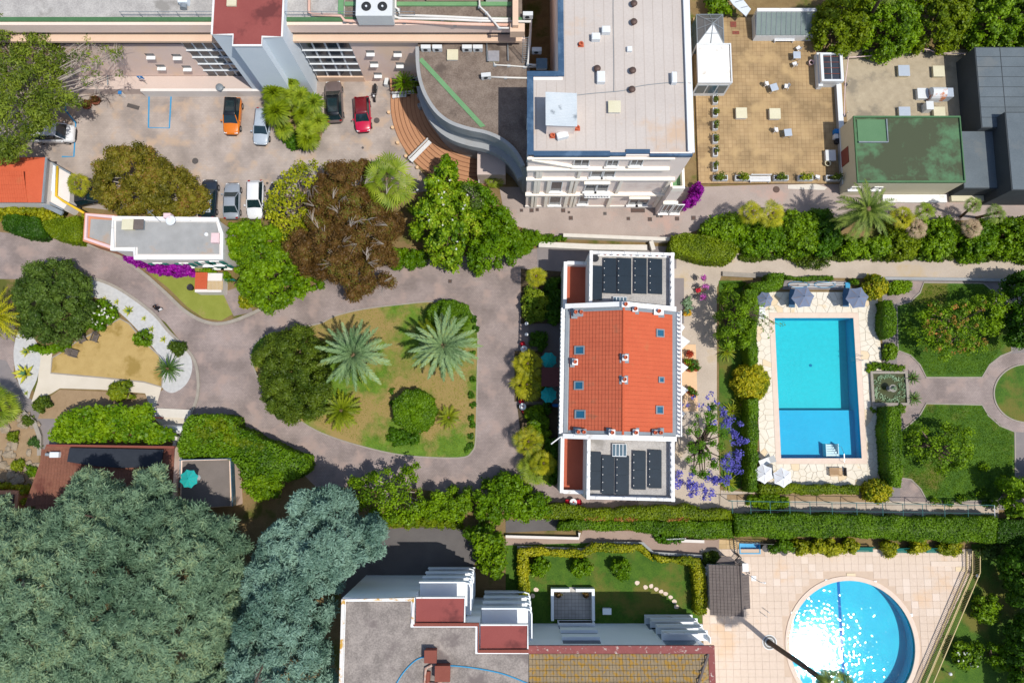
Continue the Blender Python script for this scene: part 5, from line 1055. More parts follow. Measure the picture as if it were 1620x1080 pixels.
r = RC(1548,74,1700,202,3.6); MB().box(r[0], r[1], 0,r[2], r[3], 3.5).mk('wall', 'darkwall', dk); MB().box(r[0] + .1,r[1] + .1,3.5,r[2], r[3] - .1,3.54).mk('roof', 'darkroof', dk); 
gs = MB()
for k in range(1,8): gs.box(r[0] + .1,r[1] + k * (r[3] - r[1]) / 8,3.54,r[2], r[1] + k * (r[3] - r[1]) / 8 + .05,3.555)
for k in range(1,4): gs.box(r[0] + k * 2.6,r[1] + .1,3.556,r[0] + k * 2.6 + .05,r[3] - .1,3.57)
gs.mk('felt_seams', 'darkwall', dk)
r2 = RC(1522,204,1592,298,2.8); MB().box(r2[0], r2[1], 0,r2[2], r[1] - .002,2.7).mk('wall', 'darkwall', dk); MB().box(r2[0] + .05,r2[1] + .1,2.7,r2[2] - .1,r[1] - .05,2.73).mk('roof', 'darkroof', dk)
r3 = RC(1597,176,1700,300,5); MB().box(r3[0], r3[1], 0,r3[2], r3[3], 4.8).mk('wall', 'darkwall', dk); MB().box(r3[0] + .1,r3[1] + .1,4.8,r3[2], r3[3] - .1,4.84).mk('roof', 'darkroof', dk)
MB().box(r2[0], r2[1] - .6,0,r2[2], r2[1] - .002,.5).mk('stone_base', 'beigewall', dk)
# pavilion, glass houses on the brown terrace
pv = thing('white_pavilion', 'square white canopy pavilion against the hotel on the brown terrace', 'pavilion', (*P(1128,100),.3)); r = RC(1104,70,1155,131,3.2)
MB().add([(r[0], r[1], 3.1),(r[2], r[1], 3.1),(r[2], r[3], 3.1),(r[0], r[3], 3.1),((r[0] + r[2]) / 2,(r[1] + r[3]) / 2,3.75)], [(0,1,4),(1,2,4),(2,3,4),(3,0,4),(3,2,1,0)]).mk('canvas_roof', 'whitetrim', pv)
MB().ribbon([(r[0], r[1]),(r[2] + .1,r[1]),(r[2] + .1,r[3]),(r[0], r[3])], .14,2.9,3.3,True).mk('frame', 'whitemetal', pv)
for (x, y) in ((r[0], r[1]),(r[2], r[1]),(r[2], r[3]),(r[0], r[3])): MB().obox(x, y, .3,.12,.12,2.7).mk('post', 'whitemetal', pv)
for k in range(3):
    xa = r[0] + .1 + k * (r[2] - r[0] - .1) / 3; xb = xa + (r[2] - r[0]) / 3 - .15; o = MB().box(xa - .06,r[1] - .06,.3,xb + .06,r[1] + .02,2.85).mk('glazed_panel', 'whitemetal', pv); MB().box(xa + .02,r[1] - .09,1.0,xb - .02,r[1] - .05,2.7).mk('pane', 'glass', o)
gc = thing('glass_conservatory', 'dark glass pyramid roof conservatory above the white pavilion', 'conservatory', (*P(1122,45),.3)); r = RC(1103,22,1145,68,2.6); ax, ay = (r[0] + r[2]) / 2,(r[1] + r[3]) / 2
MB().box(r[0], r[1], .3,r[2], r[3], 2.4).mk('wall', 'glass', gc)
mat('greyglass', S(92,96,100), S(108,110,112),.8,4,rough=.1,spec=.8)
for a, b in (((r[0], r[1]),(r[2], r[1])),((r[2], r[1]),(r[2], r[3])),((r[2], r[3]),(r[0], r[3])),((r[0], r[3]),(r[0], r[1]))): MB().add([(a[0], a[1], 2.42),(b[0], b[1], 2.42),(ax, ay, 3.6)], [(0,1,2)]).mk('pane', 'greyglass' if a[1] != r[1] or b[1] != r[1] else 'whitemetal', gc)
bm_ = MB()
for q in ((r[0], r[1]),(r[2], r[1]),(r[2], r[3]),(r[0], r[3]),(ax, r[1]),(ax, r[3]),(r[0], ay),(r[2], ay)): bm_.tube([(q[0], q[1], 2.45),(ax, ay, 3.63)], .045,5)
bm_.ribbon([(r[0], r[1]),(r[2], r[1]),(r[2], r[3]),(r[0], r[3])], .1,2.38,2.48,True); h_ = .5
bm_.tube([(r[0] + (ax - r[0]) * h_, r[1] + (ay - r[1]) * h_, 3.04),(r[2] + (ax - r[2]) * h_, r[1] + (ay - r[1]) * h_, 3.04),(r[2] + (ax - r[2]) * h_, r[3] + (ay - r[3]) * h_, 3.04),(r[0] + (ax - r[0]) * h_, r[3] + (ay - r[3]) * h_, 3.04),(r[0] + (ax - r[0]) * h_, r[1] + (ay - r[1]) * h_, 3.04)], .035,5); bm_.mk('glazing_bars', 'leadgrey', gc)
def glass_roof(name, label, rect, z0,z1,n, m, base=.3,frame='leadgrey'):
    t = thing(name, label, 'glass roof', ((rect[0] + rect[2]) / 2,(rect[1] + rect[3]) / 2,base)); MB().box(rect[0], rect[1], base, rect[2], rect[3], z0 - .15).mk('wall', 'whitemetal', t)
    for k in range(n):
        xa, xb = rect[0] + (rect[2] - rect[0]) * k / n + .04,rect[0] + (rect[2] - rect[0]) * (k + 1) / n - .04
        MB().add([(xa, rect[1], z0),(xb, rect[1], z0),(xb, rect[3], z1),(xa, rect[3], z1),(xa, rect[1], z0 - .05),(xb, rect[1], z0 - .05),(xb, rect[3], z1 - .05),(xa, rect[3], z1 - .05)], [(0,1,2,3),(7,6,5,4),(0,4,5,1),(2,6,7,3)]).mk('pane', m, t)
    for k in range(n + 1):
        x = rect[0] + (rect[2] - rect[0]) * k / n; MB().tube([(x, rect[1], z0 + .02),(x, rect[3], z1 + .02)], .04,5).mk('glazing_bar', frame, t)
    return t
mat('tealglass', S(112,128,124), S(128,142,136),.8,4,rough=.2,spec=.5)
r = RC(1196,23,1290,55,1.6); glass_roof('glass_roof', 'grey-green glazed lean-to roof behind the long white bench', r, 1.5,2.0,12,'tealglass'); MB().box(r[0], r[3], .3,r[2], r[3] + .35,2.2).mk('lean_to_wall', 'whitetrim', label='white wall along the top of the glazed lean-to', cat='wall')
r = RC(1300,86,1331,128,1.8); gx = glass_roof('glass_roof', 'white framed glass stair canopy at the edge of the gravel roof', r, 1.7,1.75,2,'darkglass', frame='whitemetal'); MB().ribbon([(r[0], r[1]),(r[2], r[1]),(r[2], r[3]),(r[0], r[3])], .35,1.5,1.95,True).mk('frame', 'whitemetal', gx); 
for k in range(4): MB().box(r[0] + .2,r[1] + .8 + k * .65,1.74,r[2] - .2,r[1] + .84 + k * .65,1.8).mk('bar', 'rustbrown', gx)
r = RC(1293,84,1300,137,1.0); MB().box(r[0], r[1], .3,r[2], r[3], 1.1).mk('stair_parapet', 'whitemetal', label='low white parapet on the terrace side of the glass canopy', cat='parapet')
t = thing('terrace_parapet', 'thin white parapet between the brown terrace and the gravel roof', 'parapet', (*P(1332,200),.3)); r = RC(1328,133,1335,292,.9); MB().box(r[0], r[1], .3,r[2] - .02,r[3], .9).mk('wall', 'concrete', t); MB().box(r[0] - .03,r[1], .9,r[2] + .03,r[3], .97).mk('coping', 'whitemetal', t)
# pool house
ph = thing('pool_house', 'pool house with grey pantile roof in two steps beside the tiled deck', 'pool house', (*P(1155,930),0)); r = RC(1123,893,1171,973,2.7); r2 = RC(1172,908,1186,962,2.5)
MB().box(r[0] + .2,r[1] + .3,0,r[2] - .1,r[3] - .2,2.4).mk('wall', 'whitewall', ph); MB().box(r2[0] - .2,r2[1] + .1,0,r2[2] - .2,r2[3] - .1,2.0).mk('wall', 'whitewall', ph)
rf = MB().add([(r[0], r[1], 2.5),(r[2], r[1], 3.1),(r[2], r[3], 3.1),(r[0], r[3], 2.5)], [(0,1,2,3)]).mk('roof', 'greytile', ph); tl = MB(); flat_tiles(tl, r[0], r[1], 2.52,r[2], r[3], 3.12,.34,.3,.06); tl.mk('roof_tiles', 'greytile', rf, kind='stuff')
rf = MB().add([(r2[0], r2[1], 2.9),(r2[2], r2[1], 2.4),(r2[2], r2[3], 2.4),(r2[0], r2[3], 2.9)], [(0,1,2,3)]).mk('lower_roof', 'greytile', ph); tl = MB(); flat_tiles(tl, r2[2], r2[1], 2.42,r2[0], r2[3], 2.92,.34,.3,.06); tl.mk('roof_tiles', 'greytile', rf, kind='stuff')
MB().tube([(r[2], r[1], 3.16),(r[2], r[3], 3.16)], .12).mk('ridge', 'greytile', ph)
MB().prism(PP([(1133,890),(1142,880),(1156,880),(1172,895),(1172,894)], 2.2),2.0,2.2).mk('hip_roof', 'greytile', ph)
# ================================================================ WALLS around the grounds
def lowwall(label, px, w_, h, m='kerbwhite', name='garden_wall', cap=None):
    t = thing(name, label, 'wall', (*P(*px[len(px) // 2]),0)); MB().ribbon(PP(px), w_, 0,h).mk('wall', m, t); MB().ribbon(PP(px), w_ + .08,h, h + .07).mk('coping', cap or m, t); return t
lowwall('long white retaining wall below the lane behind the villa', [(890,376),(1040,382),(1056,382)], .3,1.0); lowwall('pale stone wall between villa and ivy', [(852,389),(940,393),(1022,394)], .5,.6)
lowwall('short stone end wall beside the clipped lane hedge', [(1028,384),(1032,398)], .35,.7); lowwall('white garden wall edging the ramp', [(800,847),(915,850),(916,841)], .18,.5,'whitewall'); lowwall('grey edging wall of the apartment garden', [(818,864),(922,868),(938,857),(1016,858),(1032,873),(1108,878),(1110,893)], .2,.5,'concrete')
lowwall('white wall strip beside the overgrown trellis of the ramp', [(1058,853),(1112,855)], .2,.5,'whitewall'); lowwall('white gatepost wall by the dark clipped hedge', [(287,690),(284,706)], .25,1.2,'whitewall')
lowwall('stone edging wall between sand path and garden lawns', [(1372,441),(1470,442),(1590,444),(1640,446)], .22,.3,'concrete'); lowwall('curved dark stone edging beside the rockery', [(40,652),(58,668),(66,690),(66,720)], .35,.35,'kerb'); lowwall('low pale edge of the stone ledge under the east shrubs', [(1142,434),(1195,437)], .4,.25,'kerb')
# ================================================================ foliage materials
mat('bark', S(110,92,76), S(136,118,98),2,14,bump=.5)
mat('barkpale', S(170,158,146), S(196,186,174),2,14,bump=.4)
mat('barkdark', S(72,60,52), S(92,78,66),2,14,bump=.5)
mat('palmbark', S(120,98,74), S(146,122,94),3,16,bump=.6)
leafmat('pineleaf', S(60,82,30), S(112,134,52), patch=.5)
leafmat('olivebrown', S(74,74,14), S(126,118,34), S(126,92,44), patch=.4,gain=1.4)
leafmat('brownleaf', S(70,50,20), S(108,80,38), S(98,100,32), patch=.35,gain=1.45)
leafmat('yellowgreen', S(120,136,10), S(196,196,32), patch=.5,gain=1.0)
leafmat('midgreen', S(56,90,6), S(108,146,16), patch=.4,gain=1.5)
leafmat('brightgreen', S(58,96,2), S(98,138,8), patch=.4,gain=1.4)
leafmat('magnolia', S(46,84,10), S(112,148,24), S(140,160,60), patch=.5,gain=1.5)
leafmat('deepgreen', S(36,72,6), S(72,116,14), patch=.4,gain=1.45)
leafmat('hedgegreen', S(50,86,6), S(92,132,14), patch=.5,gain=1.4)
leafmat('hedgeolive', S(70,96,8), S(112,136,18), patch=.5,gain=1.4)
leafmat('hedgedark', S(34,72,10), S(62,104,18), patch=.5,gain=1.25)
leafmat('cedar', S(72,98,74), S(118,144,114), S(136,152,112), patch=.16,rough=.6,trans=.32,gain=1.55)
leafmat('bluecedar', S(78,108,92), S(132,162,144), patch=.22,rough=.6,trans=.32)
leafmat('holmoak', S(46,70,18), S(88,112,36), patch=.5,gain=1.45)
leafmat('greytree', S(42,68,26), S(86,114,58), patch=.5)
leafmat('goldhedge', S(104,122,8), S(182,178,28), patch=.5,gain=1.15)
leafmat('goldball', S(88,112,8), S(182,176,24), S(206,190,40), patch=.6,gain=1.15)
leafmat('jacaleaf', S(48,96,8), S(96,146,20), patch=.5,gain=1.2)
leafmat('jacaflower', S(80,78,168), S(126,120,210), patch=.8,gain=1.1)
leafmat('bougain', S(116,6,124), S(180,24,178), patch=.8,trans=.3,gain=1.1)
leafmat('vine', S(72,118,4), S(126,166,16), patch=.6,gain=1.1)
leafmat('palmgreen', S(62,96,34), S(140,166,96), patch=.5,gain=1.1)
leafmat('palmblue', S(66,96,54), S(136,164,112), S(140,146,60), patch=.25,trans=.12,gain=1.15)
leafmat('palmyellow', S(104,128,16), S(186,190,44), patch=.5,gain=1.05)
leafmat('palmlime', S(84,122,24), S(152,178,62), patch=.5,gain=1.05)
leafmat('palmdry', S(150,124,92), S(206,182,150), patch=.5,gain=1.1)
leafmat('cycad', S(80,108,16), S(138,158,40), patch=.5,gain=1.2)
leafmat('yucca', S(40,76,36), S(84,116,68), patch=.5)
leafmat('agave', S(120,150,60), S(196,204,96), patch=.8,gain=1.1)
leafmat('agavecore', S(64,104,76), S(96,134,100), patch=.8)
leafmat('lily', S(96,128,84), S(160,186,150), patch=.8,gain=1.1)
leafmat('whiteflower', S(226,226,214), S(246,246,236), patch=.8,gain=1.1)
leafmat('pinkflower', S(188,60,168), S(220,130,206), patch=.8,gain=1.1)
leafmat('redflower', S(150,40,24), S(190,70,40), patch=.8,gain=1.1)
leafmat('yellowflower', S(214,166,20), S(240,200,50), patch=.8,gain=1.1)
def flowers(parent, n, poly_px, z, m, size=.18,name='flowers', fn=None):
    poly = [tuple(p[:2]) for p in PP(poly_px, z)]; A = np.array(poly); g = rng.uniform(A.min(0), A.max(0),(n * 4,2)); g = g[inpoly(g, poly)][:n]
    if not len(g): return
    zz = np.full(len(g), z) if fn is None else fn(g); loc = np.array(parent.location)
    c = np.column_stack([g, zz]) - loc; o = share(name, leafmesh(name, c, np.full(len(g), size * .6), m, size, size * .7,1.2,core=.5), parent, (0,0,0)); return o
# ================================================================ broad trees
tree('pine_tree', 'tall airy pine with grey branches over the car park corner', [(-60,-40),(50,-30),(80,20),(100,60),(95,100),(108,140),(122,155),(95,170),(62,185),(50,205),(52,225),(20,245),(-60,245)], 10.5,6.0,'pineleaf', r=.75,leaf=(.30,.09), dens=.95,shape='loose', core=.4,base=(60,200), tr=.32,bark='barkpale', sp=1.15,nbr=40,zref=8.5)
t = bpy.data.objects['pine_tree']; c_ = []
poly = outline([(90,-30),(140,20),(175,55),(195,80),(200,105),(170,120),(150,140),(120,140),(95,110),(90,40)], 8.5); cc, rr_ = clumps(poly, 9.5,6.5,.6,'loose', sp=1.9,fill=False)
bw = MB(); woody(bw, (t.location.x, t.location.y, 5.0), [tuple(q) for q in cc], .09,3)
for q in cc:
    for k in range(9): bw.tube([tuple(q), tuple(q + rng.normal(0,.75,3) * np.array([1,1,.5]))], .025,4,.008)
bw.mk('bare_branches', 'barkpale', t); k_ = rng.random(len(cc)) < .9; share('outer_crown', leafmesh('outer_crown', cc[k_] - np.array(t.location), rr_[k_] * .85,'pineleaf', .28,.09,.7,core=0), t, (0,0,0))
tree('olive_brown_tree', 'round olive-brown tree between the car park and the white house', [(132,290),(138,250),(160,222),(195,213),(225,218),(250,240),(280,252),(305,268),(320,300),(316,330),(280,342),(235,338),(180,335),(145,318)], 6.5,1.5,'olivebrown', r=.62,leaf=(.2,.1), dens=1.0,nbr=22,bark='barkpale', zref=4.5)
tree('yellow_tree', 'thin yellow-green tree beside the white car', [(415,330),(425,295),(455,262),(480,250),(520,252),(510,275),(490,300),(480,340),(490,380),(460,392),(430,365)], 6.0,2.5,'yellowgreen', r=.42,leaf=(.24,.17), dens=.62,core=0,shape='loose', nbr=20,zref=4.5,sp=1.2)
tree('leafy_tree', 'broad fresh green tree beside the brown tree and the loop drive', [(358,352),(400,345),(430,352),(450,370),(470,400),(480,430),(475,460),(450,480),(425,492),(398,488),(380,470),(372,440),(372,400)], 6.0,1.5,'midgreen', r=.6,leaf=(.26,.16), dens=1.0,zref=4)
tree('brown_tree', 'large rusty brown tree with pale bare twigs in the middle of the shrubbery', [(478,300),(490,275),(520,255),(550,240),(585,250),(600,300),(625,320),(634,350),(625,385),(628,420),(600,450),(560,470),(530,470),(515,440),(480,428),(455,415),(440,385),(450,360),(480,345)], 8.5,2.5,'brownleaf', r=.7,leaf=(.2,.08), dens=1.15,nbr=30,bark='barkpale', zref=6)
t = bpy.data.objects['brown_tree']; bw = MB(); loc = Vector(t.location)
for k in range(30):
    gx, gy = P(RD.uniform(485,615), RD.uniform(270,455),7.8); a0 = RD.uniform(0,6.28); z = RD.uniform(7.0,8.5)
    for q in range(6):
        a = a0 + RD.uniform(-.6,.6); L = RD.uniform(.5,1.3); bw.tube([(gx, gy, z - .5),(gx + math.cos(a) * L * .5,gy + math.sin(a) * L * .5,z),(gx + math.cos(a) * L, gy + math.sin(a) * L, z + .2)], .022,3,.008)
bw.mk('bare_twigs', 'barkpale', t)
tree('magnolia_tree', 'glossy magnolia with scattered cream blossoms beside the fan palm', [(640,350),(650,315),(665,290),(690,262),(705,242),(725,255),(735,285),(750,300),(762,335),(755,370),(735,395),(730,420),(700,426),(680,410),(668,385),(650,370)], 7.5,1.5,'magnolia', r=.62,leaf=(.3,.17), dens=.9,zref=5)
flowers(bpy.data.objects['magnolia_tree'], 16,[(660,300),(720,270),(750,330),(720,400),(670,370)], 7.0,'whiteflower', .15,'blossoms')
tree('laurel_tree', 'dense laurel closing the shrubbery beside the lane', [(735,290),(765,285),(790,310),(810,335),(821,365),(822,395),(800,415),(765,426),(735,420),(728,390),(750,350)], 6.0,.5,'brightgreen', r=.55,leaf=(.24,.15), dens=1.05,zref=3.5)
tree('ash_tree', 'bare-topped grey shrub between magnolia and entrance steps', [(730,290),(752,286),(768,300),(768,325),(745,330),(735,312)], 6.2,4,'greytree', r=.4,leaf=(.2,.1), dens=.5,core=0,nbr=16,bark='barkpale', cat='shrub')
tree('young_tree', 'small bright green tree beside the entrance steps', [(690,258),(696,244),(712,240),(722,252),(720,268),(700,272)], 5.0,1.5,'brightgreen', r=.4,leaf=(.24,.15), dens=1,zref=4)
bush('hedge_bush', 'clipped bush wedge between brown tree and magnolia', [(618,395),(640,392),(672,396),(676,420),(650,425),(618,424)], 1.6,'brightgreen')
bush('hedge_bush', 'low bush under the green tree at the loop drive', [(480,430),(515,440),(516,452),(480,468),(470,450)], 1.2,'brightgreen')
bush('ivy_bank', 'ivy bank spilling over the wall behind the villa', [(805,372),(830,362),(860,366),(905,374),(912,382),(880,386),(850,388),(835,402),(810,412),(800,395)], 1.4,'brightgreen', r=.35,cat='ivy')
bush('wild_vine', 'vine mass covering the back of the white house', [(200,338),(300,342),(345,343),(372,345),(385,360),(372,395),(368,430),(350,400),(349,365),(340,350),(260,347),(200,345)], 4.6,'vine', r=.45,leaf=(.22,.16), cat='vine', zref=4.3)
tree('grey_tree', 'round grey-green tree on the left lawn', [(8,470),(15,435),(40,412),(75,404),(110,412),(130,440),(136,470),(130,500),(110,530),(85,545),(50,545),(20,520)], 6.0,1.5,'greytree', r=.6,leaf=(.2,.1), dens=1.1,zref=4)
bush('flowering_shrub', 'glossy green shrub dotted with white flowers on the dry lawn', [(112,500),(118,478),(140,468),(165,475),(183,488),(188,503),(172,518),(140,524),(112,528)], 2.0,'brightgreen', r=.42,leaf=(.2,.13))
flowers(bpy.data.objects['flowering_shrub'], 22,[(140,475),(180,488),(184,504),(150,516),(130,500)], 1.95,'whiteflower', .16)
bush('low_shrub', 'dark green shrub skirt below the grey tree', [(40,540),(60,548),(110,540),(120,530),(100,556),(70,562),(48,556)], 1.5,'brightgreen', r=.4)
for nm, lb, px, zt, m in (('round_bush', 'round bush on the edge of dry lawn and white gravel', [(211,530),(218,520),(232,522),(240,535),(234,548),(220,551),(210,542)], 1.6,'midgreen'),('round_bush', 'dark bush at the tip of the white gravel bed', [(264,545),(272,534),(286,534),(293,545),(290,560),(272,562)], 1.6,'holmoak'),('round_bush', 'round bush beside the pergola vines', [(170,615),(180,603),(198,602),(209,615),(208,632),(190,640),(174,634)], 1.8,'cycad'),('round_bush', 'olive bush at the start of the gravel path', [(50,640),(60,626),(75,624),(82,636),(76,648),(58,652)], 1.3,'holmoak')):
    bush(nm, lb, px, zt, m, r=.34)
# pergola with vines
pg = thing('vine_pergola', 'long pergola covered with bright green vines beside the gravel path', 'pergola', (*P(180,672),0)); a, b = P(98,692,2.6), P(238,655,2.6)
for k in range(7):
    x = a[0] + (b[0] - a[0]) * k / 6
    for y in (a[1] + .3,b[1] - .3): MB().obox(x, y, 0,.14,.14,2.5).mk('post', 'rustbrown', pg)
    MB().box(x - .06,a[1], 2.5,x + .06,b[1], 2.65).mk('crossbeam', 'rustbrown', pg)
for y in (a[1] + .3,b[1] - .3): MB().box(a[0], y - .05,2.66,b[0], y + .05,2.8).mk('rail', 'rustbrown', pg)
poly = outline([(76,690),(84,672),(95,655),(120,645),(160,640),(205,640),(238,640),(245,655),(246,668),(280,675),(276,690),(262,702),(200,700),(140,701),(95,700)], 2.9); cc, rr_ = clumps(poly, 3.3,2.5,.42,'flat', fill=False, drop=0,sp=.85); share('vines', leafmesh('vines', cc - np.array(pg.location), rr_, 'vine', .3,.2,1.0,core=.6), pg, (0,0,0))
# big boundary hedge beside the oval drive
hedge('clipped_hedge', 'big clipped hedge block beside the gate and oval drive', [(296,664),(304,657),(330,655),(356,655),(372,660),(374,675),(410,690),(440,705),(484,720),(486,745),(470,756),(430,762),(390,758),(372,728),(330,723),(288,722),(286,700)], 3.2,'hedgegreen', leaf=(.24,.15), sm=False, lump=.24)
bush('hedge_crest', 'lighter overgrown crest on the big clipped hedge block', [(300,668),(330,658),(370,664),(378,684),(420,700),(410,722),(370,710),(310,700)], 3.6,'hedgeolive', r=.4,leaf=(.24,.15), zb=2.7,zref=3.2,hn=.4,drop=.3,cat='hedge')
tree('hedge_tree', 'dense green tree between clipped hedge and blue cedar', [(375,750),(395,735),(430,745),(448,760),(440,780),(425,792),(400,792),(378,782)], 3.6,.8,'midgreen', r=.5,leaf=(.24,.15), zref=2.5)
# cedars
tree('cedar', 'huge grey-green cedar filling the lower left', [(-60,800),(0,805),(30,812),(70,800),(90,762),(110,742),(130,752),(150,745),(175,760),(195,748),(220,738),(245,730),(262,742),(255,770),(275,790),(310,800),(345,820),(375,850),(385,900),(370,960),(370,1010),(350,1060),(360,1120),(-60,1120)], 13,6,'cedar', r=.6,leaf=(.42,.07), dens=1.1,squash=.55,core=.66,lay=.7,shape='dome', zref=9.0,hn=.1,drop=.5,tr=.5,nbr=20,bark='barkdark', zmin=-.25,outw=.4,upb=.6)
tree('blue_cedar', 'blue-green cedar between the grey-green cedar and the apartment block', [(470,775),(490,772),(510,765),(525,762),(550,785),(560,800),(575,820),(590,815),(606,850),(598,880),(590,895),(560,915),(540,930),(522,960),(520,990),(520,1040),(510,1120),(360,1120),(365,1020),(360,960),(380,920),(390,870),(395,845),(425,815),(450,810),(455,790)], 12,5,'bluecedar', r=.7,leaf=(.34,.085), dens=1.2,squash=.6,core=.66,lay=.5,shape='loose', zref=8.5,hn=.2,drop=.5,tr=.45,nbr=20,bark='barkdark', zmin=-.25,outw=.45,upb=.6)
# oval lawn trees
tree('holm_oak', 'wide dark green tree on the pointed end of the oval lawn', [(393,580),(398,555),(412,535),(435,515),(465,510),(490,520),(505,545),(512,580),(518,610),(508,640),(490,660),(460,670),(430,665),(410,640),(396,610)], 6.5,1.0,'holmoak', r=.6,leaf=(.19,.09), dens=1.2,zref=4.2)
hedge('topiary_ring', 'large round clipped topiary in the oval lawn', [(656 + 35 * math.cos(a),650 + 34 * math.sin(a)) for a in np.linspace(0,6.283,15)[:-1]], 1.7,'hedgegreen', leaf=(.17,.11), cat='topiary')
bush('topiary_tuft', 'wild tuft growing in the round clipped topiary', [(640,630),(665,628),(680,650),(660,672),(632,668),(626,650)], 2.0,'brightgreen', r=.3,zb=1.2,leaf=(.24,.1), cat='shrub', zref=1.8)
hedge('topiary_ring', 'round clipped topiary shaded by the right feather palm', [(710 + 35 * math.cos(a),498 + 24 * math.sin(a)) for a in np.linspace(0,6.283,15)[:-1]], 1.5,'hedgegreen', leaf=(.17,.11), cat='topiary')
bush('fern_bush', 'dark fern-like bush touching the round topiary', [(612,685),(622,674),(645,680),(664,688),(660,700),(640,706),(615,703)], .9,'deepgreen', r=.3,leaf=(.3,.08))
BP = [o_ + ' along the villa-side edge' for o_ in ('second from the top', 'third from the top', 'fourth from the top', 'fifth from the top', 'sixth from the top', 'seventh from the top', 'eighth', 'in the corner', 'beside the corner one')] + ['above the big topiary', 'left of the big topiary', 'beside the shaded topiary', 'first from the top along the villa-side edge']
for k, (px, py) in enumerate(((747,560),(748,600),(746,625),(749,640),(745,660),(748,672),(746,690),(738,712),(744,705),(620,618),(621,638),(750,505),(753,520))): bush('border_plant', f'small leafy border plant on the oval lawn, {BP[k]}', [(px - 5,py - 4),(px + 4,py - 5),(px + 5,py + 4),(px - 4,py + 5)], .45,'deepgreen', r=.16,leaf=(.16,.09), group='border plants on the oval lawn', cat='plant')
# row along the lower boundary
tree('branchy_tree', 'open tree with pale crooked branches beside the lower drive', [(545,760),(570,748),(600,738),(625,745),(645,728),(662,735),(660,765),(680,790),(670,815),(640,835),(600,830),(570,820),(555,795)], 5.5,1.5,'midgreen', r=.5,leaf=(.22,.13), dens=.7,core=.4,shape='loose', nbr=26,bark='barkpale', zref=4,sp=1.15)
tree('boundary_tree', 'bushy yellow-green tree next to the branchy one', [(672,780),(690,765),(720,768),(745,775),(750,800),(730,825),(690,830),(668,815)], 4.0,.5,'midgreen', r=.5,leaf=(.2,.12), zref=2.8)
tree('boundary_tree', 'bushy green tree at the lower corner of the drive', [(745,780),(762,762),(790,745),(815,750),(840,770),(868,785),(882,805),(870,825),(820,830),(770,832),(745,815)], 4.0,.5,'brightgreen', r=.5,leaf=(.22,.14), zref=2.8)
bush('wild_hedge', 'yellowish wild hedge strip below the blue cedar tip', [(596,818),(640,812),(700,818),(730,822),(728,834),(680,836),(620,838),(598,840)], 1.6,'hedgeolive', r=.4)
hedge('long_hedge', 'upper long clipped hedge behind the villa with dry tips', [(838,802),(870,796),(905,800),(945,806),(1000,803),(1060,800),(1085,798),(1110,806),(1155,808),(1160,822),(1080,821),(960,822),(880,820),(845,816)], 2.0,'hedgeolive', leaf=(.2,.12), sm=False, lump=.12)
hedge('long_hedge', 'lower long clipped hedge above the garden ramp', [(885,823),(960,824),(1080,823),(1158,824),(1160,850),(1110,851),(1060,848),(1020,840),(920,838),(882,838)], 1.8,'hedgegreen', leaf=(.18,.11), sm=False, lump=.1)
hedge('long_hedge', 'very wide clipped hedge running above the tiled pool deck', [(1161,812),(1230,814),(1300,813),(1400,817),(1500,818),(1575,816),(1572,858),(1500,856),(1420,853),(1340,848),(1260,850),(1162,848)], 2.2,'hedgegreen', leaf=(.18,.11), sm=False, lump=.1)
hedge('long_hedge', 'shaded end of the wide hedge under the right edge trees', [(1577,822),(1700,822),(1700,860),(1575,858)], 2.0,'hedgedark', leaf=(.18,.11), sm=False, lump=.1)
leafmat('dryhedge', S(150,96,50), S(190,132,80), patch=.8)
for k, (a, b, y) in enumerate(((930,960,821),(975,1005,822),(1055,1090,822))): bush('dry_twigs', f"dry orange twigs between the two long hedges, {['nearest the villa end', 'middle patch', 'farthest towards the pools'][k]}", [(a, y - 3),(b, y - 4),(b + 2,y + 2),(a - 2,y + 2)], 2.1,'dryhedge', r=.16,leaf=(.25,.05), dens=.5,core=0,zb=1.5,zref=2.0)
# lane hedge row on the right
hedge('lane_hedge', 'dark clipped hedge at the start of the lane planting', [(1060,388),(1068,372),(1090,370),(1120,376),(1160,385),(1166,400),(1150,414),(1120,412),(1080,405),(1062,402)], 2.2,'hedgeolive', leaf=(.18,.11), lump=.12)
for lb, px, m, zt in (('lumpy green shrub at the hotel end of the lane planting', [(1105,352),(1130,342),(1165,338),(1180,355),(1180,380),(1150,385),(1110,374)], 'midgreen', 3.0),('green shrub below the twin yellow fan palms', [(1175,350),(1210,345),(1240,352),(1250,380),(1245,400),(1200,404),(1165,395)], 'brightgreen', 3.0),('tall green shrub in the lane planting under the palm shadow', [(1235,338),(1260,332),(1290,340),(1300,370),(1290,400),(1250,405),(1235,380)], 'midgreen', 3.4),('dark green shrub left of the large date palm', [(1280,332),(1310,330),(1325,345),(1335,375),(1320,400),(1290,400),(1285,365)], 'deepgreen', 3.2),('light green shrub below the large date palm', [(1325,370),(1360,376),(1400,372),(1410,395),(1380,408),(1330,405)], 'midgreen', 2.6),('yellowish shrub right of the large date palm', [(1405,350),(1430,340),(1450,350),(1460,380),(1445,408),(1410,406)], 'hedgeolive', 3.0),('bright shrub among the small fan palms', [(1455,350),(1490,342),(1515,350),(1520,385),(1500,408),(1460,408)], 'midgreen', 3.0),('leafy shrub beside the dried fan palm', [(1520,360),(1550,348),(1575,350),(1580,390),(1560,410),(1525,408)], 'brightgreen', 3.0),('shrub at the right end of the lane planting', [(1578,345),(1600,340),(1700,345),(1700,408),(1590,410),(1575,380)], 'midgreen', 3.0)):
    bush('lane_shrub', lb, px, zt, m, r=.5,leaf=(.24,.15), cat='shrub', dens=1.05,drop=0,hn=.1)
mat('dryedge', S(150,120,84), S(176,144,104),2,12)
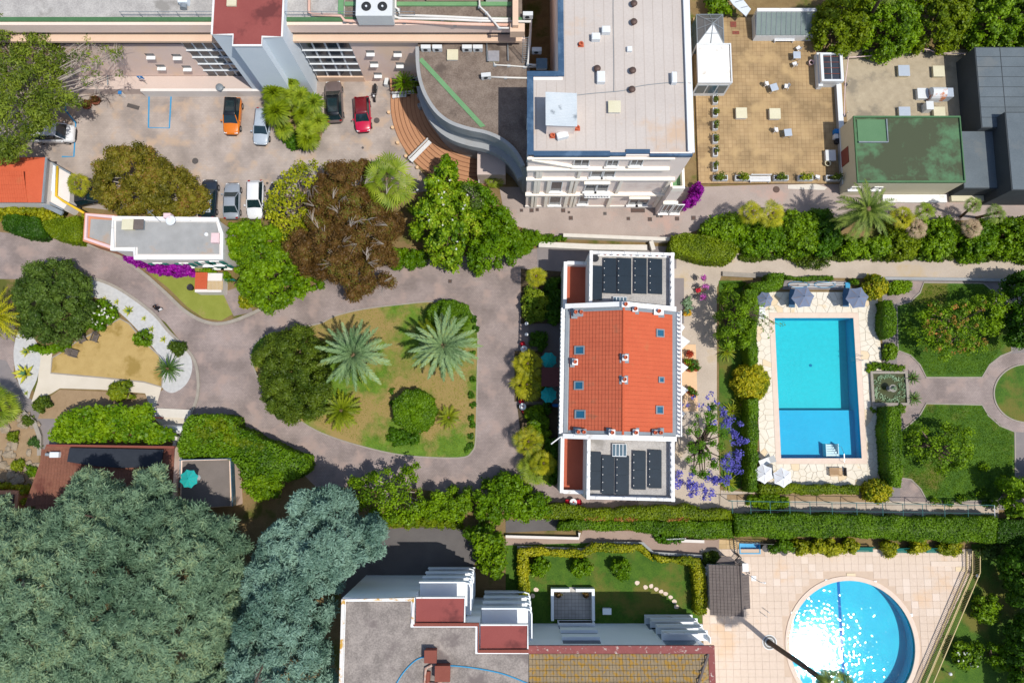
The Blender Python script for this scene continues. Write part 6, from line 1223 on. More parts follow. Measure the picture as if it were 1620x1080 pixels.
gp_ = [(1170 + k * 32,403) for k in range(17)]; o = bush('ground_cover', 'sprawling low greenery along the upper edge of the sand path', gp_ + [(x, 413 + 3 * math.sin(x * .11)) for x, y in gp_[::-1]], .5,'holmoak', r=.2,leaf=(.18,.08), cat='ground cover'); o['kind'] = 'stuff'
bush('path_bush', 'sprawling bush leaning over the sand path', [(1250,412),(1270,405),(1300,408),(1315,418),(1295,426),(1268,424)], 1.2,'holmoak', r=.28,leaf=(.2,.1), dens=.6,core=.3)
# trees at the top right
for k, (lb, px, m) in enumerate((('glossy green shrub between conservatory and lean-to', [(1112,5),(1130,-20),(1160,-20),(1162,15),(1150,25),(1128,24)], 'midgreen'),('bright tree above the glass stair canopy', [(1290,20),(1320,-20),(1375,-30),(1385,20),(1378,60),(1350,76),(1318,68),(1295,50)], 'hedgeolive'),('rounded tree in the middle of the upper tree belt', [(1372,10),(1400,-30),(1450,-30),(1470,20),(1465,60),(1430,78),(1390,74)], 'midgreen'),('bright tree beside the dark roofed building', [(1455,10),(1480,-30),(1540,-30),(1545,30),(1530,65),(1490,76),(1460,66)], 'hedgeolive'),('darker tree at the upper right corner', [(1530,0),(1560,-30),(1700,-30),(1700,66),(1600,70),(1550,68),(1535,40)], 'midgreen'))):
    tree('belt_tree', lb, px, 5.5 if k else 2.5,.5,m, r=.55,leaf=(.26,.16), dens=.95,zref=3.5 if k else 1.5,group='trees in the upper belt')
# villa garden
for lb, px, zt, m in (('lush shrub below the small fan palm at the villa front', [(826,470),(835,452),(855,460),(872,468),(870,495),(850,508),(828,505)], 2.4,'palmlime'),('shaded shrub against the villa wing', [(860,450),(886,440),(888,500),(864,510)], 2.0,'deepgreen'),('leafy shrub in front of the villa below the first parasol', [(838,530),(858,524),(868,535),(862,552),(842,556)], 1.6,'deepgreen'),('light shrub below the second teal parasol', [(828,655),(845,640),(860,645),(872,660),(862,678),(838,678)], 2.2,'midgreen'),('shrub under the wooden trellis of the villa front', [(846,670),(868,668),(872,690),(850,692)], 1.6,'midgreen'),('shaded fern at the lower villa wing', [(860,690),(884,700),(884,760),(866,768),(858,730)], 1.6,'deepgreen'),('dark shaded shrub beside the entrance canopy', [(852,600),(866,610),(874,650),(860,650)], 1.2,'deepgreen')):
    bush('villa_shrub', lb, px, zt, m, r=.36,leaf=(.28,.1), cat='shrub')
# jacaranda
tree('jacaranda', 'sparse jacaranda with green tufts and a rim of violet blossom', [(1075,690),(1085,660),(1105,640),(1130,640),(1150,650),(1160,680),(1155,720),(1140,750),(1115,762),(1085,745),(1075,720)], 6.0,4.2,'jacaleaf', r=.48,leaf=(.17,.08), dens=1.0,core=.5,shape='loose', base=(1092,703), tr=.2,bark='barkdark', sp=1.95,nbr=40,zref=5,drop=.1)
t = bpy.data.objects['jacaranda']; fp = [(1078,752),(1072,762),(1082,768),(1088,774),(1095,776),(1105,777),(1112,776),(1123,778),(1133,762),(1140,758),(1150,760),(1155,745),(1162,735),(1165,720),(1158,718),(1168,700),(1170,695),(1165,685),(1160,678),(1155,672),(1148,660),(1140,655),(1150,668),(1146,730),(1122,757),(1100,770),(1092,762),(1133,768),(1158,745),(1162,730)]
cc = np.array([(*P(x, y, 5.2),5.2 + rng.uniform(-.4,.3)) for x, y in fp for _ in range(3)]) + rng.normal(0,.3,(len(fp) * 3,3)); share('blossom', leafmesh('blossom', cc - np.array(t.location), np.full(len(cc),.32), 'jacaflower', .15,.11,.85,core=.4), t, (0,0,0))
cc = np.array([(*P(x, y, 5.4),5.4) for x, y in ((1097,628),(1088,640),(1105,642),(1112,640),(1118,630),(1125,623),(1130,634),(1135,638),(1122,645),(1078,640),(1131,669),(1125,668))]); share('blossom', leafmesh('blossom', cc - np.array(t.location), np.full(len(cc),.24), 'jacaflower', .18,.13,.9,core=.3), t, (0,0,0))
# tree east of the villa beside the pool
tree('locust_tree', 'dense feathery tree with branches reaching over the pool corner', [(1140,470),(1150,452),(1168,448),(1180,462),(1198,465),(1200,490),(1198,520),(1190,545),(1165,550),(1145,540),(1136,510)], 6.0,1.8,'midgreen', r=.45,leaf=(.22,.09), dens=.8,core=.45,shape='loose', nbr=22,bark='barkdark', zref=4.6,sp=1.1)
t = bpy.data.objects['locust_tree']; bw = MB(); fc = []
for tip in ((1212,500),(1222,520),(1230,512),(1216,530),(1208,480),(1224,490),(1205,510),(1236,516)):
    a, b = Vector((*P(1180,495,5),5)), Vector((*P(*tip, 5.2),5.2)); bw.tube([a, a.lerp(b, .5) + Vector((0,.2,.2)), b], .04,4,.012)
    for k in range(4): fc.append(tuple(a.lerp(b, .5 + .5 * k / 3) + Vector((RD.uniform(-.25,.25), RD.uniform(-.25,.25),0))))
bw.mk('overhanging_branches', 'barkdark', t); share('overhanging_leaves', leafmesh('overhanging_leaves', np.array(fc) - np.array(t.location), np.full(len(fc),.22), 'midgreen', .2,.08,.45,core=0), t, (0,0,0))
# hedges round the rectangular pool
hedge('pool_hedge', 'tall narrow clipped hedge along the pool between tree and golden ball', [(1177,460),(1197,458),(1197,500),(1198,576),(1184,580),(1180,560)], 2.6,'hedgegreen', sm=False, leaf=(.17,.1))
hedge('pool_hedge', 'tall narrow clipped hedge along the pool below the golden ball', [(1181,632),(1198,630),(1197,700),(1196,775),(1184,778),(1182,700)], 2.6,'hedgegreen', sm=False, leaf=(.17,.1))
hedge('pool_hedge', 'stepped hedge at the upper corner of the pool terrace', [(1184,448),(1212,445),(1214,432),(1240,433),(1238,456),(1225,460),(1190,461)], 2.2,'hedgegreen', sm=False, leaf=(.17,.1))
hedge('pool_hedge', 'low clipped hedge along the lower end of the pool terrace', [(1200,766),(1280,767),(1358,768),(1358,781),(1280,781),(1200,780)], 1.4,'hedgeolive', sm=False, leaf=(.16,.1))
hedge('pool_hedge', 'thick clipped hedge between pool terrace and lower garden lawn', [(1402,642),(1422,644),(1423,700),(1422,770),(1408,768),(1404,720),(1400,690)], 2.6,'hedgegreen', sm=False, leaf=(.17,.1))
hedge('pool_hedge', 'clipped hedge between pool terrace and upper garden lawn', [(1396,475),(1408,476),(1417,495),(1416,530),(1402,536),(1396,520)], 2.0,'hedgegreen', sm=False, leaf=(.17,.1))
hedge('pool_hedge', 'thin low hedge behind the grey parasols', [(1241,436),(1320,437),(1319,443),(1241,442)], .9,'hedgegreen', sm=False, leaf=(.15,.09))
bush('corner_shrub', 'square shrub between pool pipes and golden ball', [(1345,440),(1355,438),(1359,450),(1350,454),(1344,450)], 1.2,'brightgreen', r=.3)
for lb, cx, cy, rx, ry, zt in (('largest golden clipped ball at the villa side of the pool', 1191,604,31,31,2.6),('golden clipped ball beside the grey parasols', 1388,452,21,20,2.4),('golden clipped ball at the lower corner of the pool terrace', 1393,777,23,19,2.2)):
    bush('golden_ball', lb, [(cx + rx * math.cos(a), cy + ry * math.sin(a)) for a in np.linspace(0,6.283,13)[:-1]], zt, 'goldball', r=.3,leaf=(.17,.11), dens=1.15,cat='topiary', zref=zt * .7,hn=0,drop=0,jit=.03)
for lb, px, zt in (('small shrub between upper hedge and pond', [(1400,545),(1415,542),(1420,560),(1412,574),(1398,568)], 1.3),('low green strip above the pond', [(1372,575),(1400,572),(1430,578),(1432,588),(1400,586),(1372,588)], .7),('flower bed shrub beyond the golden ball', [(1408,446),(1432,442),(1445,447),(1440,460),(1420,468),(1404,462)], .9),('purple leaved plant by the upper hedge', [(1404,512),(1414,508),(1418,524),(1406,530)], 1.0),('tuft at the corner below the pond', [(1420,640),(1434,642),(1432,654),(1424,656)], .7),('sprig at the pond corner by the pool', [(1370,642),(1385,645),(1388,652),(1376,650)], .5),('pale shrub at the lower end of the long hedge path', [(1180,785),(1215,780),(1245,785),(1250,800),(1220,808),(1185,800)], 1.0)):
    bush('garden_shrub', lb, px, zt, 'midgreen' if 'purple' not in lb else 'redflower', r=.26,leaf=(.17,.1), cat='shrub')
hedge('grass_strip', 'green ground-cover strip beside the sand path', [(1143,448),(1180,446),(1180,452),(1150,458)], .3,'brightgreen', sm=False, leaf=(.14,.07), cat='ground cover')
# lawn trees on the right
leafmat('redtip', S(92,92,18), S(150,120,50), S(176,112,60), patch=.7)
tree('garden_tree', 'spreading tree with reddish tips on the upper garden lawn', [(1455,490),(1480,475),(1510,470),(1540,465),(1560,458),(1585,458),(1605,475),(1612,490),(1600,510),(1590,540),(1560,560),(1520,565),(1490,570),(1480,550),(1450,545),(1440,520)], 5.0,2.2,'midgreen', r=.48,leaf=(.22,.12), dens=.75,core=.4,shape='loose', sp=1.35,zref=3.8,nbr=18)
t = bpy.data.objects['garden_tree']; fp = np.array([(*P(RD.uniform(1460,1560), RD.uniform(475,560),4.6), RD.uniform(4.1,5.0)) for _ in range(46)]); share('red_tips', leafmesh('red_tips', fp - np.array(t.location), np.full(len(fp),.24), 'redtip', .16,.09,.7,core=0), t, (0,0,0))
tree('garden_tree', 'open low tree on the lower garden lawn', [(1438,685),(1455,668),(1475,672),(1500,668),(1535,672),(1550,700),(1545,735),(1515,750),(1480,752),(1455,735),(1440,710)], 4.5,1.8,'midgreen', r=.48,leaf=(.22,.12), dens=.75,core=.4,shape='loose', sp=1.3,zref=3.2,nbr=18)
tree('edge_tree', 'dark tree at the right edge beside the sand path', [(1606,435),(1620,425),(1700,430),(1700,540),(1630,545),(1612,510)], 7.5,2,'deepgreen', r=.6,leaf=(.24,.15), zref=5)
tree('edge_tree', 'bushy tree at the lower right corner of the gardens', [(1595,770),(1612,755),(1700,740),(1700,820),(1625,822),(1600,812),(1590,792)], 5.5,1,'midgreen', r=.55,leaf=(.24,.15), zref=4)
for k, (px, py) in enumerate(((1520,790),(1535,786),(1550,780),(1562,795),(1480,792),(1500,795),(1558,738))): bush('lawn_weed', 'straggly shrub on the lower garden lawn, ' + ['third from the left along the frame', 'fourth from the left along the frame', 'farthest from the frame near the right end', 'last along the frame', 'first from the left along the frame', 'second from the left along the frame', 'alone near the right edge shade'][k], [(px - 8,py - 5),(px + 7,py - 6),(px + 9,py + 5),(px - 6,py + 6)], .8,'deepgreen' if k % 2 else 'midgreen', r=.22,leaf=(.17,.1), group='straggly shrubs on the lower garden lawn', cat='shrub', dens=.7,core=.4)
# deck side shrubs
for k, (a, b, m) in enumerate(((1218,1256,'hedgegreen'),(1252,1278,'goldhedge'),(1274,1308,'goldhedge'),(1304,1334,'goldhedge'),(1330,1358,'goldhedge'),(1394,1420,'goldhedge'),(1438,1470,'goldhedge'),(1486,1524,'goldhedge'))):
    cx = (a + b) / 2; bush('deck_shrub', f"golden-green shrub behind the deck benches, number {['one', 'two', 'three', 'four', 'five', 'six', 'seven', 'eight'][k]} counted from the paddling pool", [(a, 862),(cx, 843 if k == 0 else 851),(b, 858),(b + 2,870),(cx, 882 if k % 2 else 876),(a, 873)], 1.7,m, r=.36,leaf=(.18,.12), cat='shrub', zref=1.0)
# apartment garden
hedge('garden_hedge', 'golden hedge lining the ramp side of the apartment garden', [(820,866),(920,870),(938,860),(1015,861),(1030,875),(1034,885),(1010,872),(945,872),(925,880),(835,878),(836,960),(822,960)], 1.4,'goldhedge', sm=False, leaf=(.2,.13), lump=.12)
hedge('garden_hedge', 'golden hedge corner towards the pool house', [(1034,878),(1108,884),(1116,900),(1118,970),(1100,972),(1096,905),(1092,892),(1040,890)], 1.6,'goldhedge', sm=False, leaf=(.2,.13), lump=.14)
for k, (cx, cy) in enumerate(((853,897),(921,900),(983,902))): bush('round_shrub', f"round green shrub in the apartment garden, {['nearest the dark walkway', 'middle one of three', 'nearest the stepping stones'][k]}", [(cx + 18 * math.cos(a), cy + 17 * math.sin(a)) for a in np.linspace(0,6.283,11)[:-1]], 2.0,'brightgreen', r=.36,leaf=(.2,.13), group='round shrubs in the apartment garden', zref=1.4)
tree('garden_tree', 'leafy tree at the start of the garden ramp', [(735,840),(760,832),(790,836),(803,860),(806,890),(795,915),(770,920),(755,900),(745,870),(722,852)], 5.0,1,'midgreen', r=.5,leaf=(.26,.16), zref=3.5)
bush('deck_corner_bush', 'dark bush behind the pool house gable', [(1110,878),(1130,872),(1140,882),(1130,892),(1114,892)], 1.5,'holmoak', r=.3)
bush('trellis_creeper', 'creeper on the white trellis beside the ramp', [(1033,845),(1058,844),(1082,848),(1080,858),(1050,860),(1038,856)], 1.0,'deepgreen', r=.25,cat='creeper')
# lower right garden trees
for k, (lb, px, m, zt) in enumerate((('shrub tree beside the slanting railing', [(1542,955),(1550,942),(1570,940),(1584,955),(1582,980),(1562,990),(1545,980)], 'midgreen', 2.6),('flowering shrub tree near the bottom of the slanting railing', [(1510,1030),(1520,1014),(1545,1012),(1560,1030),(1554,1058),(1530,1062),(1512,1050)], 'midgreen', 2.4),('ragged shrub tree at the bottom right', [(1563,1030),(1575,1018),(1590,1025),(1600,1050),(1592,1062),(1570,1056)], 'brightgreen', 2.2),('variegated shrub below the wide hedge end', [(1545,868),(1565,858),(1585,864),(1590,880),(1565,886),(1548,882)], 'greytree', 1.8),('dark tree on the right edge above the lower garden', [(1600,880),(1700,860),(1700,960),(1625,970),(1606,930)], 'deepgreen', 7.0),('dark tree on the right edge in the bottom corner', [(1608,985),(1700,975),(1700,1120),(1620,1120),(1612,1050)], 'deepgreen', 6.0))):
    tree('hillside_tree', lb, px, zt, .4 if zt < 4 else 1.5,m, r=.42,leaf=(.22,.14), zref=zt * .6,group='trees of the lower right garden')
flowers(bpy.data.objects['hillside_tree.001'], 14,[(1512,1020),(1555,1015),(1556,1055),(1515,1055)], 1.9,'whiteflower', .12)
# clipped blocks and vines by the white house
hedge('clipped_block', 'dark green rounded clipped hedge at the left edge', [(8,345),(20,340),(45,343),(66,348),(68,372),(45,374),(18,368),(7,358)], 2.0,'hedgedark', leaf=(.16,.1))
hedge('clipped_block', 'olive green rounded clipped hedge beside the brick side wing', [(71,352),(90,347),(115,345),(130,348),(128,378),(110,382),(85,376),(72,364)], 2.0,'hedgeolive', leaf=(.16,.1))
bush('yellow_creeper', 'yellow-green creeper between the orange roof and the clipped hedges', [(-40,330),(20,322),(60,324),(75,332),(110,340),(130,336),(128,346),(95,350),(60,348),(0,342),(-40,344)], 2.2,'goldhedge', r=.35,cat='creeper', zref=1.8)
bush('bougainvillea', 'vivid purple bougainvillea below the small white house', [(186,402),(205,400),(215,406),(240,411),(270,412),(288,408),(304,422),(300,432),(265,436),(235,428),(205,415),(190,408)], 2.2,'bougain', r=.33,leaf=(.18,.13), dens=1.1,cat='bougainvillea', zref=1.8)
bush('bougainvillea', 'purple bougainvillea at the hotel corner', [(1096,290),(1106,284),(1113,295),(1112,310),(1100,322),(1086,326),(1082,318),(1094,306)], 2.6,'bougain', r=.33,leaf=(.18,.13), dens=1.1,cat='bougainvillea', zref=1.8)
bush('shed_creeper', 'green creeper above the tiny shed', [(318,425),(340,424),(362,432),(366,442),(345,446),(326,438)], 1.8,'vine', r=.3,cat='creeper')
bush('corner_bush', 'yellow-green bush at the path corner by the big green tree', [(378,470),(392,466),(400,478),(392,490),(380,488)], 1.2,'goldhedge', r=.3)
bush('bed_shrub', 'dark low shrubs filling the car park palm bed', [(442,215),(460,205),(490,210),(506,215),(500,230),(475,238),(452,232)], .9,'deepgreen', r=.28)
# rockery
rk = thing('rockery', 'rockery of pale boulders with cacti at the left edge', 'rockery', (*P(30,720),0))
for k in range(34):
    gx, gy = P(RD.uniform(-5,62), RD.uniform(660,770)); s = RD.uniform(.25,.65); v = ICO_V * s * np.array([RD.uniform(.8,1.3), RD.uniform(.7,1.2), RD.uniform(.4,.7)]) * (1 + rng.uniform(-.18,.18,(12,1))) + np.array([gx, gy, s * .2]); MB().add([tuple(q) for q in v], [tuple(f) for f in ICO_F]).mk('boulder', 'rock', rk)
for k, (px, py, m) in enumerate(((20,690,'cycad'),(45,665,'holmoak'),(28,735,'cycad'),(50,745,'midgreen'),(55,700,'yucca'),(5,650,'goldhedge'))): bush('rockery_plant', f"low plant among the rockery boulders, {['middle left', 'beside the stone edging', 'below the middle', 'towards the cedar', 'grey-green one', 'golden one'][k]}", [(px - 9,py - 8),(px + 9,py - 7),(px + 8,py + 8),(px - 8,py + 7)], .8,m, r=.28,leaf=(.2,.08), cat='plant')
bush('edge_creeper', 'golden creeper around the dark pergola at the left edge', [(-40,765),(20,768),(36,772),(40,800),(30,808),(28,776),(-40,774)], 2.4,'goldhedge', r=.3,cat='creeper', zref=2.0)
# ================================================================ palms
def frond_mesh(L, wd, droop, m, n=22,gap=.55,seed=0,vee=.35,lift=.0,sweep=.55):
    R2 = random.Random(seed); V = []; F = []; T = []; pts = []
    for i in range(n + 1):
        s = i / n; pts.append(Vector((L * s * (1 - .12 * droop * s),0,L * (lift * s - droop * .5 * s * s))))
    def q(a, b, c, d, t):
        k = len(V); V.extend([a, b, c, d]); F.append((k, k + 1,k + 2,k + 3)); T.extend([t] * 4)
    for i in range(n):
        a, b = pts[i], pts[i + 1]; w_ = .02 + .03 * (1 - i / n); q(a - Vector((0,w_, 0)), a + Vector((0,w_, 0)), b + Vector((0,w_, 0)), b - Vector((0,w_, 0)),.75)
    for i in range(2,n + 1):
        s = i / n; ll = wd * (math.sin(math.pi * min(1,.12 + s * .86)) ** .55) * R2.uniform(.88,1.1); d = (pts[i] - pts[i - 1]).normalized()
        for sd in (-1,1):
            dr = (d * (sweep + .5 * s) + Vector((0,sd, vee - .25 * s))).normalized(); p = pts[i] - d * R2.uniform(0,L / n); e = p + dr * ll - Vector((0,0,ll * .12)); wv = d * (L / n * gap); q(p - wv * .6,p + wv * .6,e + wv * .25,e - wv * .25,.45 + R2.uniform(-.15,.2))
    return mesh_np('frond', np.array([tuple(v) for v in V]), np.array(F), m, np.array(T))
def fan_mesh(R_, m, seed=0,n=13,spread=165,stalk=.8):
    R2 = random.Random(seed); V = []; F = []; T = []; base = Vector((stalk, 0,0))
    def q(a, b, c, d, t): k = len(V); V.extend([a, b, c, d]); F.append((k, k + 1,k + 2,k + 3)); T.extend([t] * 4)
    q(Vector((0,-.03,0)), Vector((0,.03,0)), base + Vector((0,.02,0)), base - Vector((0,.02,0)),.6)
    for k in range(n):
        a = rad(-spread / 2 + spread * (k + .5) / n); h = rad(spread / n / 2) * .8; r = R_ * R2.uniform(.85,1.05) * (1 - .15 * abs(a) / math.pi); z = -.22 * r
        d = lambda an, rr, zz: base + Vector((math.cos(an) * rr, math.sin(an) * rr, zz)); q(d(a, .02,0), d(a - h, r * .6,.02 * (k % 2)), d(a, r, z - R2.uniform(0,.12)), d(a + h, r * .6,.02 * ((k + 1) % 2)),.45 + R2.uniform(-.18,.2))
    return mesh_np('fan_leaf', np.array([tuple(v) for v in V]), np.array(F), m, np.array(T))
def palm(label, px, py, h, R_, m, n=46,kind='feather', wd=.45,base=None, tr=.28,lo=-25,hi=75,name='feather_palm', group=None, trunkmat='palmbark', dry=0,droop=(.25,.95), nl=22,scale_in=.55,sweep=.55,gap=.55):
    gx, gy = P(px, py, h); bx, by = P(*base) if base else (gx, gy); t = thing(name, label, 'palm', (bx, by, 0), group=group); sd = abs(hash(label)) % 1000 if False else sum(map(ord, label))
    R2 = random.Random(sd); mb = MB(); mid = ((bx + gx) / 2 + R2.uniform(-.1,.1),(by + gy) / 2,h * .5); mb.tube([(bx, by, -.05), mid, (gx, gy, h)], tr * 1.25,10,tr); mb.mk('trunk', trunkmat, t, smooth=True)
    if kind == 'feather': ms = [frond_mesh(R_, wd, d, m, nl, gap, seed=sd + k, sweep=sweep) for k, d in enumerate((droop[0], (droop[0] + droop[1]) / 2,droop[1]))]
    else: ms = [fan_mesh(R_ * .5,m, seed=sd + k, stalk=R_ * (.34 + .12 * k)) for k in range(3)]
    if m == 'palmblue': ms.append(frond_mesh(R_, wd, droop[1], 'cycad', nl, gap, seed=sd + 9,sweep=sweep))
    dm = fan_mesh(R_ * .5,'palmdry', seed=1,stalk=R_ * .4) if dry else None; nm = 'frond' if kind == 'feather' else 'fan_leaf'
    for k in range(n):
        f = (k + .5) / n; el = hi + (lo - hi) * f ** .85; az = k * 2.39996 + R2.uniform(-.15,.15); sc_ = (scale_in + (1 - scale_in) * min(1,f * 1.6)) * R2.uniform(.92,1.06)
        share(nm, ms[3] if len(ms) > 3 and f > .55 and R2.random() < .15 else ms[min(2,int(f * 3))], t, (gx - bx, gy - by, h),(R2.uniform(-.15,.15) * (1 if kind == 'feather' else 2.5),-rad(el + R2.uniform(-12,12)), az), sc_)
    for k in range(dry): share('dry_leaf', dm, t, (gx - bx, gy - by, h - .25),(R2.uniform(-.3,.3), rad(R2.uniform(25,55)), R2.uniform(0,6.28)), R2.uniform(.8,1.05))
    MB().lathe([(tr * .9,-.35),(tr * 1.3,0),(tr * .6,.35),(.05,.5)], gx - bx, gy - by, h, 10).bl('crownshaft', trunkmat, t, smooth=True)
    return t
palm('left of the two big grey-green feather palms on the oval lawn', 559,561,5.2,3.9,'palmblue', 56,wd=.5,tr=.4,lo=-24,hi=80,droop=(.15,.6), nl=26,scale_in=.42,sweep=1.15,gap=1.0)
palm('right of the two big grey-green feather palms on the oval lawn', 701,546,4.6,4.1,'palmblue', 54,wd=.52,tr=.4,lo=-22,hi=78,droop=(.15,.6), nl=26,scale_in=.45,sweep=1.15,gap=1.0)
palm('large date palm with arching fronds standing over the lane planting', 1372,331,7.0,3.4,'palmgreen', 56,wd=.5,sweep=.9,gap=.8,tr=.4,lo=-35,hi=70,droop=(.5,1.2), nl=30,name='date_palm')
palm('bushy cycad with yellow-green fronds below the left feather palm', 540,649,1.0,2.3,'cycad', 64,wd=.34,sweep=.8,gap=.8,tr=.2,lo=-20,hi=75,droop=(.3,.8), name='cycad')
palm('smaller cycad beside the round topiary', 710,660,.7,1.4,'cycad', 42,wd=.24,tr=.15,lo=-15,hi=75,droop=(.3,.8), name='cycad')
palm('big fan palm with straw-coloured lower leaves beside the magnolia', 613,285,6.5,3.1,'palmlime', 28,'fan', tr=.3,lo=-40,hi=70,name='fan_palm', dry=9)
palm('yellow fan palm at the villa front corner', 848,437,4.2,1.2,'palmyellow', 30,'fan', tr=.13,lo=-25,hi=70,name='fan_palm', base=(851,452))
for k, (px, py, h, R_, m, lb) in enumerate(((835,575,2.6,1.5,'palmyellow', 'lime fan palm beside the upper teal parasol'),(834,608,2.4,1.6,'palmyellow', 'lime fan palm beside the lower teal parasol'),(836,698,2.6,1.5,'palmyellow', 'yellow fan palm below the trellis at the villa front'),(860,732,3.0,1.3,'palmyellow', 'golden fan palm beside the lower villa terrace'),(846,742,1.8,1.7,'palmlime', 'low green fan palm behind the golden one at the lower terrace'),(1190,335,4.0,1.2,'palmyellow', 'left one of the twin yellow fan palms by the lane'),(1222,338,4.2,1.3,'palmyellow', 'right one of the twin yellow fan palms by the lane'),(1430,343,3.6,1.2,'palmyellow', 'yellow fan palm right of the date palm'),(1465,333,4.0,1.0,'palmlime', 'green fan palm in the lane planting with a short shadow'),(1541,324,4.5,.85,'palmgreen', 'small fan palm leaning over the lane on a slim trunk'),(1577,337,4.5,1.0,'palmgreen', 'fan palm with a long shadow at the right end of the lane'),(1540,360,3.4,1.0,'palmdry', 'dried pale fan palm in the lane planting'),(1452,360,3.4,1.0,'palmdry', 'half dead grey fan palm in the lane planting'),(783,280,1.6,1.1,'palmlime', 'dark fan palm in the courtyard below the curved wall'),(122,290,3.0,1.2,'palmyellow', 'yellow palm beside the white lean-to'))):
    palm(lb, px, py, h, R_ * 1.15,m, 26,'fan', tr=.12,lo=-30,hi=75,name='fan_palm', dry=4 if 'yellow' in lb else 0,base=(1520,343) if 'slim trunk' in lb else (1545,344) if 'long shadow' in lb else None)
for k, (px, py, h, R_, lb) in enumerate(((433,147,3.6,1.15,'beside the tower wall'),(461,131,3.6,.75,'smallest head by the tower corner'),(450,153,3.0,1.0,'in the middle above the trunks'),(437,177,3.4,1.35,'largest, touching the silver car'),(475,152,3.2,.95,'top of the right side'),(496,163,3.2,1.0,'near the bronze car'),(478,180,2.6,1.0,'in the centre right'),(484,204,3.0,.95,'yellowest near the kerb'),(504,192,2.6,.95,'right edge by the kerb'),(487,220,2.6,1.1,'lowest at the kerb'),(449,205,1.6,.9,'low one behind the silver car'))):
    gx, gy = P(px, py, h); t = thing('yucca_palm', f'tufted yucca head in the car park bed, {lb}', 'yucca', (*P(468 + (px - 468) * .35,190 + (py - 190) * .35),0), group='yucca heads in the car park bed'); MB().tube([(0,0,0),((gx - t.location.x) * .5,(gy - t.location.y) * .5,h * .6),(gx - t.location.x, gy - t.location.y, h)], .13,7,.1).bl('trunk', 'bark', t, smooth=True)
    R_ *= 1.25; n = 420; d = rng.normal(size=(n, 3)); d[:, 2] = np.abs(d[:, 2]) * .9 - .25; d /= np.linalg.norm(d, axis=1)[:, None]; c = np.array([gx - t.location.x, gy - t.location.y, h]); sd = np.cross(d, [0,0,1.0]); sd /= np.linalg.norm(sd, axis=1)[:, None] + 1e-9; ln = R_ * rng.uniform(.8,1.05,(n, 1)); drop = np.array([0,0,-.25]) * R_
    V = np.stack([c + d * .1 - sd * .05,c + d * .1 + sd * .05,c + d * ln * .6 + sd * .05,c + d * ln * .6 - sd * .05], 1).reshape(-1,3); V2 = np.stack([c + d * ln * .6 - sd * .05,c + d * ln * .6 + sd * .05,c + d * ln + drop + sd * .008,c + d * ln + drop - sd * .008], 1).reshape(-1,3)
    share('leaves', mesh_np('leaves', np.vstack([V, V2]), np.arange(n * 8).reshape(-1,4), 'palmlime' if k % 3 else 'hedgeolive', np.repeat(rng.uniform(.2,.9,n * 2),4)), t, (0,0,0))
for px, py, h, R_, lb in ((640,131,2.2,1.6,'dark palm half in shade above the planter bench'),): palm(lb, px, py, h, R_, 'midgreen', 40,'feather', wd=.2,tr=.15,lo=-15,hi=75,name='dracaena', droop=(.2,.7), nl=12)
for px, py, lb in ((-8,500,'palm with long fronds at the left edge beside the grey tree'),(-12,645,'bright fan palm at the left edge by the rockery')):
    if 'fan' in lb: palm(lb, px, py, 3.5,2.4,'palmlime', 40,'fan', tr=.25,lo=-30,hi=75,name='fan_palm')
    else: palm(lb, px, py, 4.0,3.2,'palmyellow', 50,wd=.4,tr=.3,lo=-30,hi=70,droop=(.4,1.0), name='date_palm')
palm('very tall fan palm leaning out over the round pool from the deck', 1326,1092,13.0,1.9,'palmgreen', 40,'fan', tr=.2,lo=-40,hi=75,name='tall_palm', base=(1216,1015), trunkmat='barkdark', dry=6)
palm('tall palm whose dark trunk leans over the upper tree belt', 1412,-30,11.0,2.0,'palmgreen', 30,'fan', tr=.16,lo=-40,hi=75,name='tall_palm', base=(1368,40), trunkmat='barkdark')
palm('yucca-like rosette on the white gravel tip', 266,583,1.0,1.5,'yucca', 70,wd=.1,tr=.15,lo=-15,hi=80,droop=(.05,.2), nl=10,name='yucca')
for px, py, lb in ((1444,598,'strappy plant at the upper pond corner'),(1446,630,'dark strappy plant at the lower pond corner'),(1150,556,'sword-leaved plant on the strip beside the pool hedge'),(1158,650,'spiky plant beside the jacaranda'),(1152,762,'spiky plant at the lower end of the jacaranda strip'),(1170,640,'small sunlit aloe beside the pool hedge')): palm(lb, px, py, .3,.85 if px > 1400 else 1.15,'yucca' if px > 1400 else 'cycad', 30,wd=.1,tr=.08,lo=0,hi=80,droop=(.1,.5), nl=8,name='spiky_plant')
# agaves
def agave(px, py, R_, label, n=16):
    t = thing('agave', label, 'agave', (*P(px, py),.03), group='agaves on the white gravel'); v = []; f = []; me = None
    m_ = MB(); prof = [(0,.1),(.25,.16),(.6,.13),(1,.01)]
    for s, w_ in prof: v += [(s * R_, -w_ * R_, .05 + .25 * s * R_ - .1 * s * s),(s * R_, w_ * R_, .05 + .25 * s * R_ - .1 * s * s),(s * R_, 0,-.03 * R_ + .05 + .25 * s * R_ - .1 * s * s)]
    for i in range(3): a = i * 3; f += [(a, a + 2,a + 5,a + 3),(a + 2,a + 1,a + 4,a + 5)]
    mes = []
    for mm in ('agave', 'agavecore'):
        me = bpy.data.meshes.new('leaf'); me.from_pydata(v, [], f); me.materials.append(MATS[mm]); a_ = me.attributes.new('tint', 'FLOAT', 'POINT'); a_.data.foreach_set('value', [RD.uniform(.3,.8) for _ in v]); mes.append(me)
    for k in range(n): fr = k / n; share('leaf', mes[0 if fr > .3 else 1], t, (0,0,0),(0,-rad(60 - 55 * fr), k * 2.39996),.55 + .45 * fr)
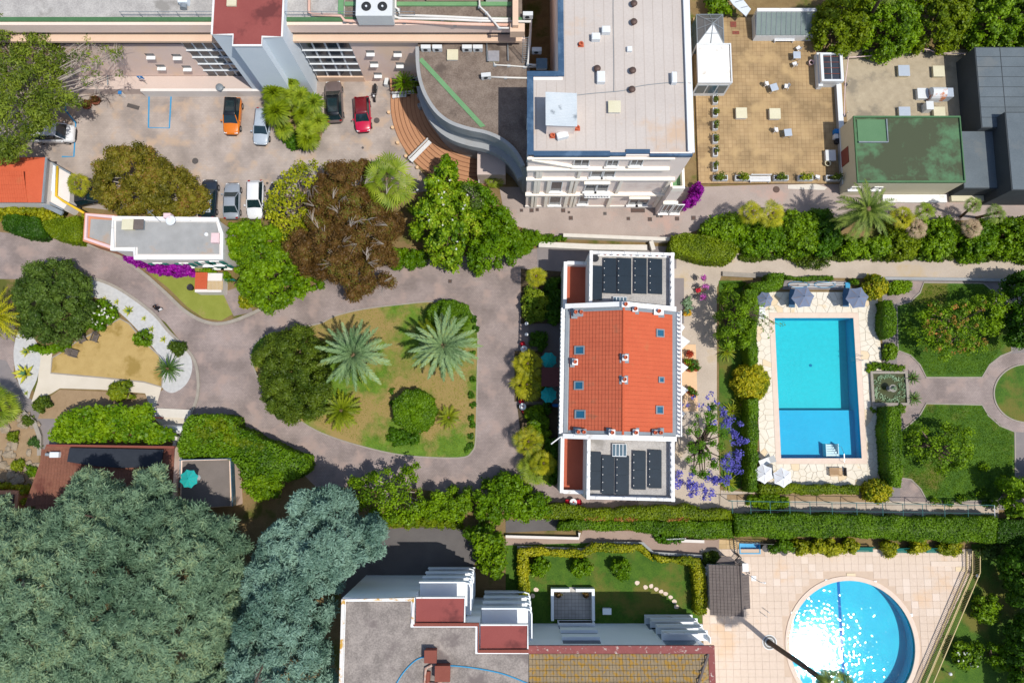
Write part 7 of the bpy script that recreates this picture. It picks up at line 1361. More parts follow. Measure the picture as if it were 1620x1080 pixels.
for k, (px, py, R_, lb) in enumerate(((42,591,1.35,'largest agave, beside the left gravel path'),(43,557,.7,'agave above the largest one in the left gravel bed'),(146,461,.5,'agave at the upper end of the curved gravel bed'),(166,474,.5,'agave half behind the flowering shrub'),(186,478,.45,'agave near the white flowered shrub tip'),(205,492,.75,'bright agave, biggest on the curved gravel bed'),(229,504,.42,'small agave below the bright one on the curved bed'),(241,521,.5,'agave beside the round lawn bush'),(260,537,.52,'agave next to the dark bush at the bed tip'),(43,622,.35,'tiny agave at the point of the left gravel bed'))): agave(px, py, R_, lb, 18 if R_ > .6 else 13)
# grass tufts on the lawns (nobody could count them)
def grass(name, poly_px, n, m, label, h=.09):
    poly = [tuple(p[:2]) for p in PP(poly_px)]; A = np.array(poly); g = rng.uniform(A.min(0), A.max(0),(n * 2,2)); g = g[inpoly(g, poly)][:n]; M = len(g); a = rng.uniform(0,6.28,M); w_ = np.stack([np.cos(a), np.sin(a)], 1) * .035; ln = np.stack([np.cos(a + 1.6), np.sin(a + 1.6)], 1) * rng.uniform(.02,.09,(M, 1)); z = np.full((M, 1),.05)
    V = np.stack([np.hstack([g - w_, z]), np.hstack([g + w_, z]), np.hstack([g + ln + w_ * .2,z + rng.uniform(.4,1,(M, 1)) * h]), np.hstack([g + ln - w_ * .2,z + h * .7])], 1).reshape(-1,3)
    me = mesh_np(name, V, np.arange(M * 4).reshape(-1,4), m, np.repeat(rng.uniform(.2,.8,M),4)); o = bpy.data.objects.new(name, me); COL.objects.link(o); tag(o, label, 'grass', kind='stuff')
# ================================================================ vehicles
mat('tyre', S(34,34,36), S(42,42,44),2,20,rough=.9)
mat('rim', S(176,178,182), S(190,192,196),2,12,rough=.3,metal=.8)
mat('carglass', S(24,44,50), S(32,54,60),1,4,rough=.06,spec=.9)
mat('lamp_clear', S(222,226,230), S(232,236,238),2,10,rough=.15)
mat('lamp_red', S(150,24,22), S(164,32,28),2,10,rough=.25)
mat('blacktrim', S(30,30,32), S(38,38,40),2,12,rough=.5)
for n_, c in (('paint_orange', (222,120,20)),('paint_black', (24,28,32)),('paint_silver', (176,188,200)),('paint_bronze', (112,98,96)),('paint_red', (196,16,62)),('paint_white', (232,234,236)),('paint_grey', (150,158,168)),('paint_navy', (36,44,56)),('paint_darkred', (112,22,30))):
    mat(n_, S(*c), S(*[min(255,v + 6) for v in c]),1,6,rough=.28,spec=.5,coat=.6)
def ring_pts(x, hw, zb, zt, r):                   # rounded body section at station x
    pts = [(-hw * .9,zb),(-hw, zb + .12),(-hw, zt - r),(-hw + r * .35,zt - r * .35),(-hw + r, zt),(0,zt + .03),(hw - r, zt),(hw - r * .35,zt - r * .35),(hw, zt - r),(hw, zb + .12),(hw * .9,zb)]
    return [(x, y, z) for y, z in pts]
def car(label, px, py, heading, L, W_, Hh, paint, roofpaint=None, style='hatch', name='parked_car', cat='car', group='cars on the car park'):
    gx, gy = P(px, py, .8); t = thing(name, label, cat, (gx, gy, .02), heading, group); h = L / 2; hw = W_ / 2; belt = Hh * .6
    st = [(-h, .72,.42,.62),(-h + .08,.9,.36,belt * .96),(-h * .8,.98,.26,belt + .02),(-h * .35,1.0,.22,belt + .02),(h * .28,1.0,.22,belt),(h * .5,.98,.24,belt - .03),(h * .8,.93,.28,belt - .10),(h - .12,.82,.36,belt - .2),(h, .62,.42,belt - .32)]
    if style == 'van': st = [(-h, .85,.42,.7),(-h + .06,.95,.36,belt),(-h * .8,1,.26,belt),(h * .5,1,.24,belt),(h * .85,.96,.28,belt - .12),(h - .05,.86,.36,belt - .25),(h, .7,.42,belt - .4)]
    MB().loft([ring_pts(x, hw * k, zb, zt, .14) for x, k, zb, zt in st]).bl('body', paint, t, smooth=True)
    # greenhouse: rear/front bases and roof
    rb, fb, rt, ft = {'hatch': (-h * .93,h * .47,-h * .78,h * .12), 'saloon': (-h * .72,h * .45,-h * .38,h * .08), 'suv': (-h * .95,h * .46,-h * .82,h * .12), 'van': (-h * .96,h * .72,-h * .9,h * .42)}[style]
    zt = Hh; wb, wt = hw * .93,hw * .72; zb = belt - .02; zr = zt - .05
    B_ = [(rb, -wb, zb),(fb, -wb * .96,zb),(fb, wb * .96,zb),(rb, wb, zb)]; T_ = [(rt, -wt, zr),(ft, -wt, zr),(ft, wt, zr),(rt, wt, zr)]
    gl = lambda n, q: MB().add(q, [(0,1,2,3)]).mk(n, 'carglass', t, True)
    MB().add([(x * .985,y * .97,z) for x, y, z in B_] + [(x * .985,y * .97,z - .02) for x, y, z in T_], [(0,1,5,4),(1,2,6,5),(2,3,7,6),(3,0,4,7)]).bl('cabin_frame', 'blacktrim', t)
    gl('windscreen', [B_[1], B_[2], T_[2], T_[1]]); gl('rear_window', [B_[3], B_[0], T_[0], T_[3]]); gl('side_window', [B_[0], B_[1], T_[1], T_[0]]); gl('side_window', [B_[2], B_[3], T_[3], T_[2]])
    rp = roofpaint or paint; n = 6; rings = []
    for i in range(n + 1):
        s = i / n; x = rt - .05 + (ft - rt + .1) * s; e = math.sin(math.pi * min(1,max(0,s * .9 + .05))) ** .4; rings.append([(x, -wt * 1.03,zr),(x, -wt * .85,zr + .05 * e),(x, 0,zr + .075 * e),(x, wt * .85,zr + .05 * e),(x, wt * 1.03,zr),(x, 0,zr - .02)])
    MB().loft(rings).bl('roof', rp, t, smooth=True)
    if style == 'suv': MB().box(rt + .35,-wt * .72,zr + .068,ft - .35,wt * .72,zr + .088).bl('sunroof', 'carglass', t)
    pl = MB()
    for a, b in zip(B_, T_): pl.tube([a, b], .045,5)
    pl.bl('pillars', paint, t)
    for x in (-h * .62,h * .62):
        for s in (-1,1):
            w = MB(); w.tube([(x, s * (hw - .2),.33),(x, s * (hw + .01),.33)], .33,16); o = w.bl('wheel', 'tyre', t); MB().tube([(x, s * (hw - .02),.33),(x, s * (hw + .022),.33)], .2,12).bl('rim', 'rim', o)
    for s in (-1,1):
        MB().obox(h - .2,s * hw * .62,belt - .36,.26,.34,.16).bl('headlight', 'lamp_clear', t, bevel=.04); MB().obox(-h + .1,s * hw * .72,belt - .22,.16,.26,.2).bl('tail_light', 'lamp_red', t, bevel=.03); MB().obox(fb - .25,s * (hw + .1), belt + .02,.16,.2,.12).bl('mirror', paint, t, bevel=.04)
    MB().obox(h - .05,0,.34,.2,W_ * .62,.18).bl('bumper', 'blacktrim', t, bevel=.04); MB().obox(-h + .06,0,.36,.2,W_ * .7,.18).bl('bumper', 'blacktrim', t, bevel=.04)
    ln = MB().tube([(h * .5,-hw * .55,belt + .0),(h * .75,-hw * .5,belt - .05)], .012,4).tube([(h * .5,hw * .55,belt + .0),(h * .75,hw * .5,belt - .05)], .012,4); ln.bl('bonnet_crease', paint, t)
    return t
D_ = -math.pi / 2
car('orange hatchback with black roof parked by the tower terrace', 367,183,D_ - .03,4.1,1.78,1.58,'paint_orange', 'paint_black', 'suv')
car('silver car half hidden by the yucca bed', 414,199,D_ - .06,4.1,1.72,1.45,'paint_silver', None, 'hatch')
car('bronze grey estate car with glass roof parked nose-in', 528,160,-D_ - .05 + .12,4.7,1.88,1.55,'paint_bronze', 'paint_black', 'suv')
car('red coupe with dark roof beside the motorcycle', 573,180,D_ + .08,3.95,1.76,1.45,'paint_red', 'paint_darkred', 'hatch')
car('dark car beside the olive-brown tree', 329,314,-D_ - .02,4.3,1.78,1.5,'paint_navy', 'paint_silver', 'hatch')
car('blue-grey saloon in the middle of the lower parking row', 366,317,-D_ + .02,4.0,1.72,1.42,'paint_grey', None, 'saloon')
car('white car beside the yellow-green tree', 403,315,D_ + .02,4.2,1.76,1.5,'paint_white', None, 'hatch')
car('navy car almost hidden under the yellow-green tree', 438,316,-D_, 4.1,1.74,1.45,'paint_navy', None, 'hatch')
car('white van standing under the pine', 83,211,0,4.6,1.95,1.9,'paint_white', None, 'van', 'parked_van', 'van')
car('black car peeping out beside the white lean-to', 137,311,.2,4.0,1.72,1.42,'paint_black', None, 'hatch')
car('white car hidden under the big green tree', 484,385,-D_ + .3,4.0,1.72,1.42,'paint_white', None, 'hatch') if False else None
t = thing('motorcycle', 'black motorcycle parked between red coupe and planter', 'motorcycle', (*P(593,146,.6),.02), D_ - .05)
for x in (-.68,.68): o = MB().tube([(x, -.07,.31),(x, .07,.31)], .31,14).bl('wheel', 'tyre', t); MB().tube([(x, -.08,.31),(x, .08,.31)], .17,10).bl('rim', 'rim', o)
MB().loft([[(x, -w_, z0),(x, w_, z0),(x, w_ * 1.1,z1),(x, 0,z1 + .06),(x, -w_ * 1.1,z1)] for x, w_, z0,z1 in ((-.35,.1,.4,.62),(-.1,.16,.3,.7),(.2,.19,.35,.86),(.45,.12,.6,.92))]).bl('tank', 'paint_black', t, smooth=True)
MB().loft([[(x, -w_, z0),(x, w_, z0),(x, w_, z1),(x, -w_, z1)] for x, w_, z0,z1 in ((-.85,.1,.78,.86),(-.5,.16,.72,.82),(-.05,.14,.68,.8))]).bl('seat', 'blacktrim', t)
MB().tube([(.5,-.36,1.02),(.42,-.2,1.05),(.42,.2,1.05),(.5,.36,1.02)], .025).bl('handlebar', 'steel', t); MB().lathe([(.02,0),(.1,.02),(.1,.12)], .6,0,.85,10).bl('headlight', 'lamp_clear', t); MB().tube([(.45,0,.95),(.68,0,.31)], .05).bl('fork', 'steel', t); MB().tube([(-.1,.15,.3),(-.8,.2,.36)], .05).bl('exhaust', 'steel', t); MB().obox(-.86,0,.66,.08,.2,.08).bl('tail_light', 'lamp_red', t); MB().tube([(.0,-.1,.3),(.05,-.4,.02)], .02).bl('kickstand', 'steel', t)
# ================================================================ parasols
mat('parasol_teal', S(28,164,160), S(34,172,166),.8,8,rough=.85)
mat('parasol_grey', S(112,124,148), S(124,136,160),.8,8,rough=.85)
mat('parasol_white', S(230,232,236), S(238,240,242),.8,8,rough=.85)
mat('pole_wood', S(150,120,86), S(166,136,100),2,10)
def parasol(label, px, py, R_, m, n=8,h=2.4,rise=.55,sag=.12,rot=0.0,z0=0.0,group=None, shut=False, tilt=0):
    gx, gy = P(px, py, z0 + h); t = thing('parasol', label, 'parasol', (gx, gy, z0), rot, group)
    for k in range(n):
        a0,a1 = 2 * math.pi * k / n, 2 * math.pi * (k + 1) / n; v = []; f = []; steps = 4
        for i in range(steps + 1):
            s = i / steps; r = R_ * s; z = h + rise * (1 - s) ** 1.15; am = (a0 + a1) / 2; rm = r * (math.cos((a1 - a0) / 2) - sag * s * s * .6)
            v += [(r * math.cos(a0), r * math.sin(a0), z),(rm * math.cos(am), rm * math.sin(am), z - sag * .35 * s * (1 - s * .5)),(r * math.cos(a1), r * math.sin(a1), z)]
        for i in range(steps): f += [(3 * i, 3 * i + 3,3 * i + 4,3 * i + 1),(3 * i + 1,3 * i + 4,3 * i + 5,3 * i + 2)]
        MB().add(v, f).bl('canopy_panel', m, t)
    rb = MB()
    for k in range(n): a = 2 * math.pi * k / n; rb.tube([(0,0,h + rise - .03),(R_ * math.cos(a), R_ * math.sin(a), h - .03)], .018,4)
    rb.bl('ribs', 'pole_wood', t); MB().tube([(0,0,0),(0,0,h + rise)], .035).bl('pole', 'pole_wood', t); MB().lathe([(.05,0),(.05,.08),(.01,.14)], 0,0,h + rise, 8).bl('finial', m, t); MB().lathe([(.32,0),(.32,.06),(.08,.14)], 0,0,.02,12).bl('base', 'concrete', t)
    return t
parasol('teal parasol above the entrance canopy of the villa', 868,569.5,.85,'parasol_teal', rise=.3,rot=.39,group='teal parasols'); parasol('teal parasol below the entrance canopy of the villa', 868,624.5,.85,'parasol_teal', rise=.3,rot=.39,group='teal parasols'); parasol('teal parasol on the grey side terrace by the cedar', 299,757,.92,'parasol_teal', rise=.3,rot=.3,z0=2.34,h=2.0,group='teal parasols')
for lb, px, py, R_ in (('grey parasol near the middle of the upper pool terrace', 1270,470,1.2),('grey parasol beside the golden ball', 1356,471,1.2),('grey parasol half under the feathery tree', 1210,474,.85)): parasol(lb, px, py, R_, 'parasol_grey', 6 if R_ > 1 else 7,rise=.5,sag=.1,rot=.1,group='grey parasols at the rectangular pool')
for lb, px, py in (('white parasol against the pool hedge corner', 1208,749),('white parasol nearest the low pool hedge', 1238,755)): parasol(lb, px, py, 1.0,'parasol_white', 6,rise=.45,sag=.1,rot=.6,group='white parasols at the rectangular pool')
for k, (px, py, R_, lb) in enumerate(((1068,518,1.0,'smallest white parasol at the upper end of the villa patio'),(1066,541,1.65,'first large white parasol on the villa patio'),(1064,582,1.6,'white parasol in the middle of the villa patio'),(1064,618,1.6,'third large white parasol, above the jacaranda blossom'),(1064,655,1.25,'white parasol shaded by the jacaranda'))): parasol(lb, px, py, R_, 'parasol_white', 4 if R_ > 1.4 else 6,rise=.4,sag=.12,rot=.05,group='white parasols on the villa patio')
# ================================================================ furniture
mat('whitepaint', S(226,228,230), S(236,238,238),2,10,rough=.5)
mat('tabletop', S(176,188,202), S(188,198,210),2,10,rough=.35)
mat('greywood', S(96,88,84), S(118,108,102),2,12,bump=.2)
mat('bluecanvas', S(70,106,136), S(84,120,150),2,12)
mat('redcloth', S(176,22,44), S(190,34,54),2,12)
mat('brownplank', S(180,146,108), S(196,162,122),2,12)
mat('greenbench', S(28,112,104), S(36,124,114),2,12)
mat('stonepot', S(150,146,140), S(170,166,158),2,12,bump=.2)
mat('ironblack', S(44,42,46), S(56,54,58),2,12,rough=.5)
def bench(label, px, py, L, rz, m, z=0.0,depth=.5,name='garden_bench', group=None, hh=.45):
    t = thing(name, label, 'bench', (*P(px, py, z + hh), z), rz, group)
    for k in range(4): MB().box(-L / 2,-depth / 2 + k * depth / 4,hh - .04,L / 2,-depth / 2 + (k + .8) * depth / 4,hh).bl('slat', m, t)
    for k in range(2): MB().box(-L / 2,depth / 2 + .02,hh + .1 + k * .2,L / 2,depth / 2 + .06,hh + .26 + k * .2).bl('back_slat', m, t)
    for x in (-L / 2 + .12,L / 2 - .12): MB().box(x - .04,-depth / 2,0,x + .04,depth / 2 + .02,hh - .042).bl('leg', m, t); MB().box(x - .03,depth / 2 + .061,.2,x + .03,depth / 2 + .1,hh + .46).bl('back_post', m, t)
    return t
bench('long white bench in front of the glazed lean-to', 1241,60,2.2,0,'whitepaint', .3,.75); bench('long white bench between planters at the lane edge', 1203,283,2.2,0,'whitepaint', .3,.6)
bench('long white bench standing askew on the brick steps', 665,239,3.0,.82,'whitepaint', .3,.45,hh=.6); bench('white bench in front of the dark palm planter', 638,151,2.4,.08,'whitepaint', .05,.4)
for k, px in enumerate((1263,1314,1368,1424,1479)): bench(f"green slatted bench at the back of the tiled deck, {['first', 'second', 'third', 'fourth', 'fifth'][k]} from the paddling pool", px, 869 + (k > 2) * 1.5,1.7,0,'greenbench', .05,.45,group='green benches on the pool deck')
def chair(label, px, py, rz, m='whitepaint', z=.3,group='chairs on the brown terrace', name='plastic_chair'):
    t = thing(name, label, 'chair', (*P(px, py, z + .5), z), rz, group); MB().box(-.24,-.24,.42,.24,.24,.46).bl('seat', m, t, bevel=.03)
    v = []
    for i in range(7): a = rad(-70 + i * 140 / 6); v += [(-.26 * math.cos(a),.26 * math.sin(a),.46),(-.3 * math.cos(a),.3 * math.sin(a),.86 - .18 * abs(math.sin(a)))]
    MB().add(v, [(2 * i, 2 * i + 1,2 * i + 3,2 * i + 2) for i in range(6)]).bl('backrest', m, t)
    for x in (-.2,.2):
        for y in (-.2,.2): MB().tube([(x * 1.15,y * 1.15,0),(x, y, .42)], .025,5).bl('leg', m, t)
for k, (px, py, rz, lb) in enumerate(((1264,76,2.2,'white chair above the upper small table'),(1258,101,1.9,'white chair below the upper small table'),(1213,132,.2,'white chair on the hotel side of the middle table'),(1245,136,3.0,'white chair on the open side of the middle table'),(1228,205,.1,'white chair beside the lowest table'),(1294,280,1.4,'white chair between the planters at the lane edge'))): chair(lb, px, py, rz)
def table(label, px, py, s, rz, m='tabletop', z=.3,h=.74,group='small tables on the brown terrace'):
    t = thing('small_table', label, 'table', (*P(px, py, z + h), z), rz, group); MB().box(-s / 2,-s / 2,h - .04,s / 2,s / 2,h).bl('tabletop', m, t, bevel=.02)
    for x in (-1,1):
        for y in (-1,1): MB().tube([(x * s * .42,y * s * .42,0),(x * s * .42,y * s * .42,h - .04)], .03,5).bl('leg', m, t)
table('square grey table near the long white bench', 1261,87,.8,0); table('square grey table in the middle of the brown terrace', 1225,138,.8,.3); table('square grey table near the lane side of the brown terrace', 1247,209.5,.8,.1)
for k, (px, py, rz, lb) in enumerate(((131,536,.5,'grey wooden lounge chair nearest the flowering shrub'),(151,535,-.3,'grey wooden lounge chair right of the other two'),(118,559,1.3,'grey wooden lounge chair alone on the dry grass'))):
    t = thing('lounge_chair', lb, 'chair', (*P(px, py, .3),.05), rz, 'lounge chairs on the dry lawn')
    for k in range(5): MB().box(-.3,-.35 + k * .14,.3,.3,-.24 + k * .14,.33).bl('slat', 'greywood', t)
    for k in range(4): a = k * .15; MB().add([(-.3,.36 + a * .5,.34 + a * .9),(.3,.36 + a * .5,.34 + a * .9),(.3,.42 + a * .5,.46 + a * .9),(-.3,.42 + a * .5,.46 + a * .9)], [(0,1,2,3)]).bl('back_slat', 'greywood', t)
    for s in (-.34,.34): MB().box(s - .05,-.4,.5,s + .05,.5,.54).bl('armrest', 'greywood', t); MB().box(s - .03,-.36,0,s + .03,-.3,.5).bl('leg', 'greywood', t); MB().box(s - .03,.36,0,s + .03,.42,.5).bl('leg', 'greywood', t)
def lounger(label, px, py, rz, m, L=1.9,W_=.65,z=.08,group='sun loungers at the rectangular pool'):
    t = thing('sun_lounger', label, 'lounger', (*P(px, py, z + .35), z), rz, group); MB().box(-L / 2,-W_ / 2,.28,L * .18,W_ / 2,.36).bl('bed', m, t, bevel=.03); MB().add([(L * .18,-W_ / 2,.34),(L * .18,W_ / 2,.34),(L / 2,W_ / 2,.75),(L / 2,-W_ / 2,.75),(L * .18,-W_ / 2,.28),(L * .18,W_ / 2,.28),(L / 2,W_ / 2,.69),(L / 2,-W_ / 2,.69)], [(0,3,2,1),(4,5,6,7),(0,4,7,3),(1,2,6,5),(2,3,7,6)]).bl('backrest', m, t)
    for x in (-L * .42,L * .12):
        for y in (-W_ * .42,W_ * .42): MB().obox(x, y, 0,.06,.06,.28).bl('leg', 'whitepaint', t)
lounger('blue-grey lounger under the middle grey parasol', 1253,472,1.5,'bluecanvas'); lounger('blue-grey lounger under the grey parasol by the golden ball', 1338,471,1.55,'bluecanvas'); lounger('white lounger beside the hedge corner parasol', 1213,729,.35,'whitepaint', 1.6); lounger('dark folded lounger against the hedge above the white parasols', 1202,720,2.4,'ironblack', .9,.5); lounger('white lounger under the feathery tree', 1206,490,1.5,'whitepaint')
# villa front tables and globe lamps
for k, (px, py, lb) in enumerate(((829,552,'white round table with red chairs above the lime palms'),(827,643,'white round table with red chairs below the lime palms'),(907,794,'white round table with red chairs beside the lower villa wing'))):
    t = thing('bistro_table', lb, 'table', (*P(px, py, .75),.03), group='white bistro tables'); MB().lathe([(.36,.72),(.36,.75),(.05,.76)], 0,0,0,18).bl('tabletop', 'whitepaint', t); MB().lathe([(.2,0),(.2,.03),(.03,.06),(.03,.72)], 0,0,0,10).bl('pedestal', 'ironblack', t); MB().lathe([(.05,.76),(.07,.84)], .02,.02,0,8).bl('vase', 'redcloth', t)
    for a in ((2.0,1.0),(-1.0,-.9)) if k < 2 else ((0,.2),(3.1,.1)):
        x, y = px + 9 * math.cos(a[0]) * (.5 if k < 2 else 1), py - 8 * math.sin(a[0]); chair('red chair ' + ('above' if y < py - 2 else 'below' if y > py + 2 else 'left of' if x < px else 'right of') + ' the ' + lb.replace(' with red chairs', ''), x, y, a[0] + math.pi, 'redcloth', .03,'red chairs round the bistro tables', 'red_chair')
for k, (px, py) in enumerate(((833,512),(833,529))):
    t = thing('globe_lamp', f"white globe lamp on a post at the villa front court, {['upper', 'lower'][k]} one", 'lamp', (*P(px, py, 1.6),.03)); MB().tube([(0,0,0),(0,0,1.45)], .04).bl('post', 'ironblack', t); MB().lathe([(.05,1.42),(.17,1.5),(.2,1.62),(.15,1.75),(.03,1.8)], 0,0,0,14).bl('globe', 'whitepaint', t, smooth=True)
# flower stand
t = thing('flower_stand', 'curly iron flower stand with hanging purple petunia baskets on the sand path', 'flower stand', (*P(1110,456),.03))
MB().tube([(0,0,0),(0,0,1.6)], .04).bl('pole', 'ironblack', t)
for k, (px, py, m, rr_) in enumerate(((1113,440,'pinkflower', .36),(1116,453,'pinkflower', .38),(1113,470,'pinkflower', .36))):
    x, y = P(px, py, 1.5); x -= t.location.x; y -= t.location.y; MB().tube([(0,0,.9 + .1 * k),(x * .5,y * .5,1.7),(x, y, 1.6)], .02).bl('arm', 'ironblack', t); o = MB().lathe([(.08,1.2),(.24,1.38),(.25,1.42)], x, y, 0,10).bl('basket', 'ironblack', t); share('flowers', leafmesh('flowers', np.array([(x, y, 1.5)]), np.array([rr_]), m, .14,.11,1.0,core=.6), o, (0,0,0)); share('greenery', leafmesh('greenery', np.array([(x + .1,y, 1.42)]), np.array([rr_ * .7]), 'midgreen', .12,.07,.6,core=0), o, (0,0,0))
for k, (px, py) in enumerate(((1100,440),(1098,455),(1101,470))): MB().ribbon([tuple(q[:2]) for q in spline([((P(px, py)[0] - t.location.x) + .35 * math.cos(a) * (1 - a / 12),(P(px, py)[1] - t.location.y) + .35 * math.sin(a) * (1 - a / 12)) for a in np.linspace(0,9,14)], 2,False)], .03,.02,.06).bl('scroll', 'ironblack', t)
t = thing('garden_stool', 'small wooden stool with red cushion beside the flower stand', 'stool', (*P(1108,459),.03),.3); MB().box(-.5,-.25,.35,.5,.25,.42).bl('seat', 'brownplank', t); MB().box(-.62,-.22,.421,-.1,.22,.52).bl('cushion', 'redcloth', t, bevel=.05); [MB().obox(x, y, 0,.06,.06,.35).bl('leg', 'ironblack', t) for x in (-.42,.42) for y in (-.2,.2)]
bush('potted_flowers', 'yellow and silver flower patch at the stone apron', [(1082,472),(1092,470),(1096,485),(1092,497),(1082,496)], .7,'lily', r=.24,cat='flowers'); bush('potted_flowers', 'yellow marigolds at the foot of the silver flowers', [(1082,490),(1094,490),(1094,499),(1084,500)], .5,'yellowflower', r=.18,cat='flowers')
def potted(label, px, py, r_, m, pot='pottile', z=.12,zz=.7,name='potted_plant', group='potted plants on the villa patio'):
    t = thing(name, label, 'potted plant', (*P(px, py, z + .4), z), group=group); MB().lathe([(r_ * .6,0),(r_ * .85,.4),(r_ * .95,.42),(r_ * .8,.42),(r_ * .7,.34)], 0,0,0,12).bl('pot', pot, t); share('foliage', leafmesh('foliage', np.array([(0,0,.45 + zz * .4),(r_ * .4,0,.4 + zz * .3),(-r_ * .3,r_ * .3,.4 + zz * .25)]), np.array([r_, r_ * .7,r_ * .7]), m, .2,.1,.8,core=.5), t, (0,0,0)); return t
for k, (px, py, m, lb) in enumerate(((1091,560,'redflower', 'reddish coleus pot beside the villa patio'),(1088,573,'midgreen', 'green potted plant in the upper patio cluster'),(1098,574,'yucca', 'blue-green potted plant in the upper patio cluster'),(1092,583,'deepgreen', 'dark potted plant at the bottom of the upper patio cluster'),(1101,582,'deepgreen', 'potted plant on the path side of the upper patio cluster'),(1092,617,'holmoak', 'brownish potted plant in the lower patio cluster'),(1097,622,'deepgreen', 'green potted plant in the lower patio cluster'))): potted(lb, px, py, .4,m)
# planters on the brown terrace
mat('planterwhite', S(206,212,218), S(218,222,226),2,12,bump=.1)
def planter(label, px, py, sx, sy, m, grp, z=.3,h=.5,seed=0):
    t = thing('planter_box', label, 'planter', (*P(px, py, z + h), z), group=grp); f = MB()
    for a in ((-sx / 2,-sy / 2,sx / 2,-sy / 2 + .08),(-sx / 2,sy / 2 - .08,sx / 2,sy / 2),(-sx / 2,-sy / 2 + .08,-sx / 2 + .08,sy / 2 - .08),(sx / 2 - .08,-sy / 2 + .08,sx / 2,sy / 2 - .08)): f.box(a[0], a[1], 0,a[2], a[3], h)
    f.bl('box', 'planterwhite', t); MB().box(-sx / 2 + .08,-sy / 2 + .08,.1,sx / 2 - .08,sy / 2 - .08,h - .08).bl('soil', 'darkearth', t); n = max(2,int(max(sx, sy) / .3)); c = np.array([(RD.uniform(-.3,.3) * sx, RD.uniform(-.3,.3) * sy, h + .25 + RD.uniform(0,.3)) for _ in range(n + 2)]); share('plant', leafmesh('plant', c, np.full(len(c),.26 if sx < 1 else .36), m, .18,.09,.65,core=.4), t, (0,0,0))
for k, py in enumerate((157,177,198,219,240,263)): planter(f"narrow white planter in the column on the brown terrace, {['first below the pavilion', 'second', 'third', 'fourth', 'fifth', 'sixth and lowest'][k]}{'' if k in (0,5) else ' below the pavilion'}", 1132,py, .5,.95,'holmoak', 'planter column on the brown terrace')
for k, px in enumerate((1140,1175,1236,1275,1319)): planter(f"wide white planter along the lane edge of the brown terrace, {['first', 'second', 'third', 'fourth', 'fifth'][k]} from the hotel", px, 281,1.55,.55,'cycad' if k % 2 else 'holmoak', 'planter row along the lane')
# skylights and rooftop equipment upper right
roofbox('skylight', 'cream skylight on the brown terrace nearer the hotel', 'skylight', 1173,179,.3,1.1,1.1,.45,'chalk', 'skydome'); roofbox('skylight', 'cream skylight in the middle of the brown terrace', 'skylight', 1226,180,.3,1.1,1.1,.45,'chalk', 'skydome'); roofbox('skylight', 'pale skylight with a yellow pot beside the green roof', 'skylight', 1314,246,.3,1.0,1.1,.45,'chalk', 'acunit')
roofbox('skylight', 'white skylight on the gravel roof with a dark reflection', 'skylight', 1430,112,.25,1.15,1.15,.4,'beigewall', 'tabletop'); roofbox('skylight', 'cream skylight on the gravel roof', 'skylight', 1485,113,.25,1.15,1.15,.4,'beigewall', 'skydome'); roofbox('skylight', 'white skylight half hidden behind the green roof', 'skylight', 1431,178,.25,1.15,1.15,.4,'beigewall', 'tabletop'); roofbox('skylight', 'cream skylight half hidden behind the green roof', 'skylight', 1486,178,.25,1.15,1.15,.4,'beigewall', 'skydome')
roofbox('rooftop_unit', 'flat white box of the gravel roof ventilation plant', 'air handler', 1460,148,.25,1.1,1.1,.5,'whitemetal', 'acunit'); roofbox('rooftop_unit', 'lilac grey box of the gravel roof ventilation plant', 'air handler', 1501,146,.25,1.05,1.0,1.2,'tabletop'); roofbox('rooftop_unit', 'small white box below the gravel roof ventilation plant', 'air handler', 1471,167,.25,.7,.85,1.0,'whitemetal', 'acunit')
mat('rustystain', S(222,226,230), S(228,232,234),1,8,c3=S(206,130,88), c3s=1.1,c3t=.55)
t = thing('vent_duct', 'large arched metal duct with rust stains on the gravel roof', 'duct', (*P(1484,147,1.2),.25)); MB().loft([[(x, .65 * math.cos(a), max(0,.75 + .75 * math.sin(a)) if math.sin(a) > -.1 else 0) for a in np.linspace(-.1,math.pi + .1,10)] + [(x, -.65,0),(x, .65,0)] for x in (-.75,.75)]).bl('casing', 'rustystain', t); MB().obox(.85,0,.2,.25,1.0,.8).bl('flange', 'leadgrey', t)
t = thing('flower_pot', 'round yellow clay pot beside the pale skylight', 'pot', (*P(1310,258,.7),.3)); MB().lathe([(.2,0),(.3,.35),(.34,.4),(.27,.4),(.22,.2)], 0,0,0,14).bl('pot', 'skydome', t); MB().lathe([(.24,.26),(.02,.28)], 0,0,0,12).bl('soil', 'darkearth', t)
t = thing('flower_pot', 'pinkish pot standing alone near the glass canopy', 'pot', (*P(1284,99,.7),.3)); MB().lathe([(.18,0),(.26,.4),(.3,.45),(.24,.45),(.2,.25)], 0,0,0,14).bl('pot', 'pinkcoping', t); MB().lathe([(.2,.3),(.02,.32)], 0,0,0,12).bl('soil', 'darkearth', t)
for nm, px, py, sx, sy, lb in (('floor_hatch', 1160,39,.65,.65,'square rust-brown hatch plate near the conservatory'),('floor_hatch', 1164,52,.75,.38,'oblong rust-brown hatch plate near the conservatory')): t = thing(nm, lb, 'hatch', (*P(px, py, .3),.3)); MB().box(-sx / 2,-sy / 2,0,sx / 2,sy / 2,.03).bl('plate', 'rustbrown', t); MB().box(-.08,-.03,.03,.08,.03,.05).bl('handle', 'iron', t)
q_ = [(1342,88),(1400,88),(1461,80),(1485,84),(1545,84)]
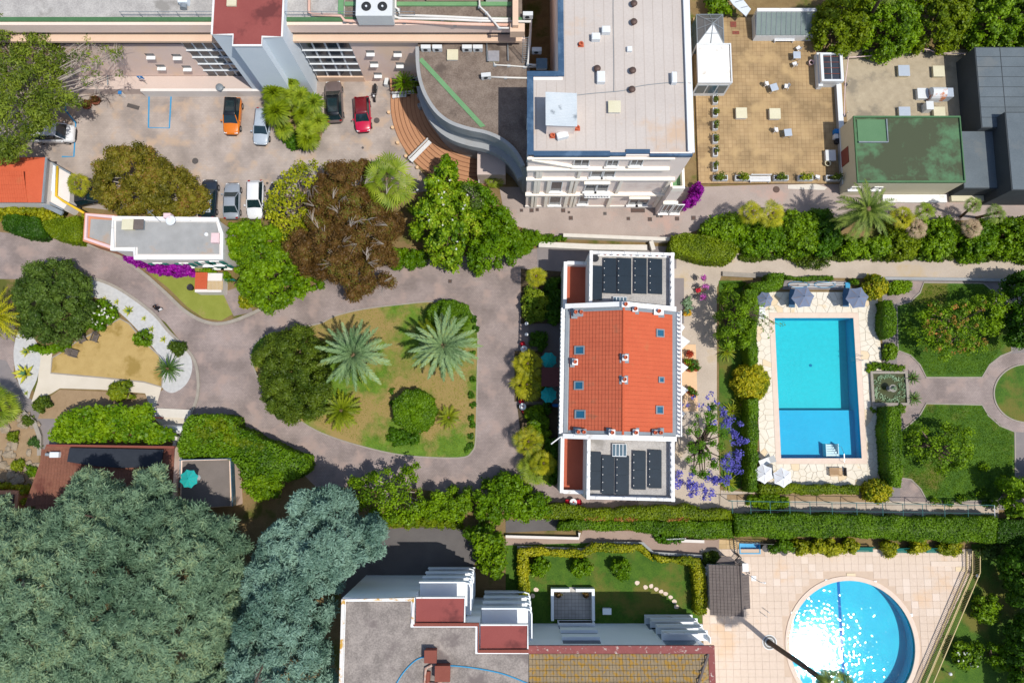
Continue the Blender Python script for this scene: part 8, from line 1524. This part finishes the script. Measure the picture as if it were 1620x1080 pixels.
for k, (px, py) in enumerate(((1340,91),(1338,134),(1336,183),(1401,88),(1462,82))):
    t = thing('barrier_post', f"{['black barrier foot at the canopy corner', 'black barrier foot along the terrace parapet', 'black barrier foot near the green roof', 'black barrier foot on the upper edge of the gravel roof', 'white barrier post in the middle of the upper gravel edge'][k]}", 'post', (*P(px, py, .3),.25)); MB().lathe([(.2,0),(.2,.1),(.06,.14)], 0,0,0,10).bl('foot', 'ironblack', t); MB().tube([(0,0,.1),(0,0,1.0)], .03).bl('pole', 'whitepaint', t)
mat('tape', S(226,190,186), S(232,214,210),6,20)
for lb, pts in (('red and white barrier tape along the upper edge of the gravel roof', [(1342,91),(1372,89),(1401,85),(1462,78),(1486,84),(1545,85)]),('barrier tape hanging beside the terrace parapet', [(1342,91),(1340,110),(1337,134),(1336,183)])):
    q = [(*P(x, y, 1.1),1.1) for x, y in pts]; q = spline(q, 3,False); MB().ribbon([(p[0], p[1]) for p in q], .07,1.05,1.13).mk('barrier_tape', 'tape', label=lb, cat='tape')
mat('blueplastic', S(40,120,190), S(52,132,200),1,8); t = thing('storage_bin', 'blue and white storage crates in the shade of the green roof building', 'crate', (*P(1324,212,.8),.3)); MB().box(-.25,.05,0,.25,.55,.6).bl('upper_crate', 'blueplastic', t, bevel=.03); MB().box(-.28,-.5,0,.15,0,.55).bl('lower_crate', 'whitepaint', t, bevel=.03); MB().lathe([(.28,0),(.32,.5),(.25,.5)], .1,-.75,0,12).bl('tub', 'ironblack', t)
# entrance court
for k, (px, py) in enumerate(((663,151),(664,166),(755,235),(804,254))):
    t = thing('ash_drum', f"round metal litter drum on the entrance court, {['upper of the pair by the curved wall', 'lower of the pair by the curved wall', 'beside the pink porch', 'in the corner under the hotel'][k]}", 'litter bin', (*P(px, py, 1.6),.85)); MB().lathe([(.24,0),(.26,.7),(.2,.74),(.14,.68)], 0,0,0,14).bl('drum', 'concrete', t); MB().lathe([(.17,.66),(.02,.66)], 0,0,0,12).bl('ash_tray', 'ironblack', t)
for k, (px, py) in enumerate(((615,178),(621,202),(629,226),(642,247),(660,265))):
    t = thing('bollard_light', f"short yellow stone bollard at the foot of the brick steps, {['first', 'second', 'third', 'fourth', 'fifth'][k]} from the planter bench", 'bollard', (*P(px, py, .3),.02), group='bollards along the brick steps'); MB().lathe([(.14,0),(.14,.3),(.19,.34),(.17,.42),(.03,.46)], 0,0,0,12).bl('stone', 'peachslab', t)
t = thing('planter_bed', 'raised brick planter under the dark palm', 'planter', (*P(636,136),0),.06); MB().box(-1.2,-.7,0,1.2,.9,.6).bl('box', 'stepbrick', t); MB().box(-1.0,-.5,.6,1.0,.7,.63).bl('soil', 'darkearth', t)
t = thing('step_railing', 'white handrail at the right end of the brick steps', 'railing', (*P(757,282),.5)); a, b = P(757,272,1.4), P(758,292,1.0); MB().tube([(a[0] - t.location.x, a[1] - t.location.y, 1.2),(b[0] - t.location.x, b[1] - t.location.y, .9)], .035).bl('rail', 'whitepaint', t); [MB().tube([((a[0] + (b[0] - a[0]) * s) - t.location.x, (a[1] + (b[1] - a[1]) * s) - t.location.y, -.3),((a[0] + (b[0] - a[0]) * s) - t.location.x, (a[1] + (b[1] - a[1]) * s) - t.location.y, 1.2 - .3 * s)], .03).bl('post', 'whitepaint', t) for s in (0,.5,1)]
# car park bits
t = thing('parking_sign', 'blue disabled parking sign on a post by the terrace wall', 'sign', (*P(241,141),1.3)); MB().tube([(0,0,-1.2),(0,0,1.5)], .03).bl('post', 'steel', t); MB().box(-.28,-.03,1.0,.28,.03,1.56).bl('panel', 'blueplastic', t); MB().box(-.05,-.045,1.1,.03,-.032,1.4).bl('symbol', 'whitepaint', t); MB().lathe([(.06,1.42),(.06,1.48),(.01,1.5)], -.02,-.04,0,8).bl('symbol_head', 'whitepaint', t); MB().tube([(.02,-.04,1.14),(.12,-.04,1.14),(.16,-.04,1.06)], .02,5).bl('symbol_leg', 'whitepaint', t)
t = thing('roof_fan', 'round grey ventilator on the pink front terrace', 'vent', (*P(347,138,1.6),1.15)); MB().lathe([(.35,0),(.35,.3),(.42,.34),(.4,.5),(.2,.62),(.03,.64)], 0,0,0,14).bl('cowl', 'leadgrey', t); MB().obox(0,0,0,.9,.5,.06).bl('plate', 'steel', t)
for k, (px, py) in enumerate(((151,159),(137,166))): potted(f"{['upper', 'lower'][k]} round dark planter tub in the shade of the pine", px, py, .55,'brownleaf', 'rustbrown', .02,.1,'planter_tub', 'planter tubs under the pine')
for k, (px, py, lb) in enumerate(((172,112,'blue-topped white gate post under the pine'),(176,135,'white gate post between the two others under the pine'),(190,147,'white gate post at the corner of the bay markings'))): t = thing('gate_post', lb, 'post', (*P(px, py, .9),.02)); MB().obox(0,0,0,.3,.3,.9).bl('post', 'whitewall', t); MB().obox(0,0,.9,.36,.36,.08).bl('cap', 'blueplastic', t)
mat('barriergrey', S(150,168,176), S(164,180,188),1,8); t = thing('entrance_gate', 'pale sliding gate standing under the pine', 'gate', (*P(180,125),.02), D_ + .1)
for k in range(9): MB().box(-1.3 + k * .3,-.03,.1,-1.2 + k * .3,.03,1.3).bl('bar', 'barriergrey', t)
for z in (.1,1.2): MB().box(-1.4,-.05,z, 1.4,-.031,z + .1).bl('rail', 'barriergrey', t)
def cover(label, px, py, sx, sy=None, rz=0,z=.03,rnd=False, m='iron'):
    t = thing('manhole_cover', label, 'manhole cover', (*P(px, py), z), rz, 'covers in the pavement')
    if rnd: MB().lathe([(sx, 0),(sx, .02),(sx * .94,.02),(sx * .9,.012)], 0,0,0,20).bl('rim', m, t); MB().lathe([(sx * .88,.004),(sx * .88,.018),(.02,.02)], 0,0,0,20).bl('plate', m, t)
    else:
        f = MB(); sy = sy or sx
        for a in ((-sx, -sy, sx, -sy + .05),(-sx, sy - .05,sx, sy),(-sx, -sy + .05,-sx + .05,sy - .05),(sx - .05,-sy + .05,sx, sy - .05)): f.box(*a[:2], 0, *a[2:], .022)
        f.bl('rim', 'castiron', t); MB().box(-sx + .06,-sy + .06,0,sx - .06,sy - .06,.016).bl('plate', m, t)
cover('round dark manhole in the car park near the olive-brown tree', 309,255,.34,rnd=True, m='castiron'); cover('round dark manhole beside the red coupe', 596,191,.32,rnd=True, m='castiron'); cover('tiny round cover above the fan palm', 574,234,.13,rnd=True, m='castiron'); cover('tiny round cover between white and navy cars', 423,290,.14,rnd=True, m='castiron'); cover('oblong drain grate near the painted bay', 211,169,.68,.22,-.28,m='castiron')
cover('round rusty manhole on the lane left of the date palm shadow', 1228,300,.36,rnd=True); cover('round rusty manhole under the date palm fronds', 1335,303,.36,rnd=True); cover('square cover on the loop drive near the brown tree', 712,445,.2)
for k, (px, py, s, lb) in enumerate(((825,333,.17,'at the ivy end of the hotel facade'),(841,333,.22,'second along the hotel facade'),(850,332,.17,'third along the hotel facade'),(891,333,.22,'below the left hotel pilasters'),(900,336,.13,'tiny, beside the one below the left pilasters'),(903,345,.22,'lower on the lane, left half'),(957,338,.17,'pale, below the middle of the hotel facade'),(994,346,.18,'on the lane left of the drain grate line'),(1028,347,.22,'on the lane below the drain grate'),(1040,342,.15,'left one of the pale pair on the lane'),(1046,342,.16,'right one of the pale pair on the lane'),(1071,346,.22,'near the hotel corner bay'),(1097,345,.24,'last one before the lane shrubs'))): cover(f'square cover {lb}', px, py, s, m='castiron' if 'pale' in lb else 'iron')
cover('long dark drain grate below the hotel door', 1009,333,.75,.24,m='iron')
# person on the drive
def person(label, px, py, rz):
    t = thing('person', label, 'person', (*P(px, py),.02), rz); J = {'pel': ((0,0,.93),.15), 'sp': ((.02,0,1.15),.15), 'ch': ((.04,0,1.36),.165), 'nk': ((.06,0,1.5),.065), 'hd': ((.08,0,1.6),.095), 'tp': ((.08,0,1.7),.085),
         'shl': ((.04,.19,1.42),.075), 'ell': ((-.06,.25,1.17),.055), 'wrl': ((.1,.25,.98),.042), 'hal': ((.17,.25,.93),.04), 'shr': ((.04,-.19,1.42),.075), 'elr': ((.05,-.27,1.16),.055), 'wrr': ((.24,-.24,1.02),.042), 'har': ((.31,-.23,1.0),.04),
         'hil': ((0,.1,.88),.12), 'knl': ((.16,.11,.5),.08), 'anl': ((.12,.11,.09),.05), 'tol': ((.28,.12,.05),.045), 'hir': ((0,-.1,.88),.12), 'knr': ((-.02,-.11,.48),.08), 'anr': ((-.26,-.11,.14),.05), 'tor': ((-.14,-.12,.05),.045)}
    E_ = [('pel', 'sp'),('sp', 'ch'),('ch', 'nk'),('nk', 'hd'),('hd', 'tp'),('ch', 'shl'),('shl', 'ell'),('ell', 'wrl'),('wrl', 'hal'),('ch', 'shr'),('shr', 'elr'),('elr', 'wrr'),('wrr', 'har'),('pel', 'hil'),('hil', 'knl'),('knl', 'anl'),('anl', 'tol'),('pel', 'hir'),('hir', 'knr'),('knr', 'anr'),('anr', 'tor')]
    ks = list(J); me = bpy.data.meshes.new('body'); me.from_pydata([J[k][0] for k in ks], [(ks.index(a), ks.index(b)) for a, b in E_], []); o = bpy.data.objects.new('body', me); COL.objects.link(o); o.parent = t; mod = o.modifiers.new('skin', 'SKIN'); mod.use_smooth_shade = True
    for i, k in enumerate(ks): me.skin_vertices[0].data[i].radius = (J[k][1], J[k][1])
    me.skin_vertices[0].data[0].use_root = True; sub = o.modifiers.new('sub', 'SUBSURF'); sub.levels = 1; sub.render_levels = 2
    mat('darkclothes', S(30,30,38), S(44,42,50),3,14); mat('skin', S(206,150,120), S(214,160,130),3,14); mat('hairdark', S(34,26,22), S(46,36,30),6,30); me.materials.append(MATS['darkclothes'])
    MB().lathe([(.02,1.52),(.085,1.55),(.1,1.63),(.1,1.68),(.05,1.735),(.01,1.74)], .09,0,0,14).bl('head', 'skin', t, smooth=True); MB().lathe([(.108,1.6),(.112,1.67),(.09,1.73),(.03,1.765),(.005,1.77)], .075,0,0,14).bl('hair', 'hairdark', t, smooth=True)
    for s in (.25,-.235):
        x0,z0 = (.18,.92) if s > 0 else (.32,.99)
        for k in range(4): MB().tube([(x0,s - .024 + k * .016,z0),(x0 + .05,s - .026 + k * .017,z0 - .03),(x0 + .06 - .006 * abs(k - 1.5), s - .026 + k * .017,z0 - .07)], .009,5,.007).bl('finger', 'skin', t)
        MB().tube([(x0 - .02,s + (.03 if s < 0 else -.03), z0),(x0 + .03,s + (.045 if s < 0 else -.045), z0 - .04)], .01,5,.008).bl('thumb', 'skin', t)
    b = thing('shopping_bag', 'white bag carried by the person on the drive', 'bag', (*P(px + 5,py + 1),.02), rz); MB().loft([[(x * .16,-.07,z),(x * .16,.07,z)] if False else [(-.16 * k, -.08 * k, z),(.16 * k, -.08 * k, z),(.16 * k, .08 * k, z),(-.16 * k, .08 * k, z)] for z, k in ((.45,.8),(.55,1),(.75,1.0),(.86,.85))] if False else [[(-.16 * k, -.08 * k, z),(.16 * k, -.08 * k, z),(.16 * k, .08 * k, z),(-.16 * k, .08 * k, z)] for z, k in ((.45,.8),(.55,1),(.75,1.0),(.86,.85))]).bl('sack', 'whitepaint', b, smooth=True); MB().tube([(-.1,0,.86),(-.06,0,.98),(.06,0,.98),(.1,0,.86)], .012).bl('handle', 'whitepaint', b)
person('person in dark clothes walking along the curved drive with a white bag', 254,490,.5)
# ================================================================ pond
r = RC(1378,587,1437,641,.3); t = thing('lily_pond', 'square stone-edged lily pond between pool hedge and garden walk', 'pond', ((r[0] + r[2]) / 2,(r[1] + r[3]) / 2,0)); bw_ = .26
for a in ((r[0], r[1], r[2], r[1] + bw_),(r[0], r[3] - bw_, r[2], r[3]),(r[0], r[1] + bw_, r[0] + bw_, r[3] - bw_),(r[2] - bw_, r[1] + bw_, r[2], r[3] - bw_)): MB().box(a[0], a[1], 0,a[2], a[3], .4).mk('edging', 'kerb', t)
MB().box(r[0] + bw_, r[1] + bw_, .1,r[2] - bw_, r[3] - bw_, .2).mk('water', 'pondwater', t); cx, cy = (r[0] + r[2]) / 2,(r[1] + r[3]) / 2
lp = [(cx + math.cos(a) * rr_, cy + math.sin(a) * rr_) for a in np.linspace(0,6.28,60) for rr_ in (1.25 + RD.uniform(-.15,.5),)]; lp = [(min(max(x, r[0] + .45), r[2] - .45), min(max(y, r[1] + .45), r[3] - .45)) for x, y in lp]
o = leafmesh('lilies', np.array([(x - t.location.x, y - t.location.y, .26) for x, y in lp]), np.full(len(lp),.2), 'lily', .17,.13,.55,core=0,squash=.5,upb=1.2,outw=.2); share('lilies', o, t, (0,0,0))
u = thing('pedestal_bowl', 'stone pedestal bowl with a pale plant in the middle of the pond', 'bowl', (*P(1412,614,1.0),.2)); MB().lathe([(.28,0),(.28,.12),(.12,.2),(.1,.6),(.3,.75),(.4,.92),(.36,.92),(.2,.8)], 0,0,0,16).bl('bowl', 'stonepot', u, smooth=True); share('plant', leafmesh('plant', np.array([(0,0,1.0),(.15,.1,.98)]), np.array([.28,.2]), 'lily', .24,.1,.7,core=.4), u, (0,0,0))
# pool terrace bits
sheet('storage_strip', 'greypath', [(1241,443),(1343,445),(1342,459),(1237,458)], .09)
t = thing('pool_poles', 'bundle of white pool poles with blue hoses on the strip behind the parasols', 'pool poles', (*P(1290,452),.1)); lx, ly = t.location.x, t.location.y
for k, (a, b) in enumerate((((1246,450),(1338,448)),((1247,454),(1332,455)),((1262,452),(1336,451)),((1290,450),(1320,447)))): A_, B_ = P(*a), P(*b); MB().tube([(A_[0] - lx, A_[1] - ly, .05 + .05 * k),(B_[0] - lx, B_[1] - ly, .05 + .05 * k)], .035).bl('pole', 'whitepaint', t)
for k, cx in enumerate((1262,1303)): MB().tube([((P(cx, 451)[0] - lx) + 1.1 * math.cos(a),(P(cx, 451)[1] - ly) + .33 * math.sin(a),.06 + .01 * i) for i, a in enumerate(np.linspace(0,6.6,22))], .03,5).bl('hose', 'bluehose', t)
t2 = thing('pool_skimmer', 'yellow and blue skimmer box at the end of the pool poles', 'skimmer', (*P(1339,452),.1)); MB().box(-.25,-.3,0,.25,.3,.25).bl('box', 'bluehose', t2,bevel=.03); MB().box(-.28,-.45,0,.02,-.305,.2).bl('float', 'yellowpaint', t2)
t = thing('sunbathing_table', 'low slatted wooden table on the lower pool terrace', 'table', (*P(1322,746,.4),.09))
for k in range(9): MB().box(-.65,-.42 + k * .095,.36,.65,-.35 + k * .095,.4).bl('slat', 'brownplank', t)
for x in (-.55,.55):
    for y in (-.35,.35): MB().obox(x, y, 0,.07,.07,.36).bl('leg', 'ironblack', t)
MB().box(1.0,-.42,.0,1.06,.42,.5).bl('end_frame', 'ironblack', t)
# green pergola frame over the long path
mat('framegreen', S(64,112,110), S(76,124,120),1,8)
t = thing('path_frame', 'green metal frame spanning the long path beside the wide hedge', 'pergola', (*P(1370,805),0)); za = 1.9
for px0_, px1_, y in ((1152,1574,796),): 
    a, b = P(1152,792,za), P(1574,799,za); MB().tube([(*a, za),(*b, za)], .03).mk('rail', 'framegreen', t); a2,b2 = P(1187,806,za), P(1574,812,za); MB().tube([(*a2,za),(*b2,za)], .02).mk('rail', 'framegreen', t)
for px in (1158,1187,1218,1249,1281,1316,1355,1396,1428,1459,1494,1531,1573):
    y0_ = 792 + (px - 1152) / 422 * 7; a, b = P(px, y0_, za), P(px + 1,y0_ + 19,za); MB().tube([(*a, za),(*b, za)], .035).mk('crossbar', 'framegreen' if px < 1570 else 'whitepaint', t); MB().tube([(*a, 0),(*a, za)], .035).mk('post', 'framegreen', t); MB().tube([(*b, 0),(*b, za)], .035).mk('post', 'framegreen', t)
# slanting railing by the deck
t = thing('slanting_railing', 'long cream railing slanting down beside the tiled deck and lower garden', 'railing', (*P(1500,985),.04)); pth = [P(1528,868), P(1528,902), P(1450,1085)]; mat('creamrail', S(206,186,136), S(218,200,150),2,10)
for off in (0,.75):
    q = [(x + off * (1 if off else 0), y) for x, y in pth]
    for h in (.15,1.05): MB().ribbon(q, .07,h, h + .07).mk('rail', 'creamrail', t)
    bl = MB(); 
    for i in range(2):
        L = math.hypot(q[i + 1][0] - q[i][0], q[i + 1][1] - q[i][1]); n = int(L / .17)
        for k in range(n): s = (k + .5) / n; bl.obox(q[i][0] + (q[i + 1][0] - q[i][0]) * s, q[i][1] + (q[i + 1][1] - q[i][1]) * s, .1,.03,.03,1.0)
    bl.mk('balusters', 'creamrail', t, kind='stuff')
t = thing('deck_gate', 'iron gate panels between yellow landing and tiled deck', 'gate', (*P(1164,872),.03)); 
for pth in ([P(1160,850), P(1162,872), P(1168,880)], [P(1168,880), P(1158,892)], [P(1165,856), P(1218,858)]):
    for h in (.1,1.1): MB().ribbon(pth, .05,h, h + .06).mk('rail', 'ironblack', t)
    for i in range(len(pth) - 1):
        for k in range(7): s = (k + .5) / 7; MB().obox(pth[i][0] + (pth[i + 1][0] - pth[i][0]) * s, pth[i][1] + (pth[i + 1][1] - pth[i][1]) * s, .1,.03,.03,1.0).mk('bar', 'ironblack', t)
t = thing('garden_trellis', 'white trellis frame in the creeper beside the ramp', 'trellis', (*P(1066,849),.02),.05)
for k in range(4): MB().box(-.9 + k * .58,-.03,0,-.84 + k * .58,.03,1.3).bl('upright', 'whitepaint', t)
for z in (.35,.85,1.25): MB().box(-.95,-.05,z, .95,-.031,z + .06).bl('crossbar', 'whitepaint', t)
# deck bits
for k, (px, py, lb) in enumerate(((1307,918,'upper left of the round pool'),(1384,920,'upper right of the round pool'),(1253,969,'left of the round pool beside the ladder'),(1441,972,'right of the round pool'))): t = thing('deck_light', f'small white square deck light {lb}', 'light', (*P(px, py),.078)); MB().obox(0,0,0,.3,.3,.02).bl('frame', 'whitepaint', t); MB().obox(0,0,.02,.2,.2,.01).bl('lens', 'lamp_clear', t)
for k, (px, py, lb) in enumerate(((1211,867,'dark round table beside the paddling pool'),(1240,873,'dark round table in front of the first deck shrub'))): t = thing('round_table', lb, 'table', (*P(px, py, .7),.05)); MB().lathe([(.35,.66),(.35,.7),(.02,.71)], 0,0,0,18).bl('tabletop', 'ironblack', t); MB().lathe([(.2,0),(.2,.04),(.04,.08),(.04,.66)], 0,0,0,10).bl('pedestal', 'ironblack', t)
MB().box(*(lambda r: (r[0], r[1], .079,r[2], r[3], .1))(RC(1472,887,1526,895))).mk('deck_slab', 'decktile_pale', kind='structure'); MB().box(*(lambda r: (r[0], r[1], .079,r[2], r[3], .095))(RC(1511,896,1526,903))).mk('deck_slab', 'crazy_b', kind='structure'); MB().box(*(lambda r: (r[0], r[1], .079,r[2], r[3], .09))(RC(1339,906,1353,914))).mk('deck_slab', 'crazy_b', kind='structure')
t = thing('deck_shower', 'white pool shower beside the pool house', 'shower', (*P(1192,914),.075)); MB().tube([(0,0,0),(0,0,2.0),(.1,.0,2.15),(.4,-.05,2.15)], .04).bl('pipe', 'whitepaint', t); MB().lathe([(.1,2.06),(.1,2.1),(.03,2.14)], .4,-.05,0,10).bl('shower_head', 'whitepaint', t); MB().obox(0,0,0,.5,.5,.03).bl('base', 'whitepaint', t)
t = thing('tree_grate', 'round speckled grating at the foot of the leaning palm', 'grate', (*P(1217,1015),.078))
for k in range(4): r0 = .25 + k * .13; MB().lathe([(r0,0),(r0,.03),(r0 + .08,.03),(r0 + .08,0)], 0,0,0,22).mk('ring', 'whitepaint' if k % 2 else 'stonepot', t, True)
for k, (px, py, sx, sy, lb) in enumerate(((1118,903,.55,.75,'cream box beside the pool house wall'),(1179,897,.5,.7,'white cabinet at the upper corner of the pool house'))): roofbox('utility_box', lb, 'cabinet', px, py, .05,sx, sy, 1.0,'whitewall', 'whitepaint')
for k, (px, py) in enumerate(((1008,921),(1021,928),(1030,926),(1038,931),(1046,935),(1053,938),(1061,944),(1067,951),(1070,959),(848,932),(842,942))):
    n_ = ['first', 'second', 'third', 'fourth', 'fifth', 'sixth', 'seventh', 'eighth', 'ninth']; MB().prism([(P(px, py)[0] + RD.uniform(.2,.3) * math.cos(a), P(px, py)[1] + RD.uniform(.16,.26) * math.sin(a)) for a in np.linspace(0,5.4,7)], .02,.06).mk('stepping_stone', 'coping', label=(f'{n_[k]} stepping stone counted from the round shrubs across the apartment lawn' if k < 9 else f"{['upper', 'lower'][k - 9]} stepping stone in the shade of the golden hedge"), cat='stone', group='stepping stones', center=True)
for k, (px, py) in enumerate(((883,940),(927,940))): potted(f"{['left', 'right'][k]} dark potted shrub on the paved patio of the loggias", px, py, .35,'brownleaf', 'ironblack', .12,.3,'patio_pot', 'patio pots')
t = thing('garden_heater', 'pale blue garden box against the apartment wall', 'box', (*P(960,966,.5),.03)); MB().obox(0,0,0,.8,.55,.6).bl('box', 'tabletop', t, bevel=.08); MB().obox(0,0,.6,.86,.6,.06).bl('lid', 'aptwall', t)
for k, (px, py) in enumerate(((1546,910),(1503,1065))): t = thing('garden_lamp', f"small white globe lamp in the lower garden, {['near the top of the slanting railing', 'near the bottom of the slanting railing'][k]}", 'lamp', (*P(px, py, .8),.02)); MB().tube([(0,0,0),(0,0,.7)], .03).bl('post', 'ironblack', t); MB().lathe([(.03,.68),(.15,.76),(.17,.86),(.12,.97),(.02,1.0)], 0,0,0,12).bl('globe', 'whitepaint', t, smooth=True)
t = thing('green_gate', 'teal garden gate below the shed creeper', 'gate', (*P(366,445),.03)); [MB().box(-.75 + k * .3,-.03,.05,-.5 + k * .3,.03,1.0).bl('board', 'greenshutter', t) for k in range(5)]; MB().box(-.78,-.06,.7,.78,-.031,.8).bl('rail', 'greenshutter', t)
t = thing('garden_bin', 'dark purple tub at the corner of the tiny shed', 'tub', (*P(304,456),.03)); MB().lathe([(.25,0),(.32,.5),(.34,.55),(.26,.5)], 0,0,0,14).bl('tub', 'ironblack', t); MB().lathe([(.26,.4),(.02,.42)], 0,0,0,12).bl('soil', 'darkearth', t)
t = thing('sun_awning', 'white and blue folding boat-shaped cover by the vine pergola', 'cover', (*P(275,679,1),.03)); MB().loft([[(x, -w_, z) for w_, z in ((.0,.5), )] if False else [(x, -k * .45,.6),(x, -k * .3,.85),(x, 0,.95),(x, k * .3,.85),(x, k * .45,.6),(x, 0,.5)] for x, k in ((-1.2,1),(.5,1),(.85,.9),(1.0,.5))]).bl('shell', 'whitepaint', t, smooth=True); [MB().obox(x, y, 0,.06,.06,.62).bl('leg', 'steel', t) for x in (-1,.6) for y in (-.25,.25)]
t = thing('side_trellis', 'bleached wooden trellis panel at the villa front', 'trellis', (*P(838,676,.8),.04)); [MB().box(-.75 + k * .32,-.5,.7,-.6 + k * .32,.5,.74).bl('slat', 'brownplank', t) for k in range(5)]; [MB().box(-.8,y, .74,.85,y + .08,.79).bl('batten', 'brownplank', t) for y in (-.45,.35)]; [MB().obox(x, y, 0,.07,.07,.7).bl('post', 'brownplank', t) for x in (-.7,.7) for y in (-.4,.4)]
t = thing('blue_mat', 'blue cloth lying on the shaded villa front court', 'cloth', (*P(880,641),.04)); MB().prism([(.45 * math.cos(a) * (1 + .12 * math.sin(3 * a)),.2 * math.sin(a) * (1 + .15 * math.cos(2 * a))) for a in np.linspace(0,5.9,14)], 0,.12).bl('cloth', 'blueplastic', t); MB().prism([(.25 * math.cos(a),.1 * math.sin(a)) for a in np.linspace(0,5.9,10)], .12,.2).bl('fold', 'blueplastic', t)
lean = thing('white_canopy', 'slanting white glazed canopy at the top beside the green shrub', 'canopy', (*P(1175,8),.3)); MB().prism(PP([(1140,-20),(1160,-20),(1188,15),(1180,26),(1160,8)], 2.0),1.9,2.0).mk('panel', 'corrugated', lean); [MB().tube([(*P(1145 + 9 * k, -14 + 9 * k, 2.02),2.04),(*P(1160 + 8 * k, -20 + 10 * k, 2.02),2.04)], .03,5).mk('bar', 'leadgrey', lean) for k in range(4)]; [MB().tube([(*P(x, y, 1),.3),(*P(x, y, 1),1.95)], .04).mk('post', 'whitemetal', lean) for x, y in ((1165,5),(1183,22))]
# lawn grass
grass('grass', [(500,515),(560,492),(690,480),(750,500),(752,700),(725,720),(570,700),(470,655),(410,590)], 26000,'hedgeolive', 'short mown grass of the oval lawn')
grass('grass', [(1425,500),(1470,452),(1560,452),(1598,530),(1553,592),(1470,592),(1425,550)], 14000,'hedgegreen', 'short grass of the upper garden lawn'); grass('grass', [(1430,690),(1468,642),(1550,642),(1602,690),(1600,755),(1575,785),(1470,785),(1430,750)], 14000,'hedgegreen', 'short grass of the lower garden lawn')
